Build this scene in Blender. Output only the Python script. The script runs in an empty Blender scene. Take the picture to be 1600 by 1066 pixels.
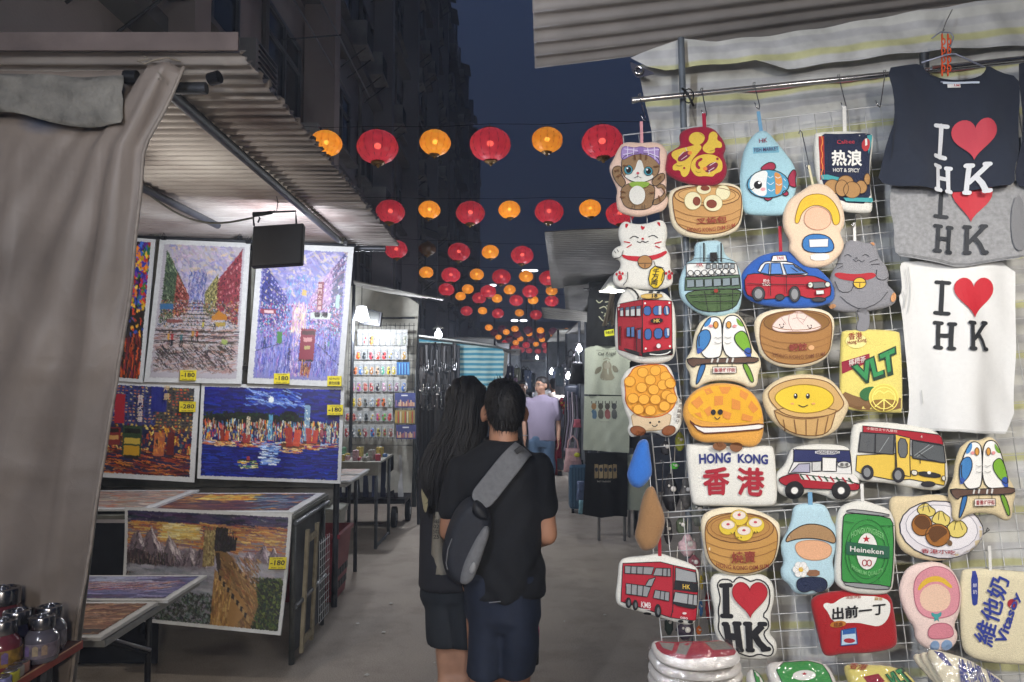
import bpy, bmesh, math, random
import numpy as np
from mathutils import Vector, Matrix
from mathutils.geometry import delaunay_2d_cdt
random.seed(7); RNG = np.random.default_rng(11)
SC = bpy.context.scene; COL = SC.collection
PI = math.pi
# ------------------------------------------------------------------ camera, sky, exposure
F = 1155.0; CAMZ = 1.65; PITCH = math.atan(62/F)
cam = bpy.data.cameras.new('camera'); cam.sensor_width = 36; cam.lens = 36*F/1600; cam.clip_start = .05; cam.clip_end = 900
camo = bpy.data.objects.new('camera', cam); COL.objects.link(camo)
camo.location = (0, 0, CAMZ); camo.rotation_euler = (PI/2+PITCH, 0, 0); SC.camera = camo
SC.view_settings.view_transform = 'Standard'; SC.view_settings.look = 'None'
SC.view_settings.exposure = 0.0; SC.view_settings.gamma = 1; SC.view_settings.use_curve_mapping = False
SC.render.engine = 'CYCLES'
SC.cycles.use_denoising = True; SC.cycles.max_bounces = 4; SC.cycles.diffuse_bounces = 3; SC.cycles.glossy_bounces = 2; SC.cycles.transparent_max_bounces = 8; SC.cycles.use_adaptive_sampling = True; SC.cycles.adaptive_threshold = .04; SC.cycles.adaptive_min_samples = 12
SC.cycles.sample_clamp_indirect = 4.0; SC.cycles.caustics_reflective = False; SC.cycles.caustics_refractive = False
W = bpy.data.worlds.new('World'); SC.world = W; W.use_nodes = True
def world():
    nt = W.node_tree; nd = nt.nodes; bg = nd['Background']
    tc = nd.new('ShaderNodeTexCoord'); sx = nd.new('ShaderNodeSeparateXYZ'); rp = nd.new('ShaderNodeValToRGB')
    nt.links.new(tc.outputs['Generated'], sx.inputs[0]); nt.links.new(sx.outputs['Z'], rp.inputs[0])
    e = rp.color_ramp.elements
    e[0].position = .02; e[0].color = (.0095, .0125, .023, 1)      # city night sky: dark above the street ...
    e[1].position = .52; e[1].color = (.026, .040, .086, 1)       # ... navy haze lit by the city higher up
    nt.links.new(rp.outputs[0], bg.inputs[0]); bg.inputs[1].default_value = 1.0
world()

# ------------------------------------------------------------------ pixel geometry
CP, SP = math.cos(PITCH), math.sin(PITCH)
def ray(u, v):
    a, b, c = (u-800)/F, 1.0, (533-v)/F
    return Vector((a, b*CP-c*SP, b*SP+c*CP))
def P(u, v, Y):
    d = ray(u, v); return Vector((0, 0, CAMZ)) + d*(Y/d.y)
def Pz(u, v, z):
    d = ray(u, v); return Vector((0, 0, CAMZ)) + d*((z-CAMZ)/d.z)
class Plane:
    def __init__(s, o, ex, ey):
        s.o = Vector(o); s.ex = Vector(ex).normalized(); s.n = s.ex.cross(Vector(ey)).normalized(); s.ey = s.n.cross(s.ex)
    def at(s, u, v, h=0):
        d = ray(u, v); c = Vector((0, 0, CAMZ)); t = (s.o+s.n*h-c).dot(s.n)/d.dot(s.n); q = c+d*t-s.o
        return (q.dot(s.ex), q.dot(s.ey))
    def w(s, a, b, h=0): return s.o+s.ex*a+s.ey*b+s.n*h
    def mtx(s, a, b, h=0):
        m = Matrix((s.ex, s.ey, s.n)).transposed().to_4x4(); m.translation = s.w(a, b, h); return m

# ------------------------------------------------------------------ materials
def lin(h):
    if not isinstance(h, str): return tuple(h)[:3]
    h = h.lstrip('#'); r = []
    for i in (0, 2, 4):
        c = int(h[i:i+2], 16)/255; r.append(c/12.92 if c <= .04045 else ((c+.055)/1.055)**2.4)
    return tuple(r)
_M = {}
def mat(hexc, rough=.7, metal=0., ns=0, na=0., bs=0, bd=0., sheen=0., emit=None, es=0., alpha=1., trans=0., attr=None, coat=0., tint=None, detail=4.):
    key = (hexc if isinstance(hexc, str) else tuple(hexc), rough, metal, ns, na, bs, bd, sheen, emit, es, alpha, trans, attr, coat, tint, detail)
    if key in _M: return _M[key]
    m = bpy.data.materials.new('mat_%03d' % len(_M)); m.use_nodes = True; nt = m.node_tree; b = nt.nodes['Principled BSDF']
    c = lin(hexc)
    b.inputs['Base Color'].default_value = (*c, 1); b.inputs['Roughness'].default_value = rough; b.inputs['Metallic'].default_value = metal
    b.inputs['Sheen Weight'].default_value = sheen; b.inputs['Alpha'].default_value = alpha; b.inputs['Transmission Weight'].default_value = trans
    b.inputs['Coat Weight'].default_value = coat
    tc = nt.nodes.new('ShaderNodeTexCoord'); col = None
    if attr:
        a = nt.nodes.new('ShaderNodeVertexColor'); a.layer_name = attr; col = a.outputs['Color']
    if ns:
        n = nt.nodes.new('ShaderNodeTexNoise'); n.inputs['Scale'].default_value = ns; n.inputs['Detail'].default_value = detail
        nt.links.new(tc.outputs['Object'], n.inputs['Vector'])
        r = nt.nodes.new('ShaderNodeValToRGB'); e = r.color_ramp.elements
        e[0].position = .3; e[1].position = .7
        e[0].color = (1-na, 1-na, 1-na, 1); e[1].color = (1+na*.6, 1+na*.6, 1+na*.6, 1)
        if tint: e[0].color = (*lin(tint), 1)
        nt.links.new(n.outputs['Fac'], r.inputs[0])
        x = nt.nodes.new('ShaderNodeMix'); x.data_type = 'RGBA'; x.blend_type = 'MULTIPLY'; x.inputs[0].default_value = 1
        if col is not None: nt.links.new(col, x.inputs[6])
        else: x.inputs[6].default_value = (*c, 1)
        nt.links.new(r.outputs[0], x.inputs[7]); col = x.outputs[2]
    if col is not None: nt.links.new(col, b.inputs['Base Color'])
    if bs:
        n = nt.nodes.new('ShaderNodeTexNoise'); n.inputs['Scale'].default_value = bs; n.inputs['Detail'].default_value = 3
        nt.links.new(tc.outputs['Object'], n.inputs['Vector'])
        k = nt.nodes.new('ShaderNodeBump'); k.inputs['Distance'].default_value = bd; k.inputs['Strength'].default_value = .8
        nt.links.new(n.outputs['Fac'], k.inputs['Height']); nt.links.new(k.outputs[0], b.inputs['Normal'])
    if emit:
        b.inputs['Emission Color'].default_value = (*lin(emit), 1); b.inputs['Emission Strength'].default_value = es
    _M[key] = m; return m
def plush(h): return mat(h, .95, ns=260, na=.1, bs=330, bd=.0022, sheen=.25)
def thread(h): return mat(h, .75, ns=500, na=.12, bs=600, bd=.0006)
def cloth(h, na=.1): return mat(h, .9, ns=90, na=na, bs=700, bd=.0004, sheen=.1)
STEEL = mat('#9a9ca0', .32, 1., ns=8, na=.25); DARKSTEEL = mat('#4a4d52', .5, .6, ns=14, na=.3); CHROME = mat('#c4c6ca', .2, 1., ns=20, na=.12)
BLACKMETAL = mat('#16171b', .5, .2, ns=30, na=.2); WHITEWIRE = mat('#c2c4c4', .4, 0, ns=40, na=.15)

# ------------------------------------------------------------------ mesh building
class MB:
    def __init__(s): s.v = []; s.f = []; s.c = None
    def add(s, vs, fs):
        k = len(s.v); s.v += [tuple(x) for x in vs]; s.f += [tuple(i+k for i in f) for f in fs]; return s
    def box(s, c, size, m=None):
        x, y, z = (q/2 for q in size); vs = [Vector((a*x, b*y, d*z)) for a in (-1, 1) for b in (-1, 1) for d in (-1, 1)]
        if m is not None: vs = [m @ q for q in vs]
        vs = [q+Vector(c) for q in vs]
        return s.add(vs, [(0, 1, 3, 2), (4, 6, 7, 5), (0, 4, 5, 1), (2, 3, 7, 6), (0, 2, 6, 4), (1, 5, 7, 3)])
    def slab(s, pts, thick):      # 4+ coplanar corner points, extruded along thick vector
        n = len(pts); t = Vector(thick); a = [Vector(p) for p in pts]
        return s.add(a+[p+t for p in a], [tuple(range(n))[::-1], tuple(range(n, 2*n))]+[(i, (i+1) % n, n+(i+1) % n, n+i) for i in range(n)])
    def tube(s, pts, r, n=8, closed=False, caps=True):
        pts = [Vector(p) for p in pts]; N = len(pts); rr = r if isinstance(r, (list, tuple)) else [r]*N
        vs = []; up = None
        for i, p in enumerate(pts):
            a = pts[(i-1) % N] if (i or closed) else p; b = pts[(i+1) % N] if (i < N-1 or closed) else p
            t = (b-a).normalized()
            if up is None:
                up = Vector((0, 0, 1)) if abs(t.z) < .9 else Vector((1, 0, 0))
            x = t.cross(up)
            if x.length < 1e-5: x = t.cross(Vector((0, 1, 0)))
            x.normalize(); y = x.cross(t); up = y
            for k in range(n):
                a_ = 2*PI*k/n; vs.append(p+(x*math.cos(a_)+y*math.sin(a_))*rr[i])
        fs = []
        for i in range(N if closed else N-1):
            j = (i+1) % N
            for k in range(n): fs.append((i*n+k, i*n+(k+1) % n, j*n+(k+1) % n, j*n+k))
        if caps and not closed: fs += [tuple(range(n))[::-1], tuple((N-1)*n+k for k in range(n))]
        return s.add(vs, fs)
    def rings(s, rings, caps=True):   # list of equal-length closed loops
        n = len(rings[0]); vs = [p for r in rings for p in r]; fs = []
        for i in range(len(rings)-1):
            for k in range(n): fs.append((i*n+k, i*n+(k+1) % n, (i+1)*n+(k+1) % n, (i+1)*n+k))
        if caps: fs += [tuple(range(n))[::-1], tuple((len(rings)-1)*n+k for k in range(n))]
        return s.add(vs, fs)
    def lathe(s, prof, c=(0, 0, 0), n=16):
        c = Vector(c); return s.rings([[c+Vector((r*math.cos(2*PI*k/n), r*math.sin(2*PI*k/n), z)) for k in range(n)] for r, z in prof])
    def ell(s, c, r, n=12, m=8, rot=None):
        R = []
        for i in range(1, m):
            t = PI*i/m; R.append([Vector((r[0]*math.sin(t)*math.cos(2*PI*k/n), r[1]*math.sin(t)*math.sin(2*PI*k/n), -r[2]*math.cos(t))) for k in range(n)])
        if rot is not None: R = [[rot @ p for p in q] for q in R]
        return s.rings([[p+Vector(c) for p in q] for q in R])
    def mesh(s, name):
        me = bpy.data.meshes.new(name); me.from_pydata(s.v, [], s.f); me.update(); return me
    def build(s, name, m, parent=None, smooth=False, bevel=0, world=None):
        me = s.mesh(name); return ob(name, me, m, parent, smooth, bevel)
def ob(name, me, m, parent=None, smooth=False, bevel=0):
    o = bpy.data.objects.new(name, me); COL.objects.link(o)
    if m is not None and not me.materials: me.materials.append(m)
    if smooth:
        me.polygons.foreach_set('use_smooth', [True]*len(me.polygons))
        if smooth == 'auto': me.set_sharp_from_angle(angle=math.radians(40))
    if bevel:
        b = o.modifiers.new('b', 'BEVEL'); b.width = bevel; b.segments = 2; b.limit_method = 'ANGLE'; b.harden_normals = False
    if parent is not None:
        o.parent = parent
        if parent.get('_w'): o.matrix_parent_inverse = Matrix.Translation(-Vector(parent['_w']))
    return o
def tag(o, label=None, cat=None, group=None, kind=None):
    if label: o['label'] = label
    if cat: o['category'] = cat
    if group: o['group'] = group
    if kind: o['kind'] = kind
    return o
def thing(name, label, cat, group=None, loc=(0, 0, 0)):
    """Empty at the thing's base; parts are built in world coordinates and re-based on it."""
    o = bpy.data.objects.new(name, None); COL.objects.link(o); o.location = loc; o['_w'] = tuple(loc); o.empty_display_size = .05
    return tag(o, label, cat, group, 'thing')
def local_thing(name, label, cat, group, m):
    o = bpy.data.objects.new(name, None); COL.objects.link(o); o.matrix_world = m; o.empty_display_size = .05
    return tag(o, label, cat, group)
def copy_tree(o, parent=None):
    c = o.copy(); COL.objects.link(c); c.parent = parent
    for ch in list(o.children): copy_tree(ch, c)
    return c
def lamp(name, kind, loc, power, color='#ffffff', parent=None, size=.1, aim=None, spot=None, blend=.6):
    L = bpy.data.lights.new(name, kind); L.energy = power; L.color = lin(color)
    if kind == 'AREA': L.shape = 'DISK' if not isinstance(size, tuple) else 'RECTANGLE'; L.size = size if not isinstance(size, tuple) else size[0]
    if kind == 'AREA' and isinstance(size, tuple): L.size_y = size[1]
    if kind in ('POINT', 'SPOT'): L.shadow_soft_size = size
    if spot: L.spot_size = math.radians(spot); L.spot_blend = blend
    o = bpy.data.objects.new(name, L); COL.objects.link(o); o.location = loc
    if aim is not None: o.rotation_euler = (Vector(aim)-Vector(loc)).to_track_quat('-Z', 'Y').to_euler()
    if parent is not None:
        o.parent = parent
        if parent.get('_w'): o.matrix_parent_inverse = Matrix.Translation(-Vector(parent['_w']))
    return o
# ------------------------------------------------------------------ 2D outlines
def pts(s):
    return [tuple(float(x) for x in p.split(',')) for p in s.split()] if isinstance(s, str) else s
def chaikin(p, it=2, closed=True):
    for _ in range(it):
        q = []; n = len(p)
        for i in range(n if closed else n-1):
            a, b = p[i], p[(i+1) % n]; q += [(a[0]*.75+b[0]*.25, a[1]*.75+b[1]*.25), (a[0]*.25+b[0]*.75, a[1]*.25+b[1]*.75)]
        p = q if closed else [p[0]]+q+[p[-1]]
    return p
def area2(p): return sum(p[i-1][0]*p[i][1]-p[i][0]*p[i-1][1] for i in range(len(p)))
def segdist(q, p):
    q = np.asarray(q, float); a = np.asarray(p, float); b = np.roll(a, -1, 0); d = b-a; L = (d*d).sum(1)+1e-12; best = np.full(len(q), 1e9)
    for i in range(len(a)):
        t = np.clip(((q-a[i])@d[i])/L[i], 0, 1); e = q-a[i]-t[:, None]*d[i]; best = np.minimum(best, (e*e).sum(1))
    return np.sqrt(best)
def inside(q, p):
    q = np.asarray(q, float); x, y = q[:, 0], q[:, 1]; c = np.zeros(len(q), bool); n = len(p)
    for i in range(n):
        (x0, y0), (x1, y1) = p[i-1], p[i]
        if y0 == y1: continue
        k = ((y0 > y) != (y1 > y)) & (x < (x1-x0)*(y-y0)/(y1-y0)+x0); c ^= k
    return c
def resample(p, step, closed=True):
    out = []; n = len(p)
    for i in range(n if closed else n-1):
        a, b = p[i], p[(i+1) % n]; L = math.hypot(b[0]-a[0], b[1]-a[1]); k = max(1, int(math.ceil(L/step)))
        out += [(a[0]+(b[0]-a[0])*j/k, a[1]+(b[1]-a[1])*j/k) for j in range(k)]
    if not closed: out.append(p[-1])
    return out
def fill(p, step, rings=()):
    """triangulate polygon p (2D) with interior points; returns verts array, faces, number of rim verts"""
    if area2(p) < 0: p = p[::-1]
    ext = []
    if step:
        a = np.asarray(p); lo, hi = a.min(0), a.max(0)
        gx, gy = np.meshgrid(np.arange(lo[0]+step*.5, hi[0], step), np.arange(lo[1]+step*.5, hi[1], step)); gy = gy.copy(); gy[:, ::2] += step*.3
        g = np.stack([gx.ravel(), gy.ravel()], 1)
        if len(g):
            g = g[inside(g, p)]
            if len(g):
                md = max([r for r in rings], default=0)+step*.45; g = g[segdist(g, p) > md]; ext += [tuple(x) for x in g]
        for r in rings:
            nx = []; n = len(p)
            for i in range(n):
                x0, y0 = p[i-1]; x1, y1 = p[(i+1) % n]; L = math.hypot(x1-x0, y1-y0)+1e-9; nx.append((p[i][0]-(y1-y0)/L*r, p[i][1]+(x1-x0)/L*r))
            nx = np.asarray(nx); k = inside(nx, p); nx = nx[k]
            if len(nx): nx = nx[segdist(nx, p) > r*.93]; ext += [tuple(x) for x in nx]
    n = len(p); vs = [Vector(q) for q in p]+[Vector(q) for q in ext]
    r = delaunay_2d_cdt(vs, [], [list(range(n))], 1, 1e-6)
    return np.asarray([tuple(q) for q in r[0]]), [tuple(f) for f in r[2]], n
_T = {}
TMP = bpy.data.scenes.new('text_outlines')     # scratch scene, removed at the end
def tmp_dg():
    with bpy.context.temp_override(scene=TMP, view_layer=TMP.view_layers[0]): dg = bpy.context.evaluated_depsgraph_get(); dg.update(); return dg
def textmesh(s, bold=0.):
    k = (s, bold)
    if k not in _T:
        c = bpy.data.curves.new('t', 'FONT'); c.body = s; cj = bold > .008 and any(ord(x) > 0x2e80 for x in s); c.offset = .005 if cj else bold; c.resolution_u = 2
        o = bpy.data.objects.new('t', c); TMP.collection.objects.link(o); dg = tmp_dg()
        m = bpy.data.meshes.new_from_object(o.evaluated_get(dg)); v = np.asarray([tuple(q.co)[:2] for q in m.vertices]); f = [tuple(q.vertices) for q in m.polygons]
        bpy.data.objects.remove(o); bpy.data.curves.remove(c); bpy.data.meshes.remove(m)
        if cj:      # thicken complex glyphs with shifted copies (curve offset breaks them)
            d = bold-.003; n = len(v); v = np.concatenate([v+np.asarray(q)*d for q in ((0, 0), (1, .3), (-1, -.3), (.3, -1), (-.3, 1))]); f = [tuple(i+n*k for i in q) for k in range(5) for q in f]
        lo, hi = v.min(0), v.max(0); _T[k] = ((v-lo)/(hi-lo), f, (hi-lo)[0]/(hi-lo)[1])
    return _T[k]
def ribbon(p, w, closed=False, cap=True):
    """2D polyline -> outline polygon pieces: returns verts, faces"""
    n = len(p); p = [Vector(q) for q in p]; vs = []; fs = []; h = w/2
    for i in range(n):
        a = p[i-1] if (i or closed) else p[i]; b = p[(i+1) % n] if (i < n-1 or closed) else p[i]
        d = b-a; d = d.normalized() if d.length > 1e-9 else Vector((1, 0)); nn = Vector((-d.y, d.x)); vs += [p[i]+nn*h, p[i]-nn*h]
    for i in range(n if closed else n-1):
        j = (i+1) % n; fs.append((2*i, 2*i+1, 2*j+1, 2*j))
    if cap and not closed and n > 1:
        for e, q, d in ((0, p[0], (p[0]-p[1])), (n-1, p[-1], (p[-1]-p[-2]))):
            d = d.normalized() if d.length > 1e-9 else Vector((1, 0)); nn = Vector((-d.y, d.x)); k0 = len(vs); m = 5
            for j in range(1, m): t = PI*j/m; vs.append(q+nn*(h*math.cos(t))+d*(h*math.sin(t)))
            l, r = (2*e+1, 2*e) if e == 0 else (2*e, 2*e+1)
            fs.append((l, *range(k0, k0+m-1), r) if e else (l, *range(k0, k0+m-1), r))
    return np.asarray([tuple(q) for q in vs]), fs
def heart(x0, y0, x1, y1, n=40):
    o = []
    for i in range(n):
        t = 2*PI*i/n; x = 16*math.sin(t)**3; y = 13*math.cos(t)-5*math.cos(2*t)-2*math.cos(3*t)-math.cos(4*t)
        o.append((x0+(x+16)/32*(x1-x0), y0+(11.9-y)/28.9*(y1-y0)))
    return o
# ------------------------------------------------------------------ setting: ground and buildings
def ground_mat():
    m = mat('#a0968a', .85, ns=.9, na=.2, bs=260, bd=.0025); nt = m.node_tree; b = nt.nodes['Principled BSDF']
    tc = nt.nodes.new('ShaderNodeTexCoord'); n = nt.nodes.new('ShaderNodeTexNoise'); n.inputs['Scale'].default_value = 130; n.inputs['Detail'].default_value = 8
    nt.links.new(tc.outputs['Object'], n.inputs['Vector']); r = nt.nodes.new('ShaderNodeValToRGB'); e = r.color_ramp.elements; e[0].position = .35; e[0].color = (.74, .74, .74, 1); e[1].position = .68; e[1].color = (1.16, 1.16, 1.14, 1)
    nt.links.new(n.outputs['Fac'], r.inputs[0]); x = nt.nodes.new('ShaderNodeMix'); x.data_type = 'RGBA'; x.blend_type = 'MULTIPLY'; x.inputs[0].default_value = 1
    src = b.inputs['Base Color'].links[0].from_socket; nt.links.new(src, x.inputs[6]); nt.links.new(r.outputs[0], x.inputs[7])
    # worn darker stains with a shape of their own
    n2 = nt.nodes.new('ShaderNodeTexNoise'); n2.inputs['Scale'].default_value = 2.7; n2.inputs['Detail'].default_value = 6; n2.inputs['Roughness'].default_value = .65; nt.links.new(tc.outputs['Object'], n2.inputs['Vector'])
    r2 = nt.nodes.new('ShaderNodeValToRGB'); e = r2.color_ramp.elements; e[0].position = .36; e[0].color = (.8, .79, .78, 1); e[1].position = .52; e[1].color = (1, 1, 1, 1); nt.links.new(n2.outputs['Fac'], r2.inputs[0])
    y = nt.nodes.new('ShaderNodeMix'); y.data_type = 'RGBA'; y.blend_type = 'MULTIPLY'; y.inputs[0].default_value = 1; nt.links.new(x.outputs[2], y.inputs[6]); nt.links.new(r2.outputs[0], y.inputs[7]); nt.links.new(y.outputs[2], b.inputs['Base Color'])
    return m
g = MB(); g.add([(-120, -20, 0), (120, -20, 0), (120, 400, 0), (-120, 400, 0)], [(0, 1, 2, 3)]); tag(g.build('road', ground_mat()), kind='structure')
# small litter on the road
for i in range(16):
    x, y = random.uniform(-1.1, .9), random.uniform(3.6, 9); a = random.uniform(0, 6); s = random.uniform(.008, .022)
    b = MB(); b.slab([(x+s*math.cos(a+k*PI/2)*random.uniform(.6, 1), y+s*math.sin(a+k*PI/2), .004+random.random()*.004) for k in range(4)], (0, 0, .001)); tag(b.build('litter_scrap', mat('#b9b6ae', .8)), 'small pale paper scrap lying on the road', 'litter', 'scraps of litter on the road')
GLASS = mat('#20262e', .12, 0, ns=3, na=.3); FRAME = mat('#6a6c6e', .5, .4, ns=6, na=.2)
def wall_mat(h): return mat(h, .9, ns=.35, na=.35, bs=40, bd=.004, detail=8)
def window_proto():
    w = MB(); w.box((0, 0, 0), (.04, 1.5, 1.25)); a = w.mesh('window')
    fr = MB()
    for y in (-.77, 0, .77): fr.box((.035, y, 0), (.05, .05, 1.35))
    for z in (-.65, .25, .65): fr.box((.036, 0, z), (.05, 1.6, .05))
    s = MB(); s.box((.09, 0, -.75), (.26, 1.8, .07)); return a, fr.mesh('window_frame'), s.mesh('window_sill')
WP = window_proto()
for me, m_ in zip(WP, (GLASS, FRAME, mat('#7c7a76', .9, ns=3, na=.3))): me.materials.append(m_)
ac = MB(); ac.box((.3, 0, 0), (.55, .75, .5)); ac.box((.3, 0, -.29), (.62, .82, .05)); ACM = ac.mesh('air_conditioner'); ACM.materials.append(mat('#8d8c88', .6, ns=2.5, na=.4))
gr = MB()
for k in range(7): gr.box((.585, 0, -.2+.066*k), (.02, .6, .02))
for k in (-1, 1): gr.tube([(.02, k*.3, -.75), (.55, k*.3, -.33)], .015, 5)
ACG = gr.mesh('grille'); ACG.materials.append(BLACKMETAL)
def inst(name, me, parent, loc, rz=0):
    o = bpy.data.objects.new(name, me); COL.objects.link(o); o.parent = parent; o.location = loc; o.rotation_euler = (0, 0, rz); return o
def building(label, x, y0, y1, h, depth, col, z0=4.2, dz=3.0, dy=2.6, seed=0):
    """facade facing +x at x, from y0 to y1"""
    r = random.Random(seed); t = tag(thing('apartment_building', label, 'building', None, (x, (y0+y1)/2, 0)), kind='thing'); L = y1-y0
    w = MB(); w.box((x-depth/2, (y0+y1)/2, h/2), (depth, L, h)); w.build('wall', wall_mat(col), t)
    for k in range(int((h-z0)/dz)+1):
        z = z0+k*dz; m = MB(); m.box((x+.14, (y0+y1)/2, z-1.35), (.3, L-.02, .16)); m.build('ledge', wall_mat('#6f6c69'), t)
        for j in range(int(L/dy)):
            y = -L/2+dy*(j+.5); wv = inst('window', WP[0], t, (.025, y, z)); inst('window_frame', WP[1], wv, (0, 0, 0)); inst('window_sill', WP[2], wv, (0, 0, 0))
            if r.random() < .6:
                a = inst('air_conditioner', ACM, t, (0, y+r.choice((-.35, .35)), z-1.0+r.uniform(-.1, .1))); inst('grille', ACG, a, (0, 0, 0))
            if r.random() < .35:
                m = MB(); yy = y+(y0+y1)/2
                m.slab([(x+.02, yy-.95, z+.95), (x+.02, yy+.95, z+.95), (x+.75, yy+.95, z+.7), (x+.75, yy-.95, z+.7)], (0, 0, .04)); m.build('window_canopy', mat('#5c6068', .6, ns=4, na=.4), t)
    for j in range(int(L/dy)+1):
        yy = y0+.3+j*dy
        if yy < y1: m = MB(); m.tube([(x+.12, yy, 3), (x+.12, yy, h)], .05, 7); m.build('drain_pipe', mat('#716d68', .7, ns=2, na=.4), t)
    # rooms above ground floor: projecting balcony columns
    for j in range(1, int(L/dy), 2):
        yy = y0+dy*(j+1); m = MB()
        if yy < y1-.5: m.box((x+.28, yy, h/2+1.6), (.5, .35, h-3.3)); m.build('pier', wall_mat(col), t)
    return t
building('near grey apartment block above the painting stall', -3.4, 1.5, 13.8, 26, 8, '#a89c94', z0=6.2, seed=1)
nb = bpy.data.objects['apartment_building']
for i in range(9):
    yy = 4.2+i*1.05; z = 6.6+(i % 3)*3; q = MB(); q.tube([(-3.35, yy, z), (-2.5, yy+.1, z+.12)], .012, 5); q.build('rack_arm', DARKSTEEL, nb)
for z in (6.68, 9.7, 12.7):
    for x in (-2.55, -2.9): q = MB(); q.tube([(x, 3.6, z), (x, 13, z+.05)], .014, 5); q.build('drying_rod', mat('#9a9c9e', .4, .7), nb)
building('second dark apartment block along the street on the left', -3.7, 14.2, 27.5, 25, 8, '#8c8a8c', seed=2)
building('third apartment block further down the street on the left', -3.9, 28, 44, 27, 8, '#88888e', seed=3)
building('farthest apartment block on the left with a stepped roof', -3.6, 45, 75, 24, 9, '#84848c', dy=3.2, seed=5)
def building_front(label, x0, x1, y, h, col, seed):
    r = random.Random(seed); t = tag(thing('apartment_building', label, 'building', None, ((x0+x1)/2, y, 0)), kind='thing'); w = MB(); w.box(((x0+x1)/2, y+4, h/2), (x1-x0, 8, h)); w.build('wall', wall_mat(col), t)
    for k in range(int((h-4)/3)):
        for j in range(int((x1-x0)/2.4)):
            wv = inst('window', WP[0], t, (x0-(x0+x1)/2+1.2+2.4*j, -.03, 4+3*k), -PI/2); inst('window_frame', WP[1], wv, (0, 0, 0)); inst('window_sill', WP[2], wv, (0, 0, 0))
building_front('low dark block closing the street at the far end', -4, 12, 92, 9, '#55565c', 9)
# ------------------------------------------------------------------ corrugated roofs
def corrugated(name, label, quad, amp, wl, col, thick=.004, group='corrugated stall roofs', along=0, parts=(), ragged=0, tint=None):
    """quad: a,b,c,d world corners; ribs run a->b, profile across a->d"""
    a, b, c, d = [Vector(q) for q in quad]; n = (b-a).cross(d-a).normalized(); L = ((d-a).length+(c-b).length)/2; k = int(L/wl*8); m = MB(); NB = 10; r = random.Random(label)
    V = []
    for s in (0, 1):
        for i in range(k+1):
            t = i/k; h = amp*math.sin(2*PI*t*L/wl); rr = r.uniform(-ragged, ragged)
            for j in range(NB+1):
                u = j/NB; u2 = u if j < NB else u+rr
                V.append((a*(1-u2)+b*u2)*(1-t)+(d*(1-u2)+c*u2)*t+n*(h-s*thick+.006*math.sin(5*u+t*4)))
    W_ = NB+1; Fs = []; N1 = (k+1)*W_
    for i in range(k):
        for j in range(NB):
            q = i*W_+j; Fs += [(q, q+1, q+1+W_, q+W_), (N1+q, N1+q+W_, N1+q+1+W_, N1+q+1)]
        Fs += [(i*W_, (i+1)*W_, N1+(i+1)*W_, N1+i*W_), (i*W_+NB, N1+i*W_+NB, N1+(i+1)*W_+NB, (i+1)*W_+NB)]
    for j in range(NB): Fs += [(j, N1+j, N1+j+1, j+1), (k*W_+j, k*W_+j+1, N1+k*W_+j+1, N1+k*W_+j)]
    m.add(V, Fs); t = thing(name, label, 'roof', group, tuple((a+c)/2)); m.build('roof_sheet', mat(col, .55, .25, ns=1.8, na=.4, bs=30, bd=.002, detail=8, tint=tint), t, smooth=True); return t
# left painting stall roof, flat at 2.7 m
lr = corrugated('corrugated_awning', 'wide corrugated roof over the painting stall', [(-4.2, 2.33, 2.72), (-.86, 2.30, 2.70), (-.88, 5.68, 2.70), (-4.2, 5.68, 2.74)], .0145, .076, '#bfbcb8', ragged=.004, tint='#b09c98')
def pole(parent, name, pts_, r, m, n=10): q = MB(); q.tube(pts_, r, n); return q.build(name, m, parent, smooth='auto')
pole(lr, 'beam', [(-1.2, 2.42, 2.66), (-1.24, 5.25, 2.655)], .022, DARKSTEEL); pole(lr, 'beam', [(-1.96, 2.9, 2.66), (-1.91, 4.75, 2.655)], .022, DARKSTEEL)
pole(lr, 'beam', [(-4.1, 2.40, 2.62), (-1.02, 2.42, 2.625)], .02, DARKSTEEL)
pole(lr, 'beam', [(-4.1, 5.5, 2.66), (-.95, 5.5, 2.64)], .022, DARKSTEEL)
pole(lr, 'post', [(-1.3, 5.5, 0), (-1.28, 5.5, 2.66)], .022, DARKSTEEL); pole(lr, 'post', [P(118, 1062, 2.45)-Vector((.08, 0, .7)), P(228, 150, 2.45)], .013, mat('#8a867e', .6, .2, ns=12, na=.3)); pole(lr, 'post_cap', [P(228, 151, 2.45), P(228.6, 141, 2.45)], .02, BLACKMETAL)
pole(lr, 'bolt_end', [(-.985, 2.36, 2.63), (-.95, 2.35, 2.635)], .021, BLACKMETAL); pole(lr, 'bolt_end', [(-1.245, 2.33, 2.625), (-1.205, 2.33, 2.625)], .022, BLACKMETAL)
fb = MB(); fb.box((-2.53, 2.272, 2.715), (3.34, .012, .06)); fb.build('fascia', mat('#6e625e', .8, ns=5, na=.35, bs=20, bd=.004), lr, bevel=.003)
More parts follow.
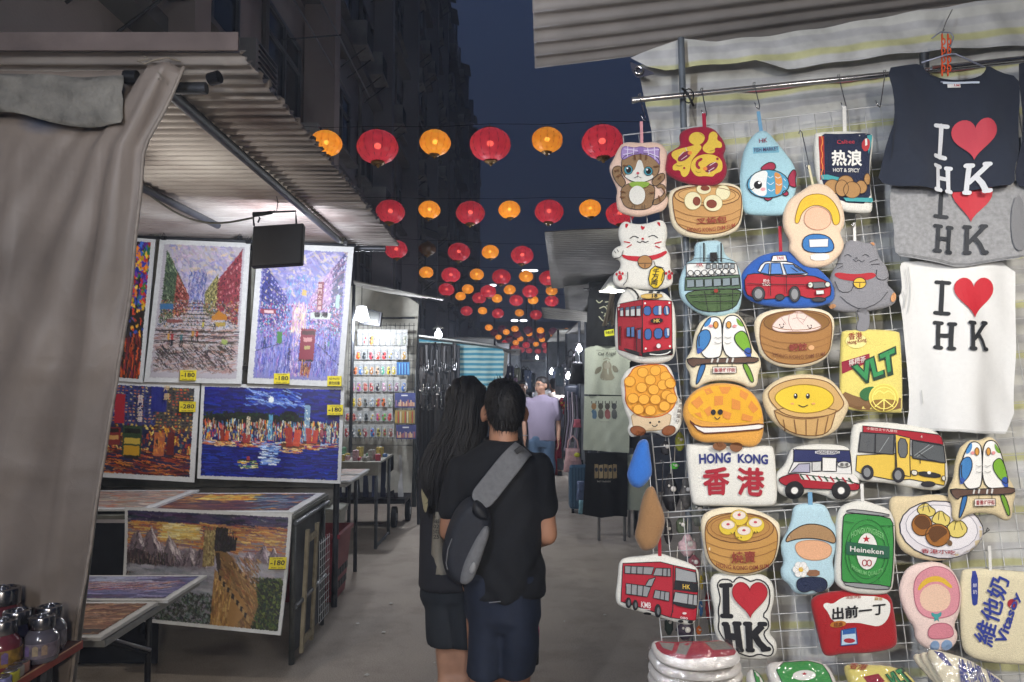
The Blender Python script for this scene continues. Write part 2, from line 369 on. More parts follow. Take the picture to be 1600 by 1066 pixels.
# right roofs
rr_ = corrugated('corrugated_awning', 'corrugated roof sheet high above the plush mat rack', [P(836, 107, 2.95), P(1640, -4, 2.46), P(1700, -160, 1.75)+Vector((.3, -.2, 0)), P(826, -160, 2.05)], .010, .095, '#b8b5b4', ragged=.002)
pole(rr_, 'brace', [P(1100, 70, 2.85), P(1122, -40, 2.4)], .022, mat('#6d7a84', .5, .4, ns=10, na=.2)); pole(rr_, 'beam', [P(1066, 78, 2.9), P(1640, 3, 2.5)], .03, DARKSTEEL); pole(rr_, 'bolt_end', [P(1548, 10, 2.44), P(1562, 3, 2.44)], .03, BLACKMETAL)
r2 = corrugated('corrugated_awning', 'corrugated roof of the T-shirt stall on the right', [P(851, 363, 7.2), P(1010, 354, 6.6), P(1010, 446, 10), P(862, 449, 10.5)], .012, .09, '#6a6864')
r3 = corrugated('corrugated_awning', 'second corrugated roof beyond the T-shirt stall', [P(881, 448, 9.6), P(980, 440, 9), P(960, 502, 12.5), P(885, 500, 13)], .012, .09, '#6a6864')
r4 = corrugated('corrugated_awning', 'tilted pale awning edge beside the far lanterns', [P(846, 480, 11), P(922, 487, 9.6), P(922, 504, 9.9), P(848, 497, 11.3)], .006, .06, '#8a8882')
for t_, a_, b_ in ((r2, (880, 400, 8.2), (880, 400, 8.2)), ):
    pole(t_, 'post', [P(990, 420, 8.0), (P(990, 420, 8.0).x, P(990, 420, 8.0).y, 0)], .025, DARKSTEEL)
pole(r3, 'post', [P(925, 470, 10.5), (P(925, 470, 10.5).x, 10.5, 0)], .025, DARKSTEEL); pole(r4, 'post', [P(905, 492, 10.3), (P(905, 492, 10.3).x, 10.3, 0)], .02, DARKSTEEL)
# ------------------------------------------------------------------ soft goods with stitched or printed art
RACK = Plane((0.35870451, 2.3488842, 2.44077115), (0.99152091, -0.10069895, 0.08213407), (-0.07803892, 0.04395994, 0.99598065))
class Pad:
    """A padded (or cloth) piece traced on a plane; art pieces follow its front surface."""
    def __init__(s, name, label, cat, group, crop, outline, base, lift=.03, T=.013, R=.017, plane=None, smooth=2, step=.011, folds=None, material=None, tilt=0., wave=.0016, part='padding'):
        s.pl = plane or RACK; s.crop = crop; s.h = lift+T*.8; s.k = 0; s.step = step
        o = [s.raw(q) for q in (chaikin(pts(outline), smooth) if smooth else pts(outline))]
        c = np.asarray(o).mean(0); s.c = c; m = s.pl.mtx(c[0], c[1], lift)
        if R and plane is None: rr = random.Random(label+'t'); m = m @ Matrix.Rotation(rr.uniform(-.07, .07), 4, 'Y') @ Matrix.Rotation(rr.uniform(-.05, .03), 4, 'X')
        s.root = local_thing(name, label, cat, group, m)
        o = resample([(x-c[0], y-c[1]) for x, y in o], max(step, .008))
        if area2(o) < 0: o = o[::-1]
        s.o = o; s.T = T; s.R = R; r = random.Random(label)
        s.w = [(r.uniform(-1, 1)*45, r.uniform(-1, 1)*45, r.uniform(0, 6), wave*r.uniform(.4, 1)) for _ in range(4)]; s.folds = folds
        v, f, n = fill(o, step, (R*.12, R*.45) if R else ())
        z = s.H(v); N = len(v)
        edge = np.asarray(o); back = -.004 if R else -.0015
        V = [(x, y, h) for (x, y), h in zip(v, z)]; V += [(x, y, h+back) for (x, y), h in zip(v, (0*z if R else z))]
        # rim: first n verts of CDT output keep input order
        Fc = [q for q in f]+[(a+N, c_+N, b+N) for a, b, c_ in f if True]
        Fc += [(i, i+N, (i+1) % n+N, (i+1) % n) for i in range(n)]
        me = bpy.data.meshes.new(part); me.from_pydata(V, [], Fc); me.update()
        s.body = ob(part, me, material or plush(base), s.root, smooth=True if R else 'auto')
    def raw(s, q):
        cr = s.crop; sx, sy = cr[2], cr[3] if len(cr) > 3 else cr[2]
        return s.pl.at(cr[0]+q[0]/sx, cr[1]+q[1]/sy, s.h)
    def loc(s, q): a = s.raw(q); return (a[0]-s.c[0], a[1]-s.c[1])
    def sc(s, w): return w/s.crop[2]*.00199*(s.pl.o.y/2.33)
    def H(s, v):
        v = np.asarray(v); z = np.zeros(len(v))
        if s.R: d = np.where(inside(v, s.o), segdist(v, s.o), 0); t = np.clip(d/s.R, 0, 1); z = s.T*np.sqrt(np.maximum(0, 1-(1-t)**2))
        for a, b, p, w in s.w: z = z+w*np.sin(a*v[:, 0]+b*v[:, 1]+p)
        if s.folds: z = z+s.folds(v[:, 0], v[:, 1])
        return z
    def put(s, part, col, v, f, extra=0., m=None, parent=None, level=False):
        s.k += 1; z = s.H(v); z = (z.max()*.8+z*.2 if level else z)+.0009+.00032*s.k+extra
        z = z+(np.arange(len(v))*5//max(1, len(v)))*6e-5 if level else z
        me = bpy.data.meshes.new(part); me.from_pydata([(x, y, h) for (x, y), h in zip(v, z)], [], f); me.update()
        return ob(part, me, m or (plush(col) if part in ('applique',) else thread(col)), parent or s.root)
    def p(s, col, o, part='applique', sm=2, ex=0., line=None, lw=3, m=None):
        o = pts(o); o = chaikin(o, sm) if sm else o; q = [s.loc(x) for x in o]
        if area2(q) < 0: q = q[::-1]
        q = resample(q, .012); v, f, n = fill(q, .013); r = s.put(part, col, v, f, ex, m)
        if line: s.l(line, lw, o, True, sm=0, parent=r)
        return r
    def e(s, col, cx, cy, rx, ry, rot=0, part='applique', line=None, lw=3, ex=0., m=None):
        c, d = math.cos(math.radians(rot)), math.sin(math.radians(rot))
        return s.p(col, [(cx+rx*math.cos(t)*c-ry*math.sin(t)*d, cy+rx*math.cos(t)*d+ry*math.sin(t)*c) for t in [2*PI*i/20 for i in range(20)]], part, 0, ex, line, lw, m)
    def l(s, col, w, o, closed=False, sm=1, part='stitching', cap=True, m=None, ex=0., parent=None):
        o = pts(o); o = chaikin(o, sm, closed) if sm and len(o) > 2 else o
        q = resample([s.loc(x) for x in o], .012, closed); v, f = ribbon(q, s.sc(w), closed, cap); return s.put(part, col, v, f, .0008+ex+(.0012 if s.folds else 0), m, parent)
    def ls(s, col, w, many, sm=1, part='stitching'):     # several strokes of one piece of stitching
        V = []; Fc = []
        for o in many:
            o = pts(o); o = chaikin(o, sm, False) if sm and len(o) > 2 else o
            v, f = ribbon(resample([s.loc(x) for x in o], .012, False), s.sc(w)); Fc += [tuple(i+len(V) for i in q) for q in f]; V += [tuple(x) for x in v]
        return tag(s.put(part, col, np.asarray(V), Fc, .0006), kind='stuff')
    def t(s, col, text, quad, bold=.012, sag=0., part='lettering', m=None, ex=0., rise=0.):
        quad = pts(quad)
        if len(quad) == 2: (a, b), (c, d) = quad; quad = [(a, b), (c, b), (c, d), (a, d)]
        tl, tr, br, bl = [np.asarray(q) for q in quad]; v, f, _ = textmesh(text, bold); x, y = v[:, :1], v[:, 1:]
        px = (tl*(1-x)+tr*x)*y+(bl*(1-x)+br*x)*(1-y)
        px[:, 1] += sag*(1-(2*v[:, 0]-1)**2)
        return s.put(part, col, np.asarray([s.loc(q) for q in px]), f, .0014+ex, m, None, True)
    def loop(s, col, x, y0, y1, w=8, x1=None):          # hanging ribbon above the piece
        x1 = x if x1 is None else x1; a, b = s.loc((x, y0)), s.loc((x1, y1)); h = s.sc(w)/2
        m = MB(); m.slab([(a[0]-h, a[1]+.004, .004), (a[0]+h, a[1]+.004, .004), (b[0]+h, b[1]-.012, .006), (b[0]-h, b[1]-.012, .006)], (0, 0, .0015))
        me = m.mesh('hanging_loop'); ob('hanging_loop', me, cloth(col), s.root)
# ------------------------------------------------------------------ the rack of plush mats
def rk(u, v, h=0): return RACK.w(*RACK.at(u, v, h), h)
def tarp_mat():
    m = mat('#b4b6b2', .55, 0, ns=14, na=.22, bs=420, bd=.0008); nt = m.node_tree; b = nt.nodes['Principled BSDF']
    tc = nt.nodes.new('ShaderNodeTexCoord'); sx = nt.nodes.new('ShaderNodeSeparateXYZ'); nt.links.new(tc.outputs['Object'], sx.inputs[0])
    ns = nt.nodes.new('ShaderNodeTexNoise'); ns.inputs['Scale'].default_value = 3; nt.links.new(tc.outputs['Object'], ns.inputs['Vector'])
    ad = nt.nodes.new('ShaderNodeMath'); ad.operation = 'MULTIPLY_ADD'; ad.inputs[1].default_value = .03; nt.links.new(ns.outputs['Fac'], ad.inputs[0]); nt.links.new(sx.outputs['Y'], ad.inputs[2])
    mo = nt.nodes.new('ShaderNodeMath'); mo.operation = 'PINGPONG'; mo.inputs[1].default_value = .08; nt.links.new(ad.outputs[0], mo.inputs[0])
    r = nt.nodes.new('ShaderNodeValToRGB'); r.color_ramp.interpolation = 'LINEAR'; e = r.color_ramp.elements; e[0].position = .010; e[0].color = (*lin('#c2c394'), 1); e[1].position = .014; e[1].color = (*lin('#c4c6c4'), 1)
    for p_, c_ in ((.036, '#c4c6c4'), (.040, '#b8babc'), (.062, '#b8babc'), (.066, '#c8cac6')):
        q = e.new(p_); q.color = (*lin(c_), 1)
    nt.links.new(mo.outputs[0], r.inputs[0])
    src = b.inputs['Base Color'].links[0].from_node; nt.links.new(r.outputs[0], src.inputs[6]); return m
TARP = tarp_mat()
def drape(name, part, label, cat_, group, plane, outline, material, step=.03, folds=None, h=0, smooth=0, thick=.0012, parent=None):
    o = [plane.at(*q, h) for q in (chaikin(pts(outline), smooth) if smooth else pts(outline))]; c = np.asarray(o).mean(0); q = resample([(x-c[0], y-c[1]) for x, y in o], step)
    if area2(q) < 0: q = q[::-1]
    v, f, n = fill(q, step); z = folds(v[:, 0]+c[0], v[:, 1]+c[1]) if folds else 0*v[:, 0]; N = len(v)
    V = [(x, y, k) for (x, y), k in zip(v, z)]+[(x, y, k-thick) for (x, y), k in zip(v, z)]; Fs = f+[(a+N, d+N, b+N) for a, b, d in f]+[(i, i+N, (i+1) % n+N, (i+1) % n) for i in range(n)]
    me = bpy.data.meshes.new(part); me.from_pydata(V, [], Fs); me.update()
    m = plane.mtx(c[0], c[1], h)
    if name: r = local_thing(name, label, cat_, group, m); ob(part, me, material, r, smooth='auto'); return r
    o_ = ob(part, me, material, parent, smooth='auto'); o_.matrix_world = m
    if parent is not None: o_.matrix_parent_inverse = Matrix.Identity(4); o_.matrix_basis = (Matrix.Translation(-Vector(parent['_w'])) if parent.get('_w') else parent.matrix_world.inverted()) @ m
    return o_
fold = lambda x, y: .012*np.sin(9*x+2*y)+.008*np.sin(21*x-5*y+1)+.01*np.sin(14*y+3*x)+.004*np.sin(37*y-9*x)+.003*np.sin(61*x+11*y)+.003*np.sin(48*x-37*y)
bt = drape('backing_tarpaulin', 'tarpaulin_sheet', 'grey woven tarpaulin with yellow stripes behind the plush mat rack', 'tarpaulin', None, RACK, '992,104 1000,130 1017,210 1040,420 1068,640 1088,780 1110,1000 1120,1100 1800,1080 1780,20 1400,70 1200,88 1060,96', TARP, .035, fold, -.17)
fl = lambda x, y: .012*np.sin(7*x+3*y)+.014*np.sin(16*y+4*x+2)+.006*np.sin(33*x+20*y)
drape(None, 'tarpaulin_flap', None, None, None, RACK, '985,96 1020,80 1066,66 1120,66 1800,-40 1800,60 1560,72 1400,88 1230,108 1180,96 1110,104 1040,112 1010,108', TARP, .03, fl, -.09, parent=bt)
drape(None, 'corner_patch', None, None, None, RACK, '984,96 1020,113 1022,116 996,122 988,112', mat('#3b3c4c', .6, ns=30, na=.2), .02, None, -.065, parent=bt)
q = MB(); cc = Vector((0, 0, 0)); q.tube([rk(998+5.5*math.cos(i*PI/8), 110+5.5*math.sin(i*PI/8), -.055) for i in range(16)], .0045, 6, closed=True); o_ = q.build('eyelet', CHROME, None, True); o_.parent = bt; o_.matrix_parent_inverse = bt.matrix_world.inverted()
drape(None, 'red_seam', None, None, None, RACK, '1098,141 1200,134 1330,122 1400,113 1800,72 1800,76 1400,117 1330,126 1200,138 1098,146', mat('#a05c64', .7, ns=60, na=.3), .03, fold, -.155, parent=bt)
rack = thing('wire_rack', 'white wire grid rack hung under a chrome rail on the right', 'rack', None, tuple(rk(1040, 800)))
def wire_panel(name, u0, u1, v0, v1, cell, h, par, r=.0013, x=RACK):
    nu, nv = int(round((u1-u0)/cell)), int(round((v1-v0)/cell))
    for i in range(nu+1): q = MB(); q.tube([x.w(u0+cell*i, v0, h), x.w(u0+cell*i, v1, h)], r*(1.7 if i in (0, nu) else 1), 5); q.build('wire', WHITEWIRE, par, True)
    for j in range(nv+1): q = MB(); q.tube([x.w(u0, v0+cell*j, h+.003), x.w(u1, v0+cell*j, h+.003)], r*(1.7 if j in (0, nv) else 1), 5); q.build('wire', WHITEWIRE, par, True)
wire_panel('grid', 0, 1.4, -1.2, 0, .05, 0, rack)
wire_panel('grid', -.018, 1.1, -1.785, -1.21, .05, .012, rack, .0018) if False else None
for i in range(24): q = MB(); q.tube([RACK.w(-.03+.05*i, -1.215, .012), RACK.w(-.03+.05*i, -1.86, .012)], .0022 if i in (0, 23) else .0014, 5); q.build('wire', WHITEWIRE, rack, True)
for j in range(14): q = MB(); q.tube([RACK.w(-.03, -1.215-.05*j, .015), RACK.w(1.12, -1.215-.05*j, .015)], .0022 if j in (0, 13) else .0014, 5); q.build('wire', WHITEWIRE, rack, True)
pole(rack, 'rail', [rk(988, 157, .02), rk(1700, 84.5, .02)], .0085, CHROME, 14)
pole(rack, 'rail_end', [rk(987.3, 157.1, .02), rk(996, 156.2, .02)], .0098, mat('#b8bcc0', .3, .9), 14)
pole(rack, 'post', [rk(1064, 60, -.03), rk(1070, 252, -.03), Vector((rk(1070, 252, -.03).x, rk(1070, 252, -.03).y+.02, 0))], .011, mat('#6c747c', .5, .3, ns=14, na=.3), 12)
pole(rack, 'post', [rk(1444, 84, -.04), Vector((rk(1448, 252, -.04).x, rk(1448, 252, -.04).y+.02, 0))], .014, DARKSTEEL, 12)
pole(rack, 'rail', [rk(1455, 107, .04), rk(1700, 80, .04)], .008, CHROME, 12)
q = MB(); q.tube([rk(1066, 138, .03), rk(1074, 146, .035), rk(1084, 166, .035)], .004, 6); q.tube([rk(1076+8*math.cos(i*PI/6), 150+11*math.sin(i*PI/6), .03) for i in range(12)], .0022, 6, closed=True); q.build('strap', BLACKMETAL, rack, True)
def hook(label, q, r=.0016, mt=CHROME, grp='wire hooks on the mat rack'):
    m = MB(); m.tube(q, r, 6); o = m.build('wire_hook', mt, None, True); tag(o, label, 'hook', grp)
    return o
def rail_hook(u, v0, u1, v1, lab):
    a, b = rk(u, v0, .036), rk(u1, v1, .03)
    hook(lab, [rk(u-3, v0+4, .01), rk(u-2, v0-5, .022), rk(u+1, v0-5, .03), a, b, rk(u1-1, v1+5, .032), rk(u1-5, v1+2, .036), rk(u1-8, v1-6, .04)])
rail_hook(1000, 152, 1009, 184, 'long wire hook at the left end of the chrome rail'); rail_hook(1097, 143, 1104, 178, 'long wire hook holding the red fortune mat')
rail_hook(1179, 134, 1187, 166, 'long wire hook holding the pale blue fish mat'); rail_hook(1311, 122, 1322, 166, 'long wire hook holding the chips packet mat'); rail_hook(1383, 115, 1376, 163, 'empty wire hook beside the black shirt')
for (u, v, u1, v1, lab) in ((1251, 204, 1264, 258, 'wire hook on the grid above the cream patched mat'), (1220, 345, 1221, 368, 'wire hook above the taxi mat'), (1336, 322, 1336, 350, 'wire hook above the grey cat mat'), (1034, 718, 1032, 838, 'very long wire hook above the bus mat'), (1544, 825, 1532, 838, 'wire hook above the soy milk mat'), (1112, 366, 1114, 378, 'wire hook above the ferry mat')):
    hook(lab, [rk(u-3, v+5, .0), rk(u-1, v, .012), rk(u+2, v+3, .014), rk(u1, v1, .03), rk(u1-2, v1+5, .034), rk(u1-6, v1, .038)])
# merchandise seen through the left columns of the grid
for i, (u, v, w, h, c, lab) in enumerate([(1040, 700, 18, 22, '#2c2d33', 'dark grinning face charm behind the grid'), (1062, 690, 16, 30, '#9aa03c', 'olive tassel charm behind the grid'), (1054, 728, 14, 10, '#4ec83c', 'bright green tag charm behind the grid'), (1072, 770, 20, 50, '#5c5a58', 'grey knitted charm behind the grid'), (1064, 822, 18, 26, '#55604a', 'dark green charm bag behind the grid'), (1074, 852, 26, 34, '#d8b8bc', 'pink and white charm pack behind the grid'), (1096, 910, 6, 22, '#d8c020', 'yellow ring charm beside the bus mat'), (1095, 950, 8, 26, '#3c70b0', 'blue bead charm beside the bus mat'), (1106, 945, 9, 44, '#a02434', 'red strap charm beside the bus mat'), (1092, 985, 9, 14, '#d86c28', 'orange bead charm below the bus mat'), (1070, 985, 26, 28, '#3c3444', 'dark purple charm below the bus mat'), (1045, 975, 14, 34, '#24322e', 'dark green strap charm below the bus mat'), (1084, 724, 22, 40, '#3a3c3e', 'black mesh charm left of the Hong Kong sign mat'), (1048, 770, 26, 60, '#1c1d24', 'long black charm bag behind the grid'), (1044, 830, 14, 40, '#2c2a30', 'dark strap charm beside the brown mat'), (1090, 800, 22, 44, '#6c7068', 'grey pouch charm left of the steamer mat'), (1058, 890, 24, 22, '#c8ccd4', 'white round charm above the bus mat'), (1084, 880, 20, 26, '#8c5058', 'rose charm above the bus mat'), (1102, 870, 14, 30, '#d8d4c8', 'cream charm beside the steamer mat')]):
    c_ = rk(u, v, -.06); k = .00199; t = thing('charm', lab, 'charm', 'charms hanging behind the grid', tuple(c_)); m_ = MB(); r = random.Random(i)
    R = []
    for j in range(9):
        s = j/8; rad = w*k/2*math.sin(PI*(.12+.8*s))*(.8+.4*r.random()); R.append([c_+Vector((rad*math.cos(a), rad*.6*math.sin(a), (s-.5)*h*k)) for a in [2*PI*q/10 for q in range(10)]])
    m_.rings(R); m_.build('charm_body', mat(c, .6, ns=120, na=.3, bs=200, bd=.001), t, True); m_ = MB(); m_.tube([c_+Vector((0, 0, h*k*.45)), c_+Vector((.002, 0, h*k*.5+.05))], .0012, 5); m_.build('cord', mat('#c8c4b8', .8), t); m_ = MB(); m_.ell(c_+Vector((w*k*.1, -w*k*.33, h*k*.12)), (w*k*.18, w*k*.1, w*k*.18), 8, 6); m_.ell(c_+Vector((-w*k*.16, -w*k*.3, h*k*.2)), (w*k*.08, w*k*.08, w*k*.08), 6, 5); m_.build('trim', mat('#d6d2cc', .5), t, True)
A = (940, 160, 2.961); B = (940, 440, 2.961); Cc = (940, 740, 3.27); D = (1260, 0, 2.962); E = (1260, 340, 2.962); Fc_ = (1260, 640, 2.503)
R1 = (940, 120, 5.92); R3 = (980, 660, 5.33); R4 = (1180, 760, 5.33); R6 = (980, 860, 5.175); T8 = (880, 420, 4.444)
DK = '#1d1c22'; BRN = '#6a4526'; WHT = '#dcdcd4'; CRM = '#e8dcbe'; RED = '#b81c2c'; TAN = '#c3965a'
G = 'plush mats hanging on the wire grid'
def mk(name, label, crop, base, outline, lift=.03, **k): return Pad(name, label, 'plush mat', G, crop, outline, base, lift, **k)
# tabby cat with bow
m = mk('plush_mat', 'pink plush mat of a tabby cat wearing a lilac gingham bow', A, '#e4c5b2', '95,185 130,178 180,185 230,178 275,185 302,215 306,250 296,300 303,350 300,420 312,450 295,495 240,512 170,530 110,515 75,500 66,440 75,400 45,340 33,295 60,250 75,215', .034)
m.loop('#d79aa0', 185, 90, 185, 14)
m.p('#8f7354', '235,455 275,440 293,415 280,398 255,402 250,385 280,380 305,400 300,440 270,470 235,480', line=DK, lw=3)
m.p('#8f7354', '98,375 245,378 245,440 228,500 112,500 84,440', line=DK, lw=3)
m.p('#8f7354', '62,298 45,320 58,360 95,405 115,372 88,338 92,300', line=DK, lw=3); m.p('#8f7354', '262,335 292,330 292,360 245,400 225,370', line=DK, lw=3)
m.p('#957858', '90,300 95,255 175,232 262,255 268,300 258,345 215,370 175,378 125,365 95,338', line=DK, lw=3)
m.p(WHT, '165,270 185,270 198,328 248,345 215,370 175,377 125,365 100,342 152,325', 'muzzle')
m.p('#a58cc4', '98,205 150,217 180,208 212,218 270,210 262,250 270,300 250,272 215,247 180,242 140,248 92,278 88,240', 'bow', line='#6b4f90', lw=3); m.e('#8f74b4', 180, 226, 15, 17, part='bow_knot')
m.ls('#dcd2ea', 4, ['105,222 165,228', '195,228 262,224', '120,210 118,258', '148,216 146,246', '212,217 216,246', '242,213 246,268', '100,248 140,240', '220,240 262,258'])
for x, y in ((123, 318), (214, 325)): m.e('#3f8c9c', x, y, 20, 21, part='eye', line=DK, lw=2); m.e('#101014', x+1, y, 12, 14, part='pupil'); m.e('#ffffff', x-5, y-7, 4, 4, part='glint')
m.e('#c04a58', 166, 334, 7, 5, part='nose'); m.p('#86a83e', '124,372 226,374 210,398 168,406 132,396', 'scarf'); m.e(WHT, 163, 436, 37, 44)
m.ls(BRN, 7, ['150,252 152,272', '178,246 178,268', '205,250 202,270', '100,300 116,302', '240,305 258,302', '88,420 105,422', '86,445 103,446', '222,425 238,424', '60,325 75,320', '70,350 85,342', '270,350 262,362', '278,405 290,420', '262,440 268,462'], 0)
m.ls(DK, 2, ['140,480 138,498', '150,482 150,498', '185,482 185,498', '196,480 198,498', '165,340 165,350 150,356', '165,350 180,356'])
# fortune character
m = mk('plush_mat', 'dark red plush mat with a fat yellow good fortune character', R1, '#951634', '740,490 830,455 960,445 1050,480 1095,540 1140,600 1155,670 1125,720 1160,800 1167,880 1130,960 1060,1000 960,1003 850,995 750,965 680,935 610,890 590,840 605,760 610,700 690,650 735,620 718,540', .044)
m.loop('#a01838', 950, 345, 460, 34, 952)
Y = '#dcbc48'
m.p(Y, '800,585 830,520 900,508 957,545 952,600 900,640 850,632'); m.p(Y, '820,645 900,622 935,660 880,722 830,780 818,885 780,935 740,922 728,862 662,872 656,822 715,792 645,742 655,690 740,662')
m.p(Y, '988,540 1030,508 1078,540 1062,598 1112,618 1112,672 1040,662 1052,712 990,722 938,692 933,650 990,600'); m.p(Y, '833,790 880,740 960,720 1060,735 1118,790 1118,880 1050,900 1030,932 960,922 890,932 848,900 823,850')
m.l('#951634', 26, '920,770 885,790 880,830 900,850'); m.e('#7c2440', 768, 738, 72, 34, -35, 'carp'); m.e('#e0873c', 818, 708, 20, 19, part='carp_head'); m.e('#7c2440', 1015, 845, 68, 36, -30, 'carp'); m.e('#e0873c', 958, 858, 20, 18, part='carp_head')
m.ls('#d8c8d0', 6, ['720,740 760,700', '740,770 790,735', '1000,830 1050,800', '990,880 1040,850', '780,660 790,690', '990,905 1000,885']); m.e('#951634', 765, 850, 10, 10, part='flower'); m.e('#951634', 1070, 770, 12, 12, part='flower')
m.ls('#8a7a2c', 4, ['690,820 720,835 745,825', '870,880 890,895 920,890', '905,525 950,560', '1000,700 1040,690'])
# dim sum baskets
def basket(label, crop, outline, body, inner, wall, cx, cy, rx, ry, lift, slats):
    m = mk('plush_mat', label, crop, CRM, outline, lift); m.p(body, wall, 'basket', line=BRN, lw=4); m.e(inner, cx, cy, rx, ry, part='basket_inside', line=BRN, lw=4); m.e(inner, cx, cy-4, rx*.88, ry*.78, part='basket_inside', line='#8a5c30', lw=3)
    m.ls('#94683a', 3, slats); return m
m = basket('plush mat of a bamboo steamer with barbecue pork buns', A, '308,420 340,390 420,375 480,378 560,365 620,372 656,400 663,450 656,520 640,582 590,612 500,630 420,627 358,606 323,560 312,490', '#c0935a', '#cfa468', '325,430 360,400 480,385 600,385 645,410 649,470 639,560 580,600 490,615 410,605 345,570 330,500', 486, 435, 152, 46, .03,
    ['335,500 400,528 490,536 590,524 642,495', '340,535 410,560 490,566 590,552 638,530', '350,565 420,590'])
for x, y, a, b in ((560, 420, 34, 34), (470, 405, 34, 24), (420, 460, 40, 42), (513, 470, 44, 38)): m.e('#e2dcb4', x, y, a, b, part='bun', line='#9a8a58', lw=2)
for x, y, a, b in ((437, 462, 18, 21), (506, 474, 25, 20), (476, 402, 21, 12)): m.e('#7c3a26', x, y, a, b, part='filling')
m.t('#93422e', '叉燒包', '432,542 575,528 577,562 434,572', .02); m.t('#93422e', 'HONG KONG DIM SUM', '392,584 614,562 612,582 394,604', .006, 10)
m = basket('plush mat of a brown bamboo steamer with pink shrimp dumplings', B, '710,170 760,135 850,120 960,116 1040,130 1080,165 1082,230 1062,340 990,387 900,402 810,392 743,350 723,290 710,230', '#a1743f', '#86602f', '730,200 760,155 900,128 1030,145 1064,180 1064,270 1047,340 960,380 870,387 780,367 735,310', 900, 190, 152, 52, .036,
    ['735,250 800,280 900,288 1000,278 1062,250', '740,285 820,312 900,318 1000,306 1060,280', '750,320 830,345'])
m.p('#e2cfc6', '778,215 820,165 880,152 910,134 950,158 990,182 1022,215 960,234 880,232 820,236', 'dumpling', line='#b09088', lw=3); m.ls('#b09088', 2.5, ['868,152 860,190 880,232', '905,140 900,170 930,200', '950,160 930,190', '880,175 905,168 935,178', '830,170 850,200'])
m.ls(DK, 4, ['820,200 822,204', '838,198 840,202', '950,205 952,209', '966,203 968,207', '825,212 832,216 838,210', '955,216 962,219 968,213'], 0)
m.t('#8a3a30', '蝦餃', '862,290 946,285 946,322 862,325', .02); m.e('#d8a878', 965, 308, 14, 11, part='shrimp'); m.t('#7a4a2c', 'HONG KONG DIM SUM', '785,328 1028,326 1026,344 788,348', .004, 14)
m = basket('plush mat of a tan bamboo steamer with yellow pork dumplings', Cc, '503,230 560,185 680,170 800,188 902,240 921,280 911,400 882,472 800,518 700,528 600,508 538,452 518,350', '#bd8f4c', '#b08244', '520,272 560,215 700,195 840,230 897,280 897,380 872,466 790,502 700,512 600,492 540,432', 706, 278, 172, 76, .034,
    ['532,350 620,385 720,392 820,376 892,345', '536,390 620,425 720,432 820,416 888,385', '545,430 620,462'])
for x, y in ((700, 225), (642, 272), (782, 262), (722, 302)): m.e('#dcc03c', x, y, 46, 40, part='dumpling', line='#9c7c20', lw=2); m.e('#e2d6cc', x, y-12, 34, 22, part='dumpling_top', line='#b8a890', lw=2); m.e('#b84050', x, y-14, 9, 6, part='roe')
m.ls(DK, 4, ['655,300 657,304', '672,298 674,302', '690,322 692,326', '706,322 708,326', '775,295 777,299', '788,294 790,298'], 0)
m.t('#8a3a2c', '燒賣', '655,395 780,392 780,450 655,455', .015); m.t('#7c3426', 'HONG KONG DIM SUM', '578,448 846,455 846,478 578,470', .008, 14)
# fish market bag
m = mk('plush_mat', 'pale blue plush mat with a striped fish under the words fish market', A, '#a3ccd8', '730,125 765,122 800,160 850,220 892,280 907,330 907,400 884,460 872,512 830,524 750,522 680,517 658,500 648,420 643,330 653,250 668,200 700,150', .034, wave=.003)
m.loop('#6f9fc0', 730, 40, 132, 16, 742); m.t('#8a2444', 'HK', '726,172 766,166 766,188 728,192', .004); m.p('#74b0c8', '698,212 820,203 822,232 700,242', 'tag_patch', 0); m.t('#45305c', 'FISH MARKET', '703,217 815,208 816,226 704,236', .004)
m.p('#a02c48', '858,350 885,310 906,322 893,360 905,398 862,392', 'tail_fin', line=DK, lw=4); m.p('#a02c48', '720,320 768,280 803,284 802,322', 'back_fin', line=DK, lw=4); m.e('#a02c48', 766, 446, 19, 16, part='fin', line=DK, lw=4); m.e('#a02c48', 846, 428, 14, 12, part='fin', line=DK, lw=4)
m.e('#4f9cc0', 768, 384, 96, 66, part='fish', line=DK, lw=4); m.p('#e2e6e4', '680,400 690,345 735,322 768,325 755,385 762,440 720,440', 'fish_head'); m.p('#cf8f4c', '792,325 826,338 834,385 822,428 796,440 800,385', 'stripe')
m.ls('#cfe0e6', 3, ['765,350 775,360 788,350', '762,380 775,392 790,380', '766,412 778,422 792,412', '800,352 810,360 824,352', '802,385 814,394 828,385', '838,360 846,370', '838,395 848,405']); m.e('#101014', 720, 388, 18, 19, part='eye'); m.e('#ffffff', 726, 379, 6, 6, part='glint'); m.e('#e0a0a4', 742, 410, 11, 8, part='cheek'); m.l(DK, 3, '682,404 692,410 702,402')
# chips bag
m = mk('plush_mat', 'navy plush mat shaped like a packet of hot and spicy chips', A, WHT, '984,150 1000,135 1120,128 1250,138 1265,155 1257,220 1246,330 1260,440 1260,502 1230,510 1120,502 1090,480 1040,420 1000,370 986,270', .03)
m.loop('#d8d8d4', 1124, 22, 140, 16); m.p('#1c2540', '1000,145 1120,150 1240,140 1250,160 1236,300 1250,470 1100,465 1030,395 1012,350 1004,240', sm=1); m.p('#a02c28', '1001,160 1026,160 1028,360 1009,360', 'stripe', 0); m.l('#e08a40', 4, '1014,160 1020,190 1010,215 1020,245 1011,275 1021,305 1012,335 1020,355')
m.p('#3f9aa0', '1225,156 1252,150 1244,200 1232,240', 'corner_patch', 0); m.p('#b03038', '1200,185 1222,165 1240,180 1235,220 1215,232 1200,215', 'badge'); m.p('#dcdcd8', '1214,172 1224,170 1226,200 1216,204', 'badge_mark', 0); m.p('#3f9aa0', '1010,340 1040,338 1100,352 1095,364 1015,360', 'patch', 0)
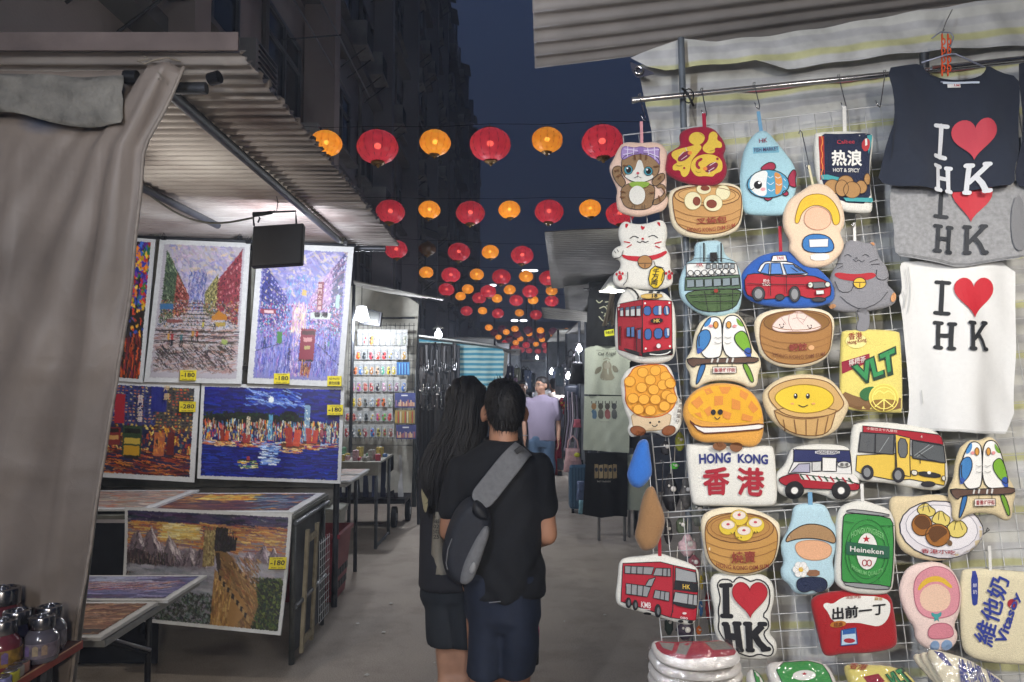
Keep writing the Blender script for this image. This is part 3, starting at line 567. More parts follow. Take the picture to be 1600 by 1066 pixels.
m.t('#b83848', 'Calbee', '1082,180 1165,175 1165,195 1084,198', .004); m.t('#e6e6e2', '热浪', '1056,226 1202,222 1200,300 1060,298', .03); m.t('#d6d6d2', 'HOT & SPICY', '1064,309 1190,309 1188,328 1066,326', .02)
for x, y, a, b in ((1062, 395, 38, 34), (1124, 372, 36, 30), (1226, 358, 16, 26), (1196, 395, 28, 30), (1105, 402, 30, 38), (1152, 410, 40, 38)): m.e('#a8804f', x, y, a, b, part='potato', line='#4c3420', lw=3)
m.p('#3f9aa0', '1112,446 1252,444 1252,464 1125,462', 'band', 0)
# two doll-shaped mats and one hooded mat: the figures on them are left out, plain patches keep their colours
m = mk('plush_mat', 'cream plush mat with plain yellow and blue patches beside the chips packet', A, '#e0c8ae', '945,395 980,368 1040,370 1080,395 1112,440 1132,510 1130,570 1106,600 1132,650 1117,692 1090,722 1050,757 980,767 930,752 893,712 863,682 873,640 848,600 836,540 853,470 888,430', .05)
m.loop('#cfc8a8', 965, 290, 385, 10, 985); m.p('#e0b93c', '900,500 925,445 985,420 1050,432 1095,490 1105,560 1070,575 1060,500 990,470 925,505 905,570 885,560', line='#8a6a20', lw=3); m.p('#e6b89c', '935,510 990,478 1055,505 1062,570 1000,600 930,575', line='#b0826a', lw=3); m.p('#3c78b8', '930,615 1050,612 1082,690 1000,705 915,690', line=DK, lw=4); m.p('#dfe2e4', '952,640 1045,634 1042,672 955,676', 'pocket', 0, line='#50607c', lw=3); m.p('#dcdcd8', '958,705 1050,702 1046,735 962,738', 'hem_patch', 1)
m = mk('plush_mat', 'pale blue plush mat with tan dome, navy patch and white flower', R4, '#b2d2de', '318,180 380,143 560,143 612,190 642,280 672,330 692,420 682,560 652,640 692,740 662,830 600,882 480,912 380,907 318,882 288,820 228,780 213,700 248,640 223,560 218,470 278,370 308,270', .032)
m.loop('#6f9fc0', 457, 60, 160, 34); m.p('#a8865f', '235,470 290,370 400,310 520,310 620,350 670,430 660,480 560,440 430,425 310,440', line=DK, lw=7); m.p('#e0ac86', '315,470 430,440 560,450 640,500 620,590 480,620 350,580', line='#b58a6a', lw=5); m.p('#1f2a48', '335,760 450,745 590,760 600,860 520,890 470,850 400,885 335,850', line=DK, lw=5); m.p('#8a6247', '415,690 530,690 530,745 415,740', 'patch', 1)
for i in range(6): m.e('#e8e8e6', 368+38*math.cos(i*PI/3), 684+38*math.sin(i*PI/3), 30, 30, part='petal', line='#c0c0be', lw=3)
m.e('#dcb440', 368, 684, 20, 20, part='flower_centre')
m = mk('plush_mat', 'pale pink plush mat with rose patches and a teal ribbon bow', Fc_, '#e6cfc8', '400,620 450,600 520,597 570,620 602,670 614,720 607,800 582,850 602,880 592,920 560,947 500,950 460,932 430,900 430,860 393,810 363,720 378,660', .03)
m.p('#d8929e', '415,690 430,640 480,610 540,615 580,650 598,720 590,790 540,815 470,815 425,780', line='#b06c7c', lw=3); m.p('#dcb43c', '430,700 460,655 520,645 570,690 560,700 520,668 470,675 440,710', 'band'); m.p('#e6c4ac', '440,710 500,672 560,705 560,775 500,795 445,775'); m.p('#cf8290', '478,835 560,832 580,885 520,895 465,890', line='#a86474', lw=3)
m.p('#3f9c9c', '485,790 505,800 528,788 524,808 512,812 518,830 506,818 496,830 498,810 486,806', 'bow', 1); m.e('#7f9cc0', 498, 922, 18, 22, part='patch'); m.e('#7f9cc0', 545, 920, 22, 22, part='patch')
# lucky cats
m = mk('plush_mat', 'white plush lucky cat mat with red collar and gold tag', A, WHT, '93,553 115,543 140,556 190,560 240,550 272,538 302,558 307,620 292,660 312,690 322,720 317,760 332,800 330,842 300,860 240,868 150,860 80,857 53,832 53,790 85,770 90,730 53,717 46,690 68,663 95,658 78,620 78,580', .038)
m.p(RED, '108,560 128,562 112,588', 'ear'); m.p(RED, '252,556 270,555 272,582', 'ear'); m.p(RED, '180,575 186,570 192,578 202,574 196,590 186,592', 'brow_mark')
m.ls(DK, 4, ['132,630 150,618 170,628', '218,625 238,616 258,628', '165,645 178,652 190,642 202,652 215,645']); m.ls(RED, 5, ['105,645 130,650', '118,672 138,660', '248,655 275,648', '250,668 268,676']); m.e(RED, 190, 633, 6, 5, part='nose')
m.p(RED, '86,702 120,712 200,716 260,706 302,684 302,706 240,734 180,742 110,730', 'collar'); m.e('#a87c4a', 200, 742, 33, 31, part='bell', line=DK, lw=3); m.ls(DK, 3, ['170,748 230,748', '200,752 200,768']); m.p('#e2c22c', '230,758 292,770 286,836 250,870 212,840', 'gold_tag', 1, line=DK, lw=4)
for i, ch in enumerate('千万両'): m.t(DK, ch, f'{238-i*4},{772+i*26} {268-i*4},{776+i*26} {264-i*4},{800+i*26} {234-i*4},{797+i*26}', .012, ex=.001)
for x, y in ((85, 808), (313, 806)): m.e(RED, x, y+6, 10, 14, part='paw_pad'); [m.e(RED, x+dx, y+dy, 5, 7, part='paw_pad') for dx, dy in ((-16, -10), (-2, -18), (12, -12))]
m.ls(DK, 3, ['100,690 90,720 60,722', '60,690 66,700', '72,684 78,694', '240,740 250,770 285,770', '120,790 118,830 100,850', '285,790 275,830'])
m = mk('plush_mat', 'grey plush cat mat with red collar, yellow bell and dangling tail', A, '#85868c', '1135,642 1175,627 1230,650 1272,636 1280,680 1292,720 1325,760 1335,812 1320,842 1362,878 1366,932 1300,957 1180,972 1090,967 1052,942 1058,905 1085,870 1058,830 1073,780 1100,740 1103,690', .028)
m.loop('#d8d8d4', 1174, 560, 640, 12)
m.p('#7c7d83', '1178,955 1238,955 1244,1010 1236,1050 1205,1066 1180,1052 1186,1020 1196,1000', 'tail', line='#55565c', lw=3, ex=.004); m.p('#c08a60', '1240,650 1262,644 1265,668', 'ear'); m.ls('#35363c', 3, ['1125,712 1140,703 1156,714', '1206,712 1220,703 1236,714', '1165,728 1178,740 1190,728 1202,742 1215,732', '1085,745 1115,748', '1092,770 1116,758', '1240,740 1275,728', '1246,752 1285,750', '1105,900 1140,935 1200,962 1280,930 1318,880', '1080,830 1100,880 1150,880 1165,850', '1270,780 1265,815 1300,828 1325,810'])
m.p('#a81f2c', '1076,784 1170,800 1262,786 1266,816 1170,832 1084,815', 'collar'); m.e('#d8b43c', 1192, 838, 29, 25, part='bell', line=DK, lw=3); m.ls(DK, 3, ['1165,835 1220,835', '1192,840 1192,856']); m.e('#c89468', 1346, 905, 13, 22, 15, 'paw_pad'); m.e('#c89468', 1070, 944, 13, 10, part='paw_pad'); m.e('#5c5d63', 1178, 722, 6, 5, part='nose')
# ferry
m = mk('plush_mat', 'pale blue plush mat of a green double-deck ferry', A, '#a9cbd6', '430,650 470,638 545,633 567,655 572,700 612,725 642,760 654,820 652,900 642,962 600,982 520,992 460,982 398,942 363,900 356,830 378,770 393,740 433,720', .034)
m.p('#455f38', '378,872 645,862 641,902 610,962 470,977 400,932', 'hull', line=DK, lw=4); m.p('#4f6b52', '386,812 637,800 642,864 383,872', 'lower_deck', 0, line=DK, lw=4); m.p('#dfe1de', '390,748 625,745 633,800 390,810', 'upper_deck', 0, line=DK, lw=4)
for i in range(6): m.p('#7d8c92', [(392+i*41, 824-i*1.5), (427+i*41, 822-i*1.5), (428+i*41, 856-i*1.5), (393+i*41, 860-i*1.5)], 'window', 0, line=DK, lw=3)
for i in range(5): m.p('#8b9498', [(482+i*28, 752), (500+i*28, 752), (500+i*28, 772), (482+i*28, 772)], 'window', 0, line=DK, lw=3)
for i in range(7): m.e('#d5d7d4', 408+i*32, 795-i*1.5, 13, 12, part='lifebuoy', line=DK, lw=3)
m.t('#a02434', 'HK', '435,750 466,750 466,766 435,766', .02); m.p('#17171b', '496,702 528,700 530,742 496,742', 'funnel', 0); m.ls('#17171b', 7, ['468,660 468,742', '548,660 548,742'], 0, 'mast'); m.ls(DK, 3, ['400,900 640,890', '415,930 628,925', '470,880 485,975', '540,878 545,970', '600,872 600,962', '392,745 430,728 560,728 625,742'], 0); m.e('#8a3024', 523, 878, 10, 9, part='badge')
# taxi
m = mk('plush_mat', 'blue plush mat of a red and white taxi', A, '#2c5cae', '648,790 690,740 740,703 820,686 900,688 962,730 1012,770 1062,820 1083,870 1080,917 1040,938 940,953 840,948 740,938 668,907 652,850', .04)
m.loop('#a02434', 830, 575, 695, 14); m.p('#dfe3e6', '716,795 742,742 790,735 872,740 910,762 968,806 850,812', 'cab', 1, line=DK, lw=4); m.p('#a81a2c', '660,802 720,792 800,802 960,800 1042,830 1060,862 1052,907 960,912 900,892 780,917 700,907 664,887', 'car_body', 1, line=DK, lw=4)
for q in ('733,790 756,750 775,747 772,798', '782,746 824,746 838,797 780,798', '836,750 884,754 946,795 854,798'): m.p('#4f80c4', q, 'window', 0, line=DK, lw=4)
m.p('#e6e6e2', '790,713 848,711 856,738 783,739', 'roof_sign', 0, line=DK, lw=4); m.t('#a81a2c', 'TAXI', '806,718 840,717 840,731 806,732', .012)
for x, y, a, b in ((820, 906, 20, 14), (1000, 916, 32, 10), (722, 890, 29, 33), (888, 892, 25, 36)): m.e('#3c3e44', x, y, a, b, part='wheel', line=DK, lw=4); b > 30 and m.e('#85888c', x, y, a*.62, b*.68, part='hub_cap')
m.t('#e6e6e2', '的士', '744,822 774,822 774,838 744,838', .012); m.t('#e6e6e2', 'TAXI', '738,842 778,842 778,854 738,854', .012); m.p('#6c7074', '970,838 1022,836 1030,862 975,866', 'grille', 0, line=DK, lw=3); m.e('#cfd3c8', 960, 850, 12, 13, part='headlight', line=DK, lw=3); m.e('#cfd3c8', 1038, 848, 12, 12, part='headlight', line=DK, lw=3); m.p('#dcdcd8', '985,876 1020,875 1022,892 987,894', 'number_plate', 0, line=DK, lw=2); m.ls(DK, 3, ['775,800 775,900', '848,805 850,890', '670,845 960,850', '870,770 900,790', '885,765 915,786'], 0)
# tram
m = mk('plush_mat', 'white plush mat of a red double-deck tram', T8, WHT, '375,235 400,180 430,140 470,125 520,140 560,150 690,155 735,190 770,240 782,330 785,500 778,600 740,645 640,662 520,655 430,620 375,585 358,520 362,330', .036)
m.p('#8f1626', '375,247 550,215 552,612 385,562', 'tram_side', 0, line=DK, lw=4); m.p('#b01c2e', '552,215 755,225 758,600 554,612', 'tram_front', 0, line=DK, lw=4)
for a, b, c, d in ((560, 262, 612, 325), (625, 260, 686, 325), (698, 262, 738, 325), (567, 420, 615, 495), (632, 418, 690, 490), (702, 415, 740, 485)): m.p('#38619e', [(a, b), (c, b), (c, d), (a, d)], 'window', 1, line=DK, lw=5)
for q in ('664,262 682,262 682,322 664,322', '712,265 722,265 732,320 720,322', '720,420 736,420 736,470 724,468'): m.p('#b9c0c8', q, 'curtain', 0)
for a, b, c, d in ((398, 275, 420, 332), (435, 272, 462, 332), (470, 268, 500, 332), (510, 265, 540, 332)): m.p('#b7b9b8', [(a, b), (c, b-4), (c, d), (a, d)], 'window', 0, line=DK, lw=4); m.p('#4f5f78', [(a, b), (c, b-4), (c, b+16), (a, b+20)], 'blind', 0)
for a, b, c, d in ((443, 412, 468, 475), (474, 410, 497, 478)): m.p('#4a689a', [(a, b), (c, b-3), (c, d), (a, d)], 'window', 0, line=DK, lw=4)
m.p('#741020', '512,420 546,415 546,592 512,582', 'door', 0, line=DK, lw=5); m.p('#4a689a', '520,430 540,428 540,490 520,490', 'door_window', 0); m.p('#38080f', '388,405 402,402 402,540 390,535', 'door', 0); m.p('#15151a', '610,350 692,347 692,383 610,384', 'plate', 1); m.t('#d8b860', 'HK', '630,355 674,354 674,379 630,380', .015)
m.p('#cfae60', '540,182 685,178 692,212 545,215', 'roof_sign', 1, line='#7a5c24', lw=3); m.t(DK, '18', '618,182 655,181 655,208 618,208', .015); m.ls('#17171b', 12, ['440,130 490,150 525,195 520,215', '600,170 620,168', '655,172 668,172'], 1, 'trolley_pole'); m.e('#e6dcdc', 663, 542, 16, 17, part='headlight', line=DK, lw=3)
m.p('#15151a', '552,588 762,560 762,598 556,614', 'bumper', 0); m.p('#15151a', '425,552 520,580 540,606 500,600 430,572', 'bumper', 1); m.l('#e0e0dc', 7, '605,598 660,605 720,596 742,580'); [m.e('#e0e0dc', x, y, 7, 7, part='lamp') for x, y in ((570, 247), (737, 245), (575, 560), (740, 545))]
# egg waffle
m = mk('plush_mat', 'plush mat of an orange egg waffle in a paper cup with feet', B, WHT, '170,385 230,380 300,378 327,410 347,480 352,530 377,560 380,640 352,702 300,727 245,695 190,705 140,728 117,690 133,650 108,600 93,530 86,460 108,420 130,400', .03)
m.p('#ceb896', '133,600 210,632 326,598 310,682 230,690 150,690', 'paper_cup', 1, line='#9c8460', lw=3); m.p('#df9c30', '150,395 200,385 290,383 312,420 342,460 332,500 347,530 337,580 290,620 210,632 150,612 108,560 113,510 103,460 130,430', 'waffle', line='#b4521e', lw=4)
for x, y in ((190, 420), (248, 412), (295, 440), (225, 455), (283, 478), (185, 490), (240, 500), (130, 462), (318, 470), (300, 525), (248, 545), (195, 545), (145, 540), (290, 575), (225, 595), (170, 590), (322, 540)): m.e('#e6a83c', x, y, 25, 23, part='bubble', line='#b87820', lw=3)
m.e('#824a26', 168, 690, 36, 22, 12, 'foot', line='#5a3018', lw=3); m.e('#824a26', 308, 688, 32, 22, -18, 'foot', line='#5a3018', lw=3); m.e(DK, 223, 652, 5, 5, part='eye'); m.e(DK, 264, 648, 5, 5, part='eye'); m.l(DK, 4, '232,664 244,672 256,662')
for i, ch in enumerate('香港鷄蛋仔'): m.t('#43301f', ch, f'{356-i*4},{540+i*24} {374-i*4},{541+i*24} {372-i*4},{560+i*24} {354-i*4},{559+i*24}', .01)
# lovebirds (two mats)
def birds(label, crop, lift, base):
    m = mk('plush_mat', label, crop, base, '465,180 510,153 560,160 610,138 652,160 682,220 702,300 737,345 748,385 732,420 727,482 690,495 640,467 560,456 480,467 440,498 408,482 413,430 393,400 388,360 418,320 428,250 448,200', lift)
    m.p('#2c68a4', '430,475 452,382 482,380 466,430 440,478', 'tail', line=DK, lw=4); m.p('#6c9a2c', '648,380 676,380 707,460 690,472 665,420', 'tail', line=DK, lw=4)
    m.p('#e6e6e2', '470,200 500,163 540,163 557,195 557,345 520,357 470,357 443,300 450,240', 'bird', line=DK, lw=5); m.p('#e6e6e2', '557,195 580,158 625,156 657,200 692,300 692,345 640,362 557,345', 'bird', line=DK, lw=5)
    m.p('#3c80bc', '470,205 490,168 508,165 500,200 475,215', 'crown'); m.p('#6f9c30', '618,162 650,195 660,212 628,205', 'crown'); m.p('#3878b4', '438,240 488,218 507,258 480,312 433,342', 'wing', line=DK, lw=4); m.p('#74a82e', '615,242 655,224 688,280 690,345 640,312 610,272', 'wing', line=DK, lw=4); m.p('#2c50a0', '436,305 470,318 436,345', 'wing_tip'); m.p('#2c50a0', '650,318 688,300 692,362 672,352', 'wing_tip')
    m.p('#5c4438', '393,354 480,360 560,356 725,348 727,374 640,380 560,378 440,384 420,402 394,380', 'branch', 1, line=DK, lw=4)
    for x in (525, 585): m.e('#cf9440', x, 202, 11, 16, part='beak', line='#4c3010', lw=3)
    for x in (502, 612): m.e('#d89090', x, 208, 10, 7, part='cheek')
    m.ls('#c8c8c4', 8, ['508,362 504,374', '535,360 531,372', '578,360 574,374', '604,358 600,372'], 0, 'claw'); m.ls('#a8a8a4', 3, ['520,260 535,265 550,258', '520,285 535,290 550,283', '565,258 580,265 595,258', '565,285 580,290 596,284'])
    m.p('#e4ded6', '508,397 617,396 617,425 508,427', 'sign', 0, line=DK, lw=3); m.t('#a02c34', '香港雀仔街', '513,402 612,401 612,420 513,422', .012); m.ls(DK, 3, ['530,378 530,397', '598,376 598,396'], 0)
birds('cream plush mat of two lovebirds on a branch, below the ferry', B, .042, '#e4dabc'); birds('cream plush mat of two lovebirds hanging below the white shirt', (1368.6, 629.2, 3.38, 2.65), .05, '#d8c8a0')
# pineapple bun
m = mk('plush_mat', 'plush mat of a smiling yellow pineapple bun with butter', B, '#d99e48', '428,505 500,473 570,468 640,478 702,510 742,570 757,640 754,722 720,768 660,764 620,750 540,745 470,748 418,722 393,660 375,620 383,560', .048)
m.p('#e0a828', '432,515 500,485 570,480 640,490 695,520 735,580 748,640 640,658 500,650 440,640 395,600 400,560', 'crust')
for q in ('470,500 500,490 515,515 485,525', '540,488 600,486 580,520 555,520', '640,500 680,520 665,550 635,530', '410,560 450,530 470,560 440,590', '520,530 560,530 560,570 520,575', '600,540 640,555 640,595 600,590', '690,550 725,590 700,610 675,580', '470,595 500,575 515,605 490,625', '560,595 600,610 590,640 560,630', '650,610 700,625 690,648 645,640', '425,610 455,605 460,632'): m.p('#d68a3a', q, 'crust_square', 0)
m.p('#e4e2dc', '392,634 440,672 520,674 640,668 752,655 753,682 640,692 520,700 455,702', 'butter', 1, line='#5a2a14', lw=6); m.e(DK, 514, 605, 12, 13, part='eye'); m.e(DK, 546, 604, 12, 13, part='eye'); m.l(DK, 4, '520,628 532,640 544,628')
m.e('#7c5030', 545, 762, 32, 19, part='foot', ex=.003); m.e('#7c5030', 622, 766, 30, 22, part='foot', ex=.003)
# egg tart
m = mk('plush_mat', 'plush mat of a smiling yellow egg tart', B, '#dac7a0', '743,520 790,468 860,433 950,426 1040,438 1092,480 1122,530 1150,570 1132,620 1092,692 1020,728 940,728 860,702 798,652 758,590', .034)
m.p('#c09a60', '792,580 1085,580 1070,640 1055,690 1010,714 920,712 860,690 815,650', 'tart_case', 1, line='#6f4c28', lw=4); m.p('#c9a468', '762,525 800,482 860,458 930,446 1000,452 1060,472 1102,530 1122,572 1075,612 1000,628 900,630 820,604', 'crust', line='#6f4c28', lw=4); m.p('#dfc034', '790,545 830,495 930,472 1030,490 1078,540 1050,590 960,612 860,600', 'custard', line='#9a7a28', lw=4)
m.ls('#7a5530', 4, ['840,640 850,690', '890,640 900,705', '945,640 945,712', '1000,636 990,712', '1045,625 1030,700', '800,600 860,628 950,638 1050,620 1090,596'])
for x in (898, 953): m.e(DK, x, 530, 9, 13, part='eye'); m.e('#fff', x-2, 525, 3, 4, part='glint') if False else m.e('#ffffff', x-2, 525, 3, 4, part='glint')
m.l(DK, 4, '912,572 932,582 952,572'); m.e('#dca060', 882, 565, 9, 5, part='cheek'); m.e('#dca060', 978, 565, 9, 5, part='cheek')
# lemon tea
m = mk('plush_mat', 'pale yellow plush mat of a lemon tea carton with green letters', E, '#ded074', '165,532 180,520 300,514 430,522 445,540 450,900 430,907 170,892 156,860', .03)
m.p('#7c5c3a', '160,800 230,830 330,852 448,825 448,898 170,888', 'tea', 1); m.e('#e4dc94', 230, 572, 50, 34, part='label_patch', line='#c8b860', lw=2); m.t('#94402c', '香港', '192,535 256,530 258,562 194,568', .012); m.t('#8a3424', 'Hong Kong', '188,572 274,556 276,578 190,596', .012)
m.p('#8f1c34', '164,668 290,630 292,668 165,724', 'ribbon', 0); m.t('#d8ccc8', '檸檬茶', '192,660 270,640 272,668 194,692', .01); m.t('#1d3c2c', 'VLT', '200,690 410,595 420,722 236,782', .09); m.t('#2f8a50', 'VLT', '212,692 402,606 408,706 240,766', .035, ex=.001)
m.p('#2f6a3c', '235,822 262,786 325,782 310,830 270,855', 'leaf'); m.e('#d8c85c', 352, 836, 66, 64, part='lemon', line='#f0e070', lw=4); m.p('#8a6a30', '290,842 418,842 405,880 352,900 300,880', 'lemon_half'); m.l('#f0e27a', 4, [(352+52*math.cos(t), 836+50*math.sin(t)) for t in [i*PI/10 for i in range(20)]], True, 0); m.ls('#f0e27a', 5, ['352,842 352,895', '352,842 312,875', '352,842 392,875', '310,820 330,800 352,815', '352,815 375,800 395,820'])
# Hong Kong sign
m = mk('plush_mat', 'white plush mat reading HONG KONG in navy over red characters', R3, WHT, '493,200 530,180 700,190 960,212 1200,188 1228,230 1243,400 1253,660 1210,698 980,703 720,698 570,698 538,660 508,420', .034, smooth=1)
m.t('#262f74', 'HONG', '600,265 865,250 862,340 604,348', .035); m.t('#262f74', 'KONG', '920,262 1170,268 1168,352 922,338', .035); m.t('#a0182c', '香', '620,385 865,368 842,605 642,612', .03); m.t('#a0182c', '港', '908,372 1140,378 1138,615 916,606', .03)
# food truck
m = mk('plush_mat', 'white plush mat of a red and navy food truck', B, WHT, '806,912 813,885 850,850 868,800 888,768 960,753 1060,753 1142,763 1163,800 1168,880 1198,920 1198,982 1150,1003 1090,1018 1040,993 960,973 910,1008 860,1003 813,972', .032)
m.p('#222a5c', '888,776 1146,781 1152,836 884,832', 'roof', 0, line=DK, lw=4); m.p('#dcdce0', '985,779 1100,779 1098,800 986,799', 'sign', 1); m.t(DK, 'HONG KONG', '992,782 1094,782 1094,797 992,796', .01); m.p('#dcdcda', '884,832 1152,836 1155,890 966,890 860,885', 'truck_side', 0, line=DK, lw=4); m.p('#a9a8bc', '872,880 908,842 960,840 960,882', 'cab_window', 0, line=DK, lw=4)
m.p('#c9cac8', '970,832 1014,830 1014,876 970,876', 'hatch', 0, line=DK, lw=4); m.p('#e2e2de', '1018,812 1084,815 1084,878 1018,876', 'hatch', 0, line=DK, lw=4); m.e('#e2e2de', 1118, 845, 30, 14, part='badge', line=DK, lw=3); m.t(DK, '香港', '1098,836 1138,837 1138,855 1098,854', .01)
m.p('#a0182a', '820,905 880,884 930,890 1192,928 1190,962 1150,965 1050,960 940,955 850,945 818,925', 'truck_body', 1, line=DK, lw=4); m.p('#e0dedA', '905,884 1160,890 1190,925 1150,935 1040,925 920,912', 'leaf_band', 0)
for i in range(9): m.ls('#a0182a' if i % 2 else '#2c5038', 7, [f'{915+i*28},{893+i*2} {930+i*28},{912+i*2}'], 0, 'leaf')
for x in (888, 1102): m.e('#17171b', x, 964, 44, 44, part='tyre'); m.e('#e4e4e0', x, 964, 17, 17, part='hub', line='#606060', lw=3)
# minibus
m = mk('plush_mat', 'white plush mat of a yellow minibus with a red roof', Fc_, WHT, '183,75 203,49 330,50 420,63 532,83 550,200 553,292 520,318 440,312 320,288 230,284 188,268 170,245 178,150', .036)
m.p('#d9b848', '200,180 345,172 400,180 535,208 533,296 400,272 345,278 215,252 195,240', 'bus_body', 0, line=DK, lw=3); m.p('#a0182a', '222,64 415,86 526,100 532,138 408,118 345,97 222,92', 'roof', 0, line=DK, lw=3); m.t('#e2c8c4', '小型巴士十九座位', '236,69 354,80 354,90 236,80', .006)
m.p('#54575a', '213,90 342,98 338,176 205,166', 'window', 0, line=DK, lw=4); m.p('#dcbc50', '346,98 402,112 402,262 352,252', 'door', 0, line=DK, lw=3); m.p('#5f6366', '356,110 392,118 392,190 356,186', 'door_window', 1, line=DK, lw=3); m.p('#4e5356', '410,120 530,142 536,208 412,190', 'windscreen', 0, line=DK, lw=4); m.ls('#8e9496', 2.5, ['420,180 475,138', '430,184 490,142', '285,165 320,110'], 0); m.ls(DK, 3, ['435,170 470,195 500,200', '345,130 345,270', '440,192 440,210', '270,95 268,170'], 0)
m.p('#1d1d22', '430,238 515,248 516,268 434,260', 'grille', 1); m.e('#dedede', 472, 246, 7, 6, part='badge'); m.p('#d4d0c0', '405,235 428,238 426,258 405,254', 'headlight', 1, line=DK, lw=3); m.p('#d4d0c0', '518,258 533,258 532,278 518,274', 'headlight', 1, line=DK, lw=3); m.t('#c8c0bc', '4', '440,100 446,100 446,112 440,112', .01)
for x, y, a, b in ((237, 246, 24, 29), (466, 290, 28, 12), (355, 256, 24, 30)): m.e('#232329', x, y, a, b, part='tyre'); b > 20 and m.e('#7a7d80', x-2, y, a*.55, b*.62, part='hub')
# plate of snacks
m = mk('plush_mat', 'cream plush mat of a plate of fish balls and dumplings', Fc_, '#d8c8a2', '328,355 348,338 430,343 490,333 560,338 642,380 697,440 700,500 652,562 560,593 480,595 398,572 358,530 346,450 328,400', .03)
m.e('#dad7dc', 527, 470, 168, 112, 8, 'plate', line='#2a2c3c', lw=4); m.e('#e0dee2', 525, 462, 142, 88, 8, 'plate_well', line='#8a8a98', lw=2)
for q in ('425,392 440,372 468,364 480,378 505,395 490,420 445,415', '482,435 500,405 522,394 540,408 562,425 548,458 510,450', '542,462 560,440 585,428 612,440 628,470 600,502 555,496'): m.p('#d8c66c', q, 'dumpling', 1, line='#40381c', lw=3)
m.ls('#40381c', 2, ['455,370 450,395', '470,375 478,400', '515,400 512,430', '530,405 540,435', '580,435 572,470', '595,438 605,470'])
for x, y, a, b in ((446, 450, 40, 42), (507, 490, 48, 44)): m.e('#9c6428', x, y, a, b, part='fish_ball', line='#40280f', lw=3)
m.p('#5f3a18', '410,440 430,412 465,415 482,445 470,465 440,470', 'sauce'); m.p('#5f3a18', '465,480 490,452 530,455 550,480 520,500 490,525', 'sauce'); m.t('#a03844', '香港小吃', '440,540 576,550 576,566 440,558', .01); m.p('#6c5238', '545,505 565,515 560,535 540,525', 'sauce', 1)
# love HK mat
def slab_ihk(m, col, mp, w=17, red='#b81f2e', part='lettering', mt=None, mr=None):
    L = lambda *q: [mp(*x) for x in q]; k = dict(part=part, sm=0, m=mt)
    for q in (((603, 299), (656, 305)), ((627, 300), (622, 445)), ((599, 440), (650, 447)), ((596, 486), (624, 490)), ((611, 488), (603, 600)), ((592, 601), (616, 604)), ((655, 495), (674, 497)), ((663, 496), (658, 606)), ((650, 607), (670, 609)), ((608, 546), (660, 549)), ((735, 490), (760, 492)), ((747, 491), (745, 607)), ((738, 608), (757, 610)), ((809, 489), (828, 490)), ((820, 494), (752, 566)), ((778, 543), (800, 572), (815, 606)), ((813, 610), (830, 611))): m.l(col, w, L(*q), **k)
    m.p(red, [mp(*q) for q in heart(672, 282, 857, 470)], 'heart', 0, m=mr)
m = mk('plush_mat', 'white plush mat with black letters and a red heart, lowest of its column', R6, WHT, '683,230 730,193 850,198 920,188 1000,213 1100,198 1172,250 1198,320 1193,420 1162,520 1167,620 1152,680 1212,740 1218,820 1182,872 1080,893 940,883 830,860 780,800 720,700 700,600 712,500 688,400 678,300', .036)
m.l(DK, 10, '728,280 760,237 830,240 858,268 880,232 920,218 980,244 1000,256 1060,232 1130,270 1157,340 1142,460 1088,525 1136,560 1142,620 1095,660 1120,720 1182,780 1170,842 1120,852 1065,830 1000,856 940,842 850,800 790,730 756,680 735,630 745,560 735,480 755,400 742,330', True)
BL = '#15161c'
for q in ('760,288 838,284', '768,530 840,532', '780,596 805,596', '865,590 905,590', '950,590 990,590', '1065,590 1110,590', '805,795 850,800', '892,796 922,800', '970,796 1010,800', '1090,795 1140,790'): m.l(BL, 34, q, sm=0, part='lettering')
for q in ('798,290 800,528', '800,600 828,790', '880,595 905,792', '975,600 985,795', '1085,600 1000,690', '1020,670 1060,740 1110,790', '815,690 892,694'): m.l(BL, 50, q, sm=0, part='lettering', cap=False)
m.p('#b01c2c', heart(848, 258, 1130, 540), 'heart', 0, line='#8a1420', lw=6)
# double-deck bus
m = mk('plush_mat', 'white plush mat of a red double-deck bus marked HK', Cc, WHT, '88,445 150,428 240,423 300,410 352,428 430,453 482,478 503,510 498,640 493,752 450,783 380,763 280,733 170,703 88,683 69,640 83,540', .05)
m.loop('#a02030', 297, 310, 420, 16); m.p('#a81a2e', '108,458 300,452 366,468 362,700 350,732 98,652', 'bus_side', 0, line=DK, lw=4); m.p('#b01c30', '366,468 482,494 494,600 482,752 352,732 362,690', 'bus_front', 0, line=DK, lw=4)
for q in ('118,470 268,478 255,516 118,508', '276,482 350,484 352,525 262,520', '240,540 275,528 255,575 222,572', '124,558 222,572 250,580 232,628 124,612', '272,592 345,603 342,648 262,632'): m.p('#8a8d90', q, 'window', 0, line=DK, lw=4)
m.ls(DK, 4, ['150,472 148,510', '180,474 178,512', '212,476 210,514', '312,484 310,523', '335,486 333,524', '152,562 150,616', '182,566 180,620', '212,572 208,624', '300,598 296,638', '322,602 318,642'], 0)
m.p('#94989b', '376,478 480,504 484,556 376,544', 'windscreen', 0, line=DK, lw=4); m.p('#191a20', '370,544 490,560 489,606 368,590', 'destination_sign', 0); m.t('#d8b850', 'HK', '412,562 450,566 450,588 412,586', .012); m.p('#9a9ea0', '372,600 488,618 486,672 362,650', 'windscreen', 0, line=DK, lw=5); m.p('#191a20', '358,648 484,672 482,688 440,684 362,664', 'bumper', 1); m.ls(DK, 4, ['440,615 436,665', '466,618 463,670', '478,500 490,560'], 0)
m.t('#e0d4d4', 'KMB', '200,648 250,655 250,684 200,678', .008); m.l('#e0d4d4', 3, '202,686 246,692', sm=0); m.t('#e0d4d4', '080', '398,722 436,728 436,740 398,735', .01); m.e('#e0d4d4', 420, 708, 11, 6, part='badge')
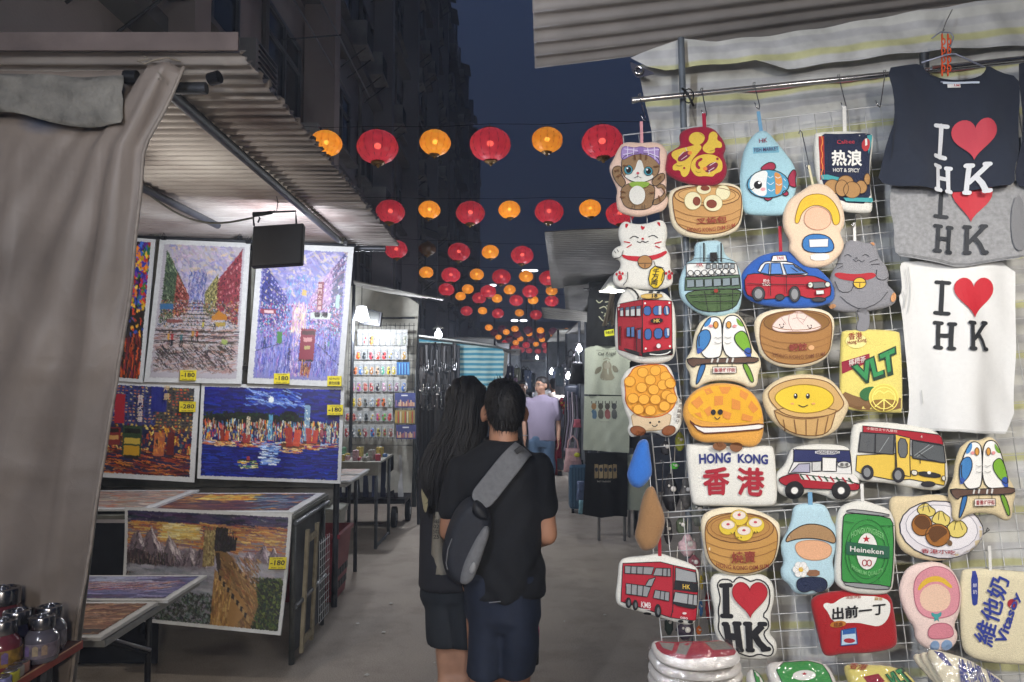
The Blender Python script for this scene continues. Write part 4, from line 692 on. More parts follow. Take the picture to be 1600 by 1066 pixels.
for x, y, a, b in ((136, 656, 15, 28), (171, 668, 14, 28), (232, 712, 20, 9), (285, 696, 17, 36), (400, 748, 14, 8), (450, 752, 14, 8)): m.e('#17181c', x, y, a, b, part='tyre'); b > 20 and m.e('#5c6064', x+2, y, a*.4, b*.55, part='hub')
# beer can
m = mk('plush_mat', 'white plush mat of a green beer can', R4, WHT, '678,290 708,190 760,148 890,112 1000,148 1122,188 1158,260 1173,320 1168,822 1132,893 1060,913 900,908 760,883 678,822 668,700 688,500', .044)
m.loop('#d8d8d4', 892, -10, 130, 24); m.p('#348c40', '724,262 760,215 1105,246 1151,322 1137,822 1100,852 740,802 715,762', 'can', 1, line=DK, lw=7); m.p('#8f9294', '755,197 830,188 1110,226 1106,250 760,216', 'can_lid', 1, line=DK, lw=6); m.p('#8f9294', '725,790 1137,826 1100,864 760,832', 'can_base', 1, line=DK, lw=6)
for k in (1., .84): m.l('#226432', 5, [(925+180*k*math.cos(t), 540+268*k*math.sin(t)) for t in [i*PI/16 for i in range(32)]], True, 0)
m.e('#e2e2de', 925, 535, 90, 156, part='label_oval', line='#226432', lw=5); m.p('#a81c2c', [(918+(34 if i % 2 == 0 else 14)*math.sin(i*PI/5), 434-(34 if i % 2 == 0 else 14)*math.cos(i*PI/5)) for i in range(10)], 'star', 0); m.p('#1f5a42', '752,455 1108,495 1108,597 752,562', 'banner', 0); m.t('#dcdcd8', 'Heineken', '782,490 1058,518 1056,560 782,536', .012)
for x in (904, 942): m.l('#a02c38', 7, [(x+18*math.cos(t), 632+25*math.sin(t)) for t in [i*PI/8 for i in range(16)]], True, 0)
m.t('#7cc07c', 'HONGKONGBEER', '790,420 1060,440 1055,395 795,375' if False else '790,378 1060,392 1060,440 790,428', .006, -50); m.t('#7cc07c', 'PREMIUM QUALITY', '795,640 1055,665 1055,705 795,680', .006, 48); m.ls('#226432', 5, ['724,285 810,298', '1040,322 1148,322'], 0)
# instant noodles
m = mk('plush_mat', 'red plush mat with black brush characters on a white splash', Fc_, '#a3161f', '20,750 48,728 130,710 250,713 332,718 350,800 363,900 353,938 260,958 150,958 95,973 68,962 53,900 28,800', .03)
m.p('#e2e2dc', '60,765 75,752 100,760 130,738 160,728 322,730 328,800 290,850 230,838 200,832 130,836 95,822 82,790', 'splash'); m.t('#17171b', '出前一丁', '96,772 306,752 304,798 98,822', .03); m.t('#a04c44', '清蒸海鮮', '152,724 212,722 212,738 152,740', .004); m.t('#b48a34', '麻油', '262,730 292,730 292,744 262,744', .01); m.e('#b8742c', 122, 838, 32, 13, -6, 'label_oval'); m.t('#6c2c14', '經典', '104,831 140,828 140,846 104,849', .006)
m.p('#b8d0e0', '135,862 190,852 196,914 134,922', 'box', 0, line='#244884', lw=4); m.p('#2c5ca0', '140,862 188,854 188,874 140,880', 'box_top', 0); m.e('#a02434', 166, 902, 22, 9, part='bowl')
# soy milk
m = mk('plush_mat', 'cream plush mat with slanted blue soy milk lettering at the right edge', Fc_, '#ddd4b4', '610,640 640,626 720,626 800,632 900,640 905,1000 800,1000 700,992 632,967 612,900', .032)
m.loop('#d8d8d4', 722, 540, 632, 10); m.p('#26388c', '646,634 672,632 674,758 660,770 648,760', 'tag_patch', 1); m.t('#c8c8dc', '鮮', '652,680 668,680 668,696 652,696', .01); m.t('#c8c8dc', '奶', '652,705 668,705 668,722 652,722', .01)
m.t('#2c3c90', '維他奶', '646,895 722,640 792,662 724,930', .016); m.t('#2c3c90', 'Vitasoy', '730,900 806,705 836,722 782,925', .03); m.e('#a02434', 801, 757, 19, 19, part='badge'); m.l('#d8c8c0', 3, '792,768 801,757 812,746', sm=0, ex=.001)
# two mats seen from the back at the grid's side
GS = 'plush mats hanging on the wire grid'
m = Pad('plush_mat', 'plain royal blue back of a plush mat beside the grid edge', 'plush mat', GS, R3, '100,150 178,138 192,250 216,420 190,480 120,557 40,542 -3,460 8,400 60,250', '#2f6cc0', .07, T=.022, R=.03)
m = Pad('plush_mat', 'plain brown back of a plush mat below the blue one', 'plush mat', GS, R3, '188,540 230,540 262,640 312,760 322,850 292,950 245,1060 130,1090 78,1000 62,950 88,850 118,680 158,570', '#94704a', .08, T=.024, R=.03); m.l('#c8ccd0', 5, '194,440 200,540', sm=0)
# ------------------------------------------------------------------ shirts on the rack
def sf(seed, a=.008, lo=1.):
    r = random.Random(seed); k = [(r.uniform(14, 30), r.uniform(-6, 6), r.uniform(0, 6), a*r.uniform(.4, 1)) for _ in range(3)]+[(r.uniform(40, 70), r.uniform(-40, 40), r.uniform(0, 6), a*.16) for _ in range(3)]
    return lambda x, y: sum(w*np.sin(p*x+q*y+s)*(1-.35*np.clip(y*4, -1, 1)) for p, q, s, w in k)
def shirt(label, outline, col, lift, seed, crop=E, a=.008, na=.08, grp='souvenir shirts hanging on the rail'): return Pad('t_shirt', label, 't-shirt', grp, crop, outline, col, lift, T=0, R=0, folds=sf(seed, a), step=.014, smooth=1, material=cloth(col, na), wave=.0, part='shirt_body')
m = shirt('white sleeveless shirt with black lettering and a red heart, lowest of three', '428,215 470,200 700,205 975,200 985,400 988,600 995,1004 800,1000 640,985 488,992 500,860 472,620 444,430 424,370 442,340 436,280', '#d4d6d6', .045, 3, a=.015, na=.03)
slab_ihk(m, '#1d2126', lambda x, y: (x, y), 17); m.ls('#b9bcbc', 3, ['452,240 468,330 450,420', '470,230 486,330 470,440', '440,345 455,380 448,420', '540,800 545,860'], part='seam'); m.ls('#c4c7c7', 3, ['500,980 640,976 800,990 990,994'], part='hem_seam')
m = shirt('heather grey shirt with black lettering, between the black and white shirts', '400,-170 470,-200 700,-190 960,-180 1010,-120 1030,150 1000,190 860,205 720,230 640,215 560,200 480,185 420,175 408,120 410,40 388,-60', '#8d8f92', .07, 4, a=.009, na=.22)
slab_ihk(m, '#2a2e34', lambda x, y: (x-3, y-447), 17, '#b8303c'); m.p('#76787c', '940,-80 980,-100 1010,40 1000,150 955,165 930,90', 'sleeve', 1); m.ls('#6f7175', 3, ['420,165 560,188 720,220 860,196 1000,180'], part='hem_seam')  # sleeve piece darkened: shadow of the neighbouring shirts put into its colour
Db = (1260, 0, 2.962)
m = shirt('black cropped shirt with white lettering, topmost on the rail', '368,322 440,305 540,288 560,325 600,352 650,368 720,376 790,364 822,335 830,304 900,330 990,348 1000,430 985,560 990,700 955,780 955,862 860,870 640,882 520,872 420,866 336,836 352,760 372,650 402,560 398,440', '#1c2434', .1, 5, crop=Db, a=.009)
slab_ihk(m, '#c9ced4', lambda x, y: (600+(x-597)*1.02, y+277), 19, '#b43848'); m.p('#d4d4d4', '650,392 704,396 706,412 652,408', 'neck_label', 0); m.t('#a03840', 'LM', '676,396 700,398 700,408 676,406', .02); m.ls('#0f1420', 3, ['560,330 600,358 650,374 720,382 790,370 826,340', '402,560 392,640 384,740'], part='seam')
m.ls('#b9c4d4', 9, ['634,386 700,392 782,394'], part='hanger_bar') 
m = shirt('edge of another black shirt at the picture border', '975,300 1010,285 1110,300 1130,860 1010,875 965,860 955,780 1000,620', '#1a2030', .085, 6, crop=Db, a=.006)
m = shirt('edge of another grey shirt at the picture border', '960,-350 1000,-380 1130,-360 1130,120 1040,130 1020,60 985,-180', '#8d8f92', .06, 8, crop=E, a=.006)
# hangers and the orange chain
def px_tube(t, name, q, r, mt, h): m_ = MB(); m_.tube([rk(*p, h) for p in q], r, 6); return m_.build(name, mt, t, True)
h_ = thing('clothes_hanger', 'pale wire hanger inside the black shirt', 'hanger', None, tuple(rk(1490, 100, .09))); px_tube(h_, 'hanger_wire', [(1440, 98), (1478, 86), (1492, 84), (1538, 105)], .0025, mat('#9aa0b4', .4, .3), .095); px_tube(h_, 'hanger_hook', [(1478, 86), (1486, 70), (1490, 58), (1485, 51), (1470, 50), (1464, 54), (1456, 60)], .002, mat('#8a90a4', .4, .3), .06); px_tube(h_, 'hanger_bar', [(1470, 128), (1524, 133)], .0022, mat('#9aa0b4', .4, .3), .1)
hook('thin wire hook above the orange chain', [rk(1488, 15, -.02), rk(1478, 35, 0), rk(1472, 52, .03), rk(1476, 46, .035)], .0014)
ch = thing('plastic_chain', 'orange plastic chain hanging in the neck of the black shirt', 'chain', None, tuple(rk(1475, 60, .1)))
for i in range(9):
    for s in (0, 1):
        u, v = 1472+s*9+(i % 2)*2-(1-s)*0, 58+i*7; c_ = rk(u, v, .06+.004*s+(.012 if i > 3 else 0)); q = []
        for k in range(12):
            a = 2*PI*k/12; d = Vector((0, 0, 1))*.0095*math.cos(a)+(Vector((1, 0, 0)) if i % 2 else Vector((.4, 1, 0)))*.005*math.sin(a); q.append(c_+d)
        m_ = MB(); m_.tube(q, .0021, 5, closed=True); m_.build('link', mat('#e0531c', .45), ch, True)
# table below with bagged mats
tb = thing('display_table', 'low display table under the plush mat rack', 'table', None, (.95, 1.95, 0))
zt = rk(1100, 1075, .1).z-.06
m_ = MB(); m_.box((1.02, 1.98, zt-.02), (1.2, .52, .03)); m_.build('table_top', mat('#6c6660', .7, ns=12, na=.3), tb, bevel=.004)
for sx in (.46, 1.58):
    for sy in (1.76, 2.2): m_ = MB(); m_.tube([(sx, sy, 0), (sx, sy, zt-.036)], .014, 8); m_.build('leg', DARKSTEEL, tb, True)
def film():
    m = mat('#ffffff', .1, 0, bs=45, bd=.012, coat=.01); nt = m.node_tree; out = nt.nodes['Material Output']; k = nt.nodes['Bump']; t = nt.nodes.new('ShaderNodeBsdfTransparent'); g = nt.nodes.new('ShaderNodeBsdfGlossy'); g.inputs['Roughness'].default_value = .12; x = nt.nodes.new('ShaderNodeMixShader'); x.inputs[0].default_value = .13
    nt.links.new(k.outputs[0], g.inputs['Normal']); nt.links.new(t.outputs[0], x.inputs[1]); nt.links.new(g.outputs[0], x.inputs[2]); nt.links.new(x.outputs[0], out.inputs[0]); return m
FILM = film()
def tilted(lo, ang, yaw=-.1): # plane leaning back by ang from horizontal
    ex = Vector((math.cos(yaw), math.sin(yaw), .05)).normalized(); ey = Vector((0, math.cos(ang), math.sin(ang))); return Plane(lo, ex, ey)
I0 = (0, 0, 1.)
def bagged(label, outline, base, Y, ang, draw=None, T=.02, film=True, R=.02, h=0):
    u = [q[0] for q in pts(outline)]; v = [q[1] for q in pts(outline)]; pl = tilted(P(sum(u)/len(u), max(v), Y), ang)
    m = Pad('bagged_mat', label, 'plush mat', 'mats in clear bags piled on the table', I0, outline, base, h, T=T, R=R, plane=pl, step=.01, wave=.003)
    if draw: draw(m)
    if film:
        o = [(x*1.06, y*1.1) for x, y in m.o]; vv, f, n = fill(resample(o, .02), .018); r = random.Random(label); z = m.H(vv)+.009+np.asarray([r.uniform(0, .006) for _ in vv]); me = bpy.data.meshes.new('plastic_bag'); me.from_pydata([(x, y, k) for (x, y), k in zip(vv, z)], [], f); me.update(); ob('plastic_bag', me, FILM, m.root, True)
    return m
def busart(m):
    m.p('#94303c', '1022,999 1060,1003 1100,1006 1130,998 1152,1014 1146,1026 1096,1034 1052,1030 1028,1018', 'bus_print', 1); m.p('#7d7a76', '1062,1006 1082,1007 1072,1026 1056,1022', 'window', 0); m.p('#6c6a66', '1100,1008 1132,1001 1148,1014 1114,1020', 'window', 0); m.p('#7d7a76', '1030,1003 1054,1006 1050,1018 1036,1013', 'window', 0)
for i in range(4): bagged(['topmost bus mat in a clear bag on the pile at the left', 'second bus mat from the top of the bagged pile', 'third bus mat from the top of the bagged pile', 'lowest bus mat of the bagged pile'][i], [(1014+(i > 0)*-6, 992+i*15), (1060, 1000+i*16), (1100, 1003+i*16), (1132, 994+i*16), (1160+i*3, 1018+i*16), (1152, 1034+i*17), (1110, 1044+i*16), (1060, 1040+i*16), (1024-i*2, 1026+i*17)], '#cfccc8', 1.98, .55, busart if i == 0 else (lambda m, i=i: m.p('#8c3440', [(1030, 1012+i*16), (1075, 1032+i*16), (1130, 1026+i*16), (1132, 1030+i*16), (1075, 1037+i*16), (1030, 1018+i*16)], 'bus_print', 1)), T=.017, R=.02, h=-.026*i)
def canart(m): m.p('#348c40', '1206,1036 1280,1034 1300,1062 1302,1090 1232,1090', 'can', 1, line=DK, lw=1.2); m.e('#dcdcd8', 1256, 1058, 18, 8, part='label_oval'); m.p('#a81c2c', [(1256+(5 if i % 2 == 0 else 2)*math.sin(i*PI/5), 1056-(3 if i % 2 == 0 else 1.2)*math.cos(i*PI/5)) for i in range(10)], 'star', 0)
bagged('green beer can mat lying in a clear bag on the table', '1192,1040 1210,1030 1282,1028 1306,1050 1318,1100 1225,1100', '#dedbd6', 2.0, .7, canart)
bagged('edge of another green can mat tucked beside the bus pile', '1166,1048 1178,1042 1196,1060 1205,1095 1180,1098 1168,1070', '#dedbd6', 1.97, .7, lambda m: m.p('#348c40', '1175,1048 1182,1047 1196,1068 1198,1090 1186,1090', 'can', 1, line=DK, lw=1.2))
def teaart(m): m.t('#94402c', '香港', '1328,1037 1358,1040 1350,1050 1326,1047', .02); m.p('#8f1c34', '1348,1060 1372,1054 1382,1066 1360,1078', 'ribbon', 0); m.t('#1d3c2c', 'VLT', '1382,1056 1408,1044 1430,1066 1392,1082', .09); m.t('#2f8a50', 'VLT', '1384,1057 1406,1047 1424,1065 1394,1079', .03, ex=.001)
bagged('yellow lemon tea mat lying in a clear bag on the table', '1316,1036 1330,1034 1405,1036 1440,1070 1450,1100 1345,1100', '#ded074', 2.0, .7, teaart)
for i in range(3):
    o_ = [(1425+i*11, 1024-i*4), (1436+i*11, 1016-i*2), (1530, 1036), (1590-i*4, 1078), (1600, 1110), (1500, 1110), (1462+i*6, 1064)]
    bagged(['lowest folded soy milk mat of the pile at the right', 'middle folded soy milk mat of the pile at the right', 'top folded soy milk mat of the pile at the right'][i], o_, '#d9d2ba', 2.0-i*.012, .75, (lambda m: (m.p('#4a4c84', '1458,1018 1472,1022 1488,1042 1478,1040', 'tag_patch', 0), m.t('#40488c', '維他奶', '1494,1030 1530,1042 1545,1082 1500,1070', .02), m.t('#40488c', 'Vitasoy', '1540,1046 1560,1060 1566,1080 1546,1074', .03))) if i == 2 else None, T=.014, R=.012, film=i == 2, h=i*.014)
# ------------------------------------------------------------------ painted pictures (vertex colours on a fine sheet)
class Canvas:
    def __init__(s, w, h, bg, seed): s.w, s.h = w, h; s.a = np.ones((h, w, 3))*np.asarray(lin(bg)); s.r = random.Random(seed); s.yy, s.xx = np.mgrid[0:h, 0:w]
    def st(s, x, y, L, wd, ang, col, al=.9, jit=.12):      # one brush stroke, x,y,L,wd as fractions of width
        r = s.r; w, h = s.w, s.h; cx, cy = x*w, y*h; L = L*w/2; wd = max(wd*w/2, .55); R = int(L+wd)+2
        x0, x1, y0, y1 = max(0, int(cx-R)), min(w, int(cx+R)+1), max(0, int(cy-R)), min(h, int(cy+R)+1)
        if x0 >= x1 or y0 >= y1: return
        X = s.xx[y0:y1, x0:x1]-cx; Y = s.yy[y0:y1, x0:x1]-cy; c, d = math.cos(ang), math.sin(ang)
        m = ((np.abs(X*c+Y*d) <= L) & (np.abs(-X*d+Y*c) <= wd))[..., None]*al; k = 1+r.uniform(-jit, jit)*2
        cc = np.clip(np.asarray(lin(col))*k+np.asarray([r.uniform(-jit, jit) for _ in range(3)])*.15, 0, 1); s.a[y0:y1, x0:x1] = s.a[y0:y1, x0:x1]*(1-m)+cc*m
    def many(s, n, box, L, wd, ang, cols, al=.85, da=.3, jit=.15):
        r = s.r; L *= .78; wd *= .66
        for _ in range(int(n*1.7)): s.st(r.uniform(box[0], box[2]), r.uniform(box[1], box[3]), L*r.uniform(.5, 1.3), wd*r.uniform(.6, 1.4), ang+r.uniform(-da, da), r.choice(cols), al, jit)
    def poly(s, p, col, al=1.):
        a = np.stack([s.xx.ravel()/s.w, s.yy.ravel()/s.h], 1); m = inside(a, p).reshape(s.h, s.w)[..., None]*al; s.a = s.a*(1-m)+np.asarray(lin(col))*m
    def rect(s, x0, y0, x1, y1, col, al=1.): s.st((x0+x1)/2, (y0+y1)/2, x1-x0, (y1-y0)*s.h/s.w, 0, col, al, .04)
    def facade(s, x0, y0, x1, y1, base, win, n=40, al=.9):
        s.rect(x0, y0, x1, y1, base[0], al); s.many(n, (x0, y0, x1, y1), .05, .02, PI/2, base, .7); W_, H_ = x1-x0, y1-y0
        for i in range(int(H_/.035)):
            for j in range(max(2, int(W_/.03))): s.st(x0+W_*(j+.5)/max(2, int(W_/.03))+s.r.uniform(-.004, .004), y0+.02+i*.035, .014, .016, PI/2+s.r.uniform(-.1, .1), s.r.choice(win), .85)
    def figure(s, x, y, k, top, leg='#20242c'): s.st(x, y, .05*k, .022*k, PI/2, top); s.st(x-.006*k, y+.045*k*s.w/s.h, .05*k, .009*k, PI/2, leg); s.st(x+.008*k, y+.045*k*s.w/s.h, .05*k, .009*k, PI/2, leg); s.st(x, y-.04*k*s.w/s.h, .016*k, .016*k, 0, '#6a4a3a')
    def wall_side(s, vp, xa, xb, y0, y1, base, win, nf=9, al=.95):
        """one row of houses receding from x=xa (top y0, foot y1) to x=xb along lines to the vanishing point"""
        Y_ = lambda y, x: vp[1]+(y-vp[1])*(x-vp[0])/(xa-vp[0]); r = s.r; s.poly([(xa, y0), (xb, Y_(y0, xb)), (xb, Y_(y1, xb)), (xa, y1)], base[0], al)
        for _ in range(260): x = r.uniform(xa, xb); t = r.random(); ya = y0+(y1-y0)*t; s.st(x, Y_(ya, x), .05, .012, math.atan2((vp[1]-ya)*s.h, (vp[0]-xa)*s.w)+r.uniform(-.15, .15), r.choice(base), .6)
        for k in range(nf):
            ya = y0+(y1-y0)*(k+.6)/nf; n = 9
            for j in range(n): x = xa+(xb-xa)*(1-(1-(j+.5)/n)**1.0); f = abs(x-vp[0])/abs(xa-vp[0]); s.st(x, Y_(ya, x), .05*f*abs(y1-y0)*s.h/s.w/nf*8, .016*f, PI/2, r.choice(win), .85)
            s.st((xa+xb)/2, Y_(ya+(y1-y0)/nf*.45, (xa+xb)/2), abs(xa-xb)*1.05, .004, math.atan2((vp[1]-ya)*s.h, (vp[0]-xa)*s.w), r.choice(['#2c2830', base[-1]]), .7)
def pic_tree():
    c = Canvas(60, 110, '#2a2018', 1); c.many(200, (0, 0, 1, .5), .1, .05, 0, ['#301818', '#1c1c30', '#40200c'], 1, 3)
    c.many(120, (0, .35, .6, .75), .2, .1, 0, ['#f0c040', '#f8e080', '#f0a020'], .8, 3); c.many(320, (0, 0, 1, .48), .12, .07, 0, ['#d83c20', '#e89020', '#e8c830', '#2c50c0', '#4878d8', '#c82030', '#209048', '#7030a0'], .95, 3); c.many(160, (0, .7, 1, 1), .2, .03, PI/2, ['#702818', '#a03818', '#502030', '#d06820', '#803040'], .9)
    for x in (.55, .8): c.st(x, .5, .9, .03, PI/2+.1, '#181010')
    c.many(60, (0, .4, 1, .7), .08, .05, 0, ['#e8b020', '#d05020', '#3858b0'], .9, 3); return c
def pic_steps():
    c = Canvas(130, 190, '#bab6bc', 2); vp = (.45, .47); c.many(300, (.1, .0, .9, .4), .1, .03, .5, ['#a8a4c0', '#c4b0c4', '#d0bc98', '#8c90bc', '#b8b4c8', '#9c94b8'], .6, 1); c.many(200, (.34, .2, .56, .5), .06, .015, PI/2, ['#6870ac', '#8894bc', '#505890', '#a4a0c4'], .7)
    c.wall_side(vp, .04, .3, .04, .6, ['#52684c', '#6c8060', '#889478', '#3c5040'], ['#263428', '#a4b090', '#40503c']); c.wall_side(vp, .2, .36, .22, .56, ['#984c44', '#ac6a5c', '#743c38'], ['#402220', '#c89c90'], 7); c.wall_side(vp, .97, .66, .02, .6, ['#983c48', '#a85c62', '#783440', '#60303a'], ['#361a1e', '#cc9c9c', '#5c2c34']); c.wall_side(vp, .7, .56, .2, .56, ['#8c8850', '#a49c68', '#6c6a44'], ['#3c3a24', '#c8c090'], 7)
    c.many(620, (.03, .42, .97, .63), .032, .011, 0, ['#5c564c', '#88807a', '#38342e', '#b8aa98', '#a04840', '#50684c', '#3f7498', '#b8903c', '#605870', '#c8c0bc', '#2c2a2c'], .8, 1.4); c.rect(.03, .45, .19, .49, '#3c7ca8', .9); c.rect(.13, .565, .32, .59, '#90443c', .8); c.poly([(.66, .53), (.74, .49), (.84, .53), (.84, .56), (.66, .56)], '#bc8428', .9); c.rect(.71, .575, .83, .61, '#b09a38', .8)
    for i in range(14): c.rect(.37-.01*i, .44+.0135*i, .55+.01*i, .445+.0135*i, '#b4a4a0' if i % 2 else '#48403e', .85)
    c.many(420, (.02, .63, .98, .96), .13, .014, -.15, ['#b4928c', '#a47a72', '#bca498', '#84706c', '#98908f', '#b08c78', '#c4b8b2'], .65, .25)
    for y in (.645, .68, .722): c.rect(.0, y, 1, y+.008, '#2a2626', .9); c.many(30, (0, y, 1, y+.022), .12, .008, 0, ['#403a38', '#5c5450'], .7, .05)
    c.many(150, (.05, .76, .95, .93), .11, .008, .7, ['#3a3232', '#4c403a', '#302a30'], .75, .25)
    for x, y, k, t in ((.17, .7, 1.3, '#c09030'), (.21, .7, 1.4, '#b83c38'), (.32, .7, 1.5, '#2a7470'), (.45, .67, 1.3, '#c89838'), (.5, .67, 1.3, '#b84c30'), (.56, .6, 1., '#d0c038'), (.63, .77, 1.3, '#b0acac'), (.7, .6, .8, '#404048')): c.figure(x, y, k, t)
    c.st(.82, .78, .1, .03, .6, '#3c2420'); c.st(.83, .725, .07, .05, .3, '#98ac68'); return c
def pic_neon():
    c = Canvas(130, 190, '#8c8cbc', 3); vp = (.47, .5); c.many(260, (0, 0, 1, .35), .12, .035, .4, ['#a4a0c8', '#8488c0', '#bcb4c8', '#ccc0a0', '#9890c0'], .65, 1); c.many(300, (.3, .2, .68, .6), .06, .012, PI/2, ['#5c60b0', '#7478c0', '#8c94cc', '#a4a0d0', '#5cacc4'], .7)
    c.wall_side(vp, .02, .32, .1, .62, ['#3c4490', '#5058a8', '#a08cb8', '#30347c'], ['#1c2050', '#b8b8dc', '#c8c0a0']); c.wall_side(vp, .98, .8, .0, .64, ['#28306c', '#384890', '#a0708c'], ['#12163c', '#b0a0b8', '#c8c8d8']); c.wall_side(vp, .84, .6, .12, .6, ['#b090b8', '#bca0bc', '#9878a4'], ['#54406c', '#d8c8d8'])
    c.many(900, (.02, .42, .98, .68), .028, .01, PI/2, ['#3440a0', '#b84880', '#d0d0e4', '#30346c', '#50a0bc', '#c04c5c', '#8450a8', '#d4bcd0', '#20285c', '#60a49c', '#9898c4'], .85, .5)
    c.many(420, (.4, .42, .57, .96), .09, .008, PI/2, ['#d8bcd0', '#dcd4dc', '#c09cc0', '#d4cc98', '#c090ac'], .7, .06); c.many(700, (.02, .66, .98, .96), .1, .008, PI/2, ['#4c58b0', '#6c74c0', '#949ad0', '#3c449c', '#a080b8', '#8088cc', '#b4b4d8', '#2c3484'], .75, .08)
    c.rect(.68, .24, .75, .46, '#80203c', .95); c.rect(.03, .465, .21, .505, '#983c4c', .9); c.rect(.07, .475, .18, .495, '#d8c8c8', .85); c.rect(.62, .48, .86, .527, '#bcc8bc', .95); c.rect(.24, .64, .3, .73, '#488440', .95); c.rect(.52, .61, .7, .86, '#8c2840', 1.); c.rect(.535, .625, .685, .655, '#4c1828'); c.rect(.56, .675, .655, .71, '#c89898'); c.rect(.57, .74, .645, .765, '#b8b078', .85); c.rect(.53, .845, .69, .86, '#28101c'); c.rect(.5, .31, .55, .355, '#c8b050', .9); c.rect(.9, .34, .95, .44, '#98b8ac', .9)
    c.many(50, (.55, .87, .67, .96), .09, .01, PI/2, ['#8c2844', '#c8945c', '#381828'], .85, .05); c.st(.15, .76, .36, .006, -.3, '#1c1c38'); c.st(.86, .8, .4, .006, .7, '#1c1c38')
    for x, y, t in ((.82, .74, '#2c3458'), (.86, .72, '#48988c'), (.1, .72, '#303860'), (.4, .8, '#302848')): c.figure(x, y, 1.1, t)
    return c
def pic_tram():
    c = Canvas(150, 150, '#2a2f58', 4); c.facade(.1, 0, .35, .42, ['#b8a880', '#d0c498', '#88805c'], ['#2c3860', '#405c98'], 90); c.facade(.35, 0, .7, .45, ['#3c4478', '#545c90', '#2c3060'], ['#d8c890', '#181c38', '#d08840'], 120); c.facade(.7, 0, 1, .5, ['#54504c', '#3c3c44', '#706858'], ['#c8a850', '#1c1c24', '#d06028'], 110); c.rect(.66, 0, .78, .28, '#24388c')
    c.many(200, (0, .45, 1, .75), .06, .02, PI/2, ['#d8a830', '#e8c850', '#b85c20', '#8c3018', '#f0d880', '#503018'], .9, .4); c.many(200, (0, .72, 1, 1), .14, .016, .1, ['#803018', '#a84c20', '#602014', '#c87830', '#401810', '#d89848'], .85, .3); c.rect(.1, .5, .3, .68, '#d8b840', .7)
    c.rect(.3, .48, .42, .68, '#8c2c28'); c.rect(.31, .5, .41, .54, '#301010'); c.rect(.31, .58, .41, .62, '#c8a060'); c.rect(.44, .46, .6, .8, '#3c5430'); c.rect(.455, .49, .585, .54, '#181c10'); c.rect(.455, .6, .585, .66, '#c8b050'); c.rect(.455, .68, .585, .79, '#c8a020'); c.rect(.46, .8, .58, .83, '#201008'); c.rect(.37, .1, .45, .44, '#a82434'); c.rect(.7, .52, .78, .78, '#c87c40', .7); c.rect(.8, .52, .86, .76, '#702018')
    for x, y, t in ((.26, .68, '#c8c8c0'), (.2, .66, '#303048'), (.92, .66, '#48687c'), (.96, .66, '#a84030'), (.72, .62, '#301c20'), (.06, .66, '#406080')): c.figure(x, y, .8, t)
    return c
def pic_harbour():
    c = Canvas(220, 145, '#0c1c70', 5); c.many(300, (0, 0, 1, .5), .12, .02, 0, ['#0c1c74', '#10248c', '#0a1660', '#142c9c'], .8, .2)
    c.many(70, (.3, .02, .72, .2), .1, .012, .25, ['#3c64c8', '#6c94dc', '#2848b0', '#a8c4ec'], .7, .4); c.st(.49, .13, .035, .035, 0, '#e8f0f0', 1, 0); c.st(.49, .13, .02, .045, 0, '#e8f0f0', 1, 0)
    for i in range(60): x = i/60; h = .33-.05*math.sin(x*5)-(.08 if .55 < x < .72 else 0)*math.sin((x-.55)/.17*PI); c.rect(x-.012, h, x+.014, .48, '#0c1c18', .95)
    c.many(120, (0, .28, .75, .36), .03, .012, .3, ['#1c3820', '#0c2014', '#2c4820'], .8, 1); c.many(500, (0, .38, 1, .6), .045, .009, PI/2, ['#8c2c38', '#d8b850', '#c8d0d8', '#386090', '#60a0c0', '#d87830', '#303858', '#a89c80', '#b8485c', '#e8e0a0'], .95, .05)
    for x, y0, w, cl in ((.76, .18, .04, '#90b0c8'), (.87, .38, .03, '#a84c50'), (.49, .3, .03, '#70b0d0'), (.33, .33, .025, '#c8b8a0'), (.42, .35, .02, '#a87050'), (.92, .4, .03, '#a0b8c0')): c.rect(x-w/2, y0, x+w/2, .58, cl, .85); c.many(14, (x-w/2, y0, x+w/2, .58), .02, .007, PI/2, ['#e8e8d0', '#203050'], .8)
    c.many(500, (0, .6, 1, 1), .1, .008, 0, ['#0c2080', '#1030a0', '#2048b8', '#081860', '#1838a8'], .8, .05); c.many(120, (.0, .6, 1, .66), .06, .008, 0, ['#e8d8a0', '#d89850', '#b8c8e0', '#c04848'], .75, .05); c.many(70, (.44, .62, .56, .86), .06, .008, 0, ['#a0c0e8', '#e0ecf4', '#6890d0'], .85, .05)
    for x, y, k in ((.16, .58, .6), (.66, .6, 1.), (.8, .57, .8), (.32, .6, .5)):
        c.st(x, y+.04*k, .17*k, .03*k, .05, '#5c2c1c'); c.st(x-.03*k, y-.06*k, .14*k, .05*k, PI/2-.1, '#a83828'); c.st(x+.03*k, y-.05*k, .12*k, .05*k, PI/2+.1, '#c05030'); c.many(18, (x-.08*k, y+.06*k, x+.08*k, y+.13*k), .06*k, .008, 0, ['#d89040', '#a83c2c', '#e8d090'], .8, .05)
    c.st(.33, .82, .12, .014, .08, '#402818'); c.many(20, (.27, .82, .4, .9), .05, .008, 0, ['#d8b848', '#70a060', '#e8e8c0'], .9, .05); c.st(.34, .79, .02, .03, 0, '#a84040'); return c
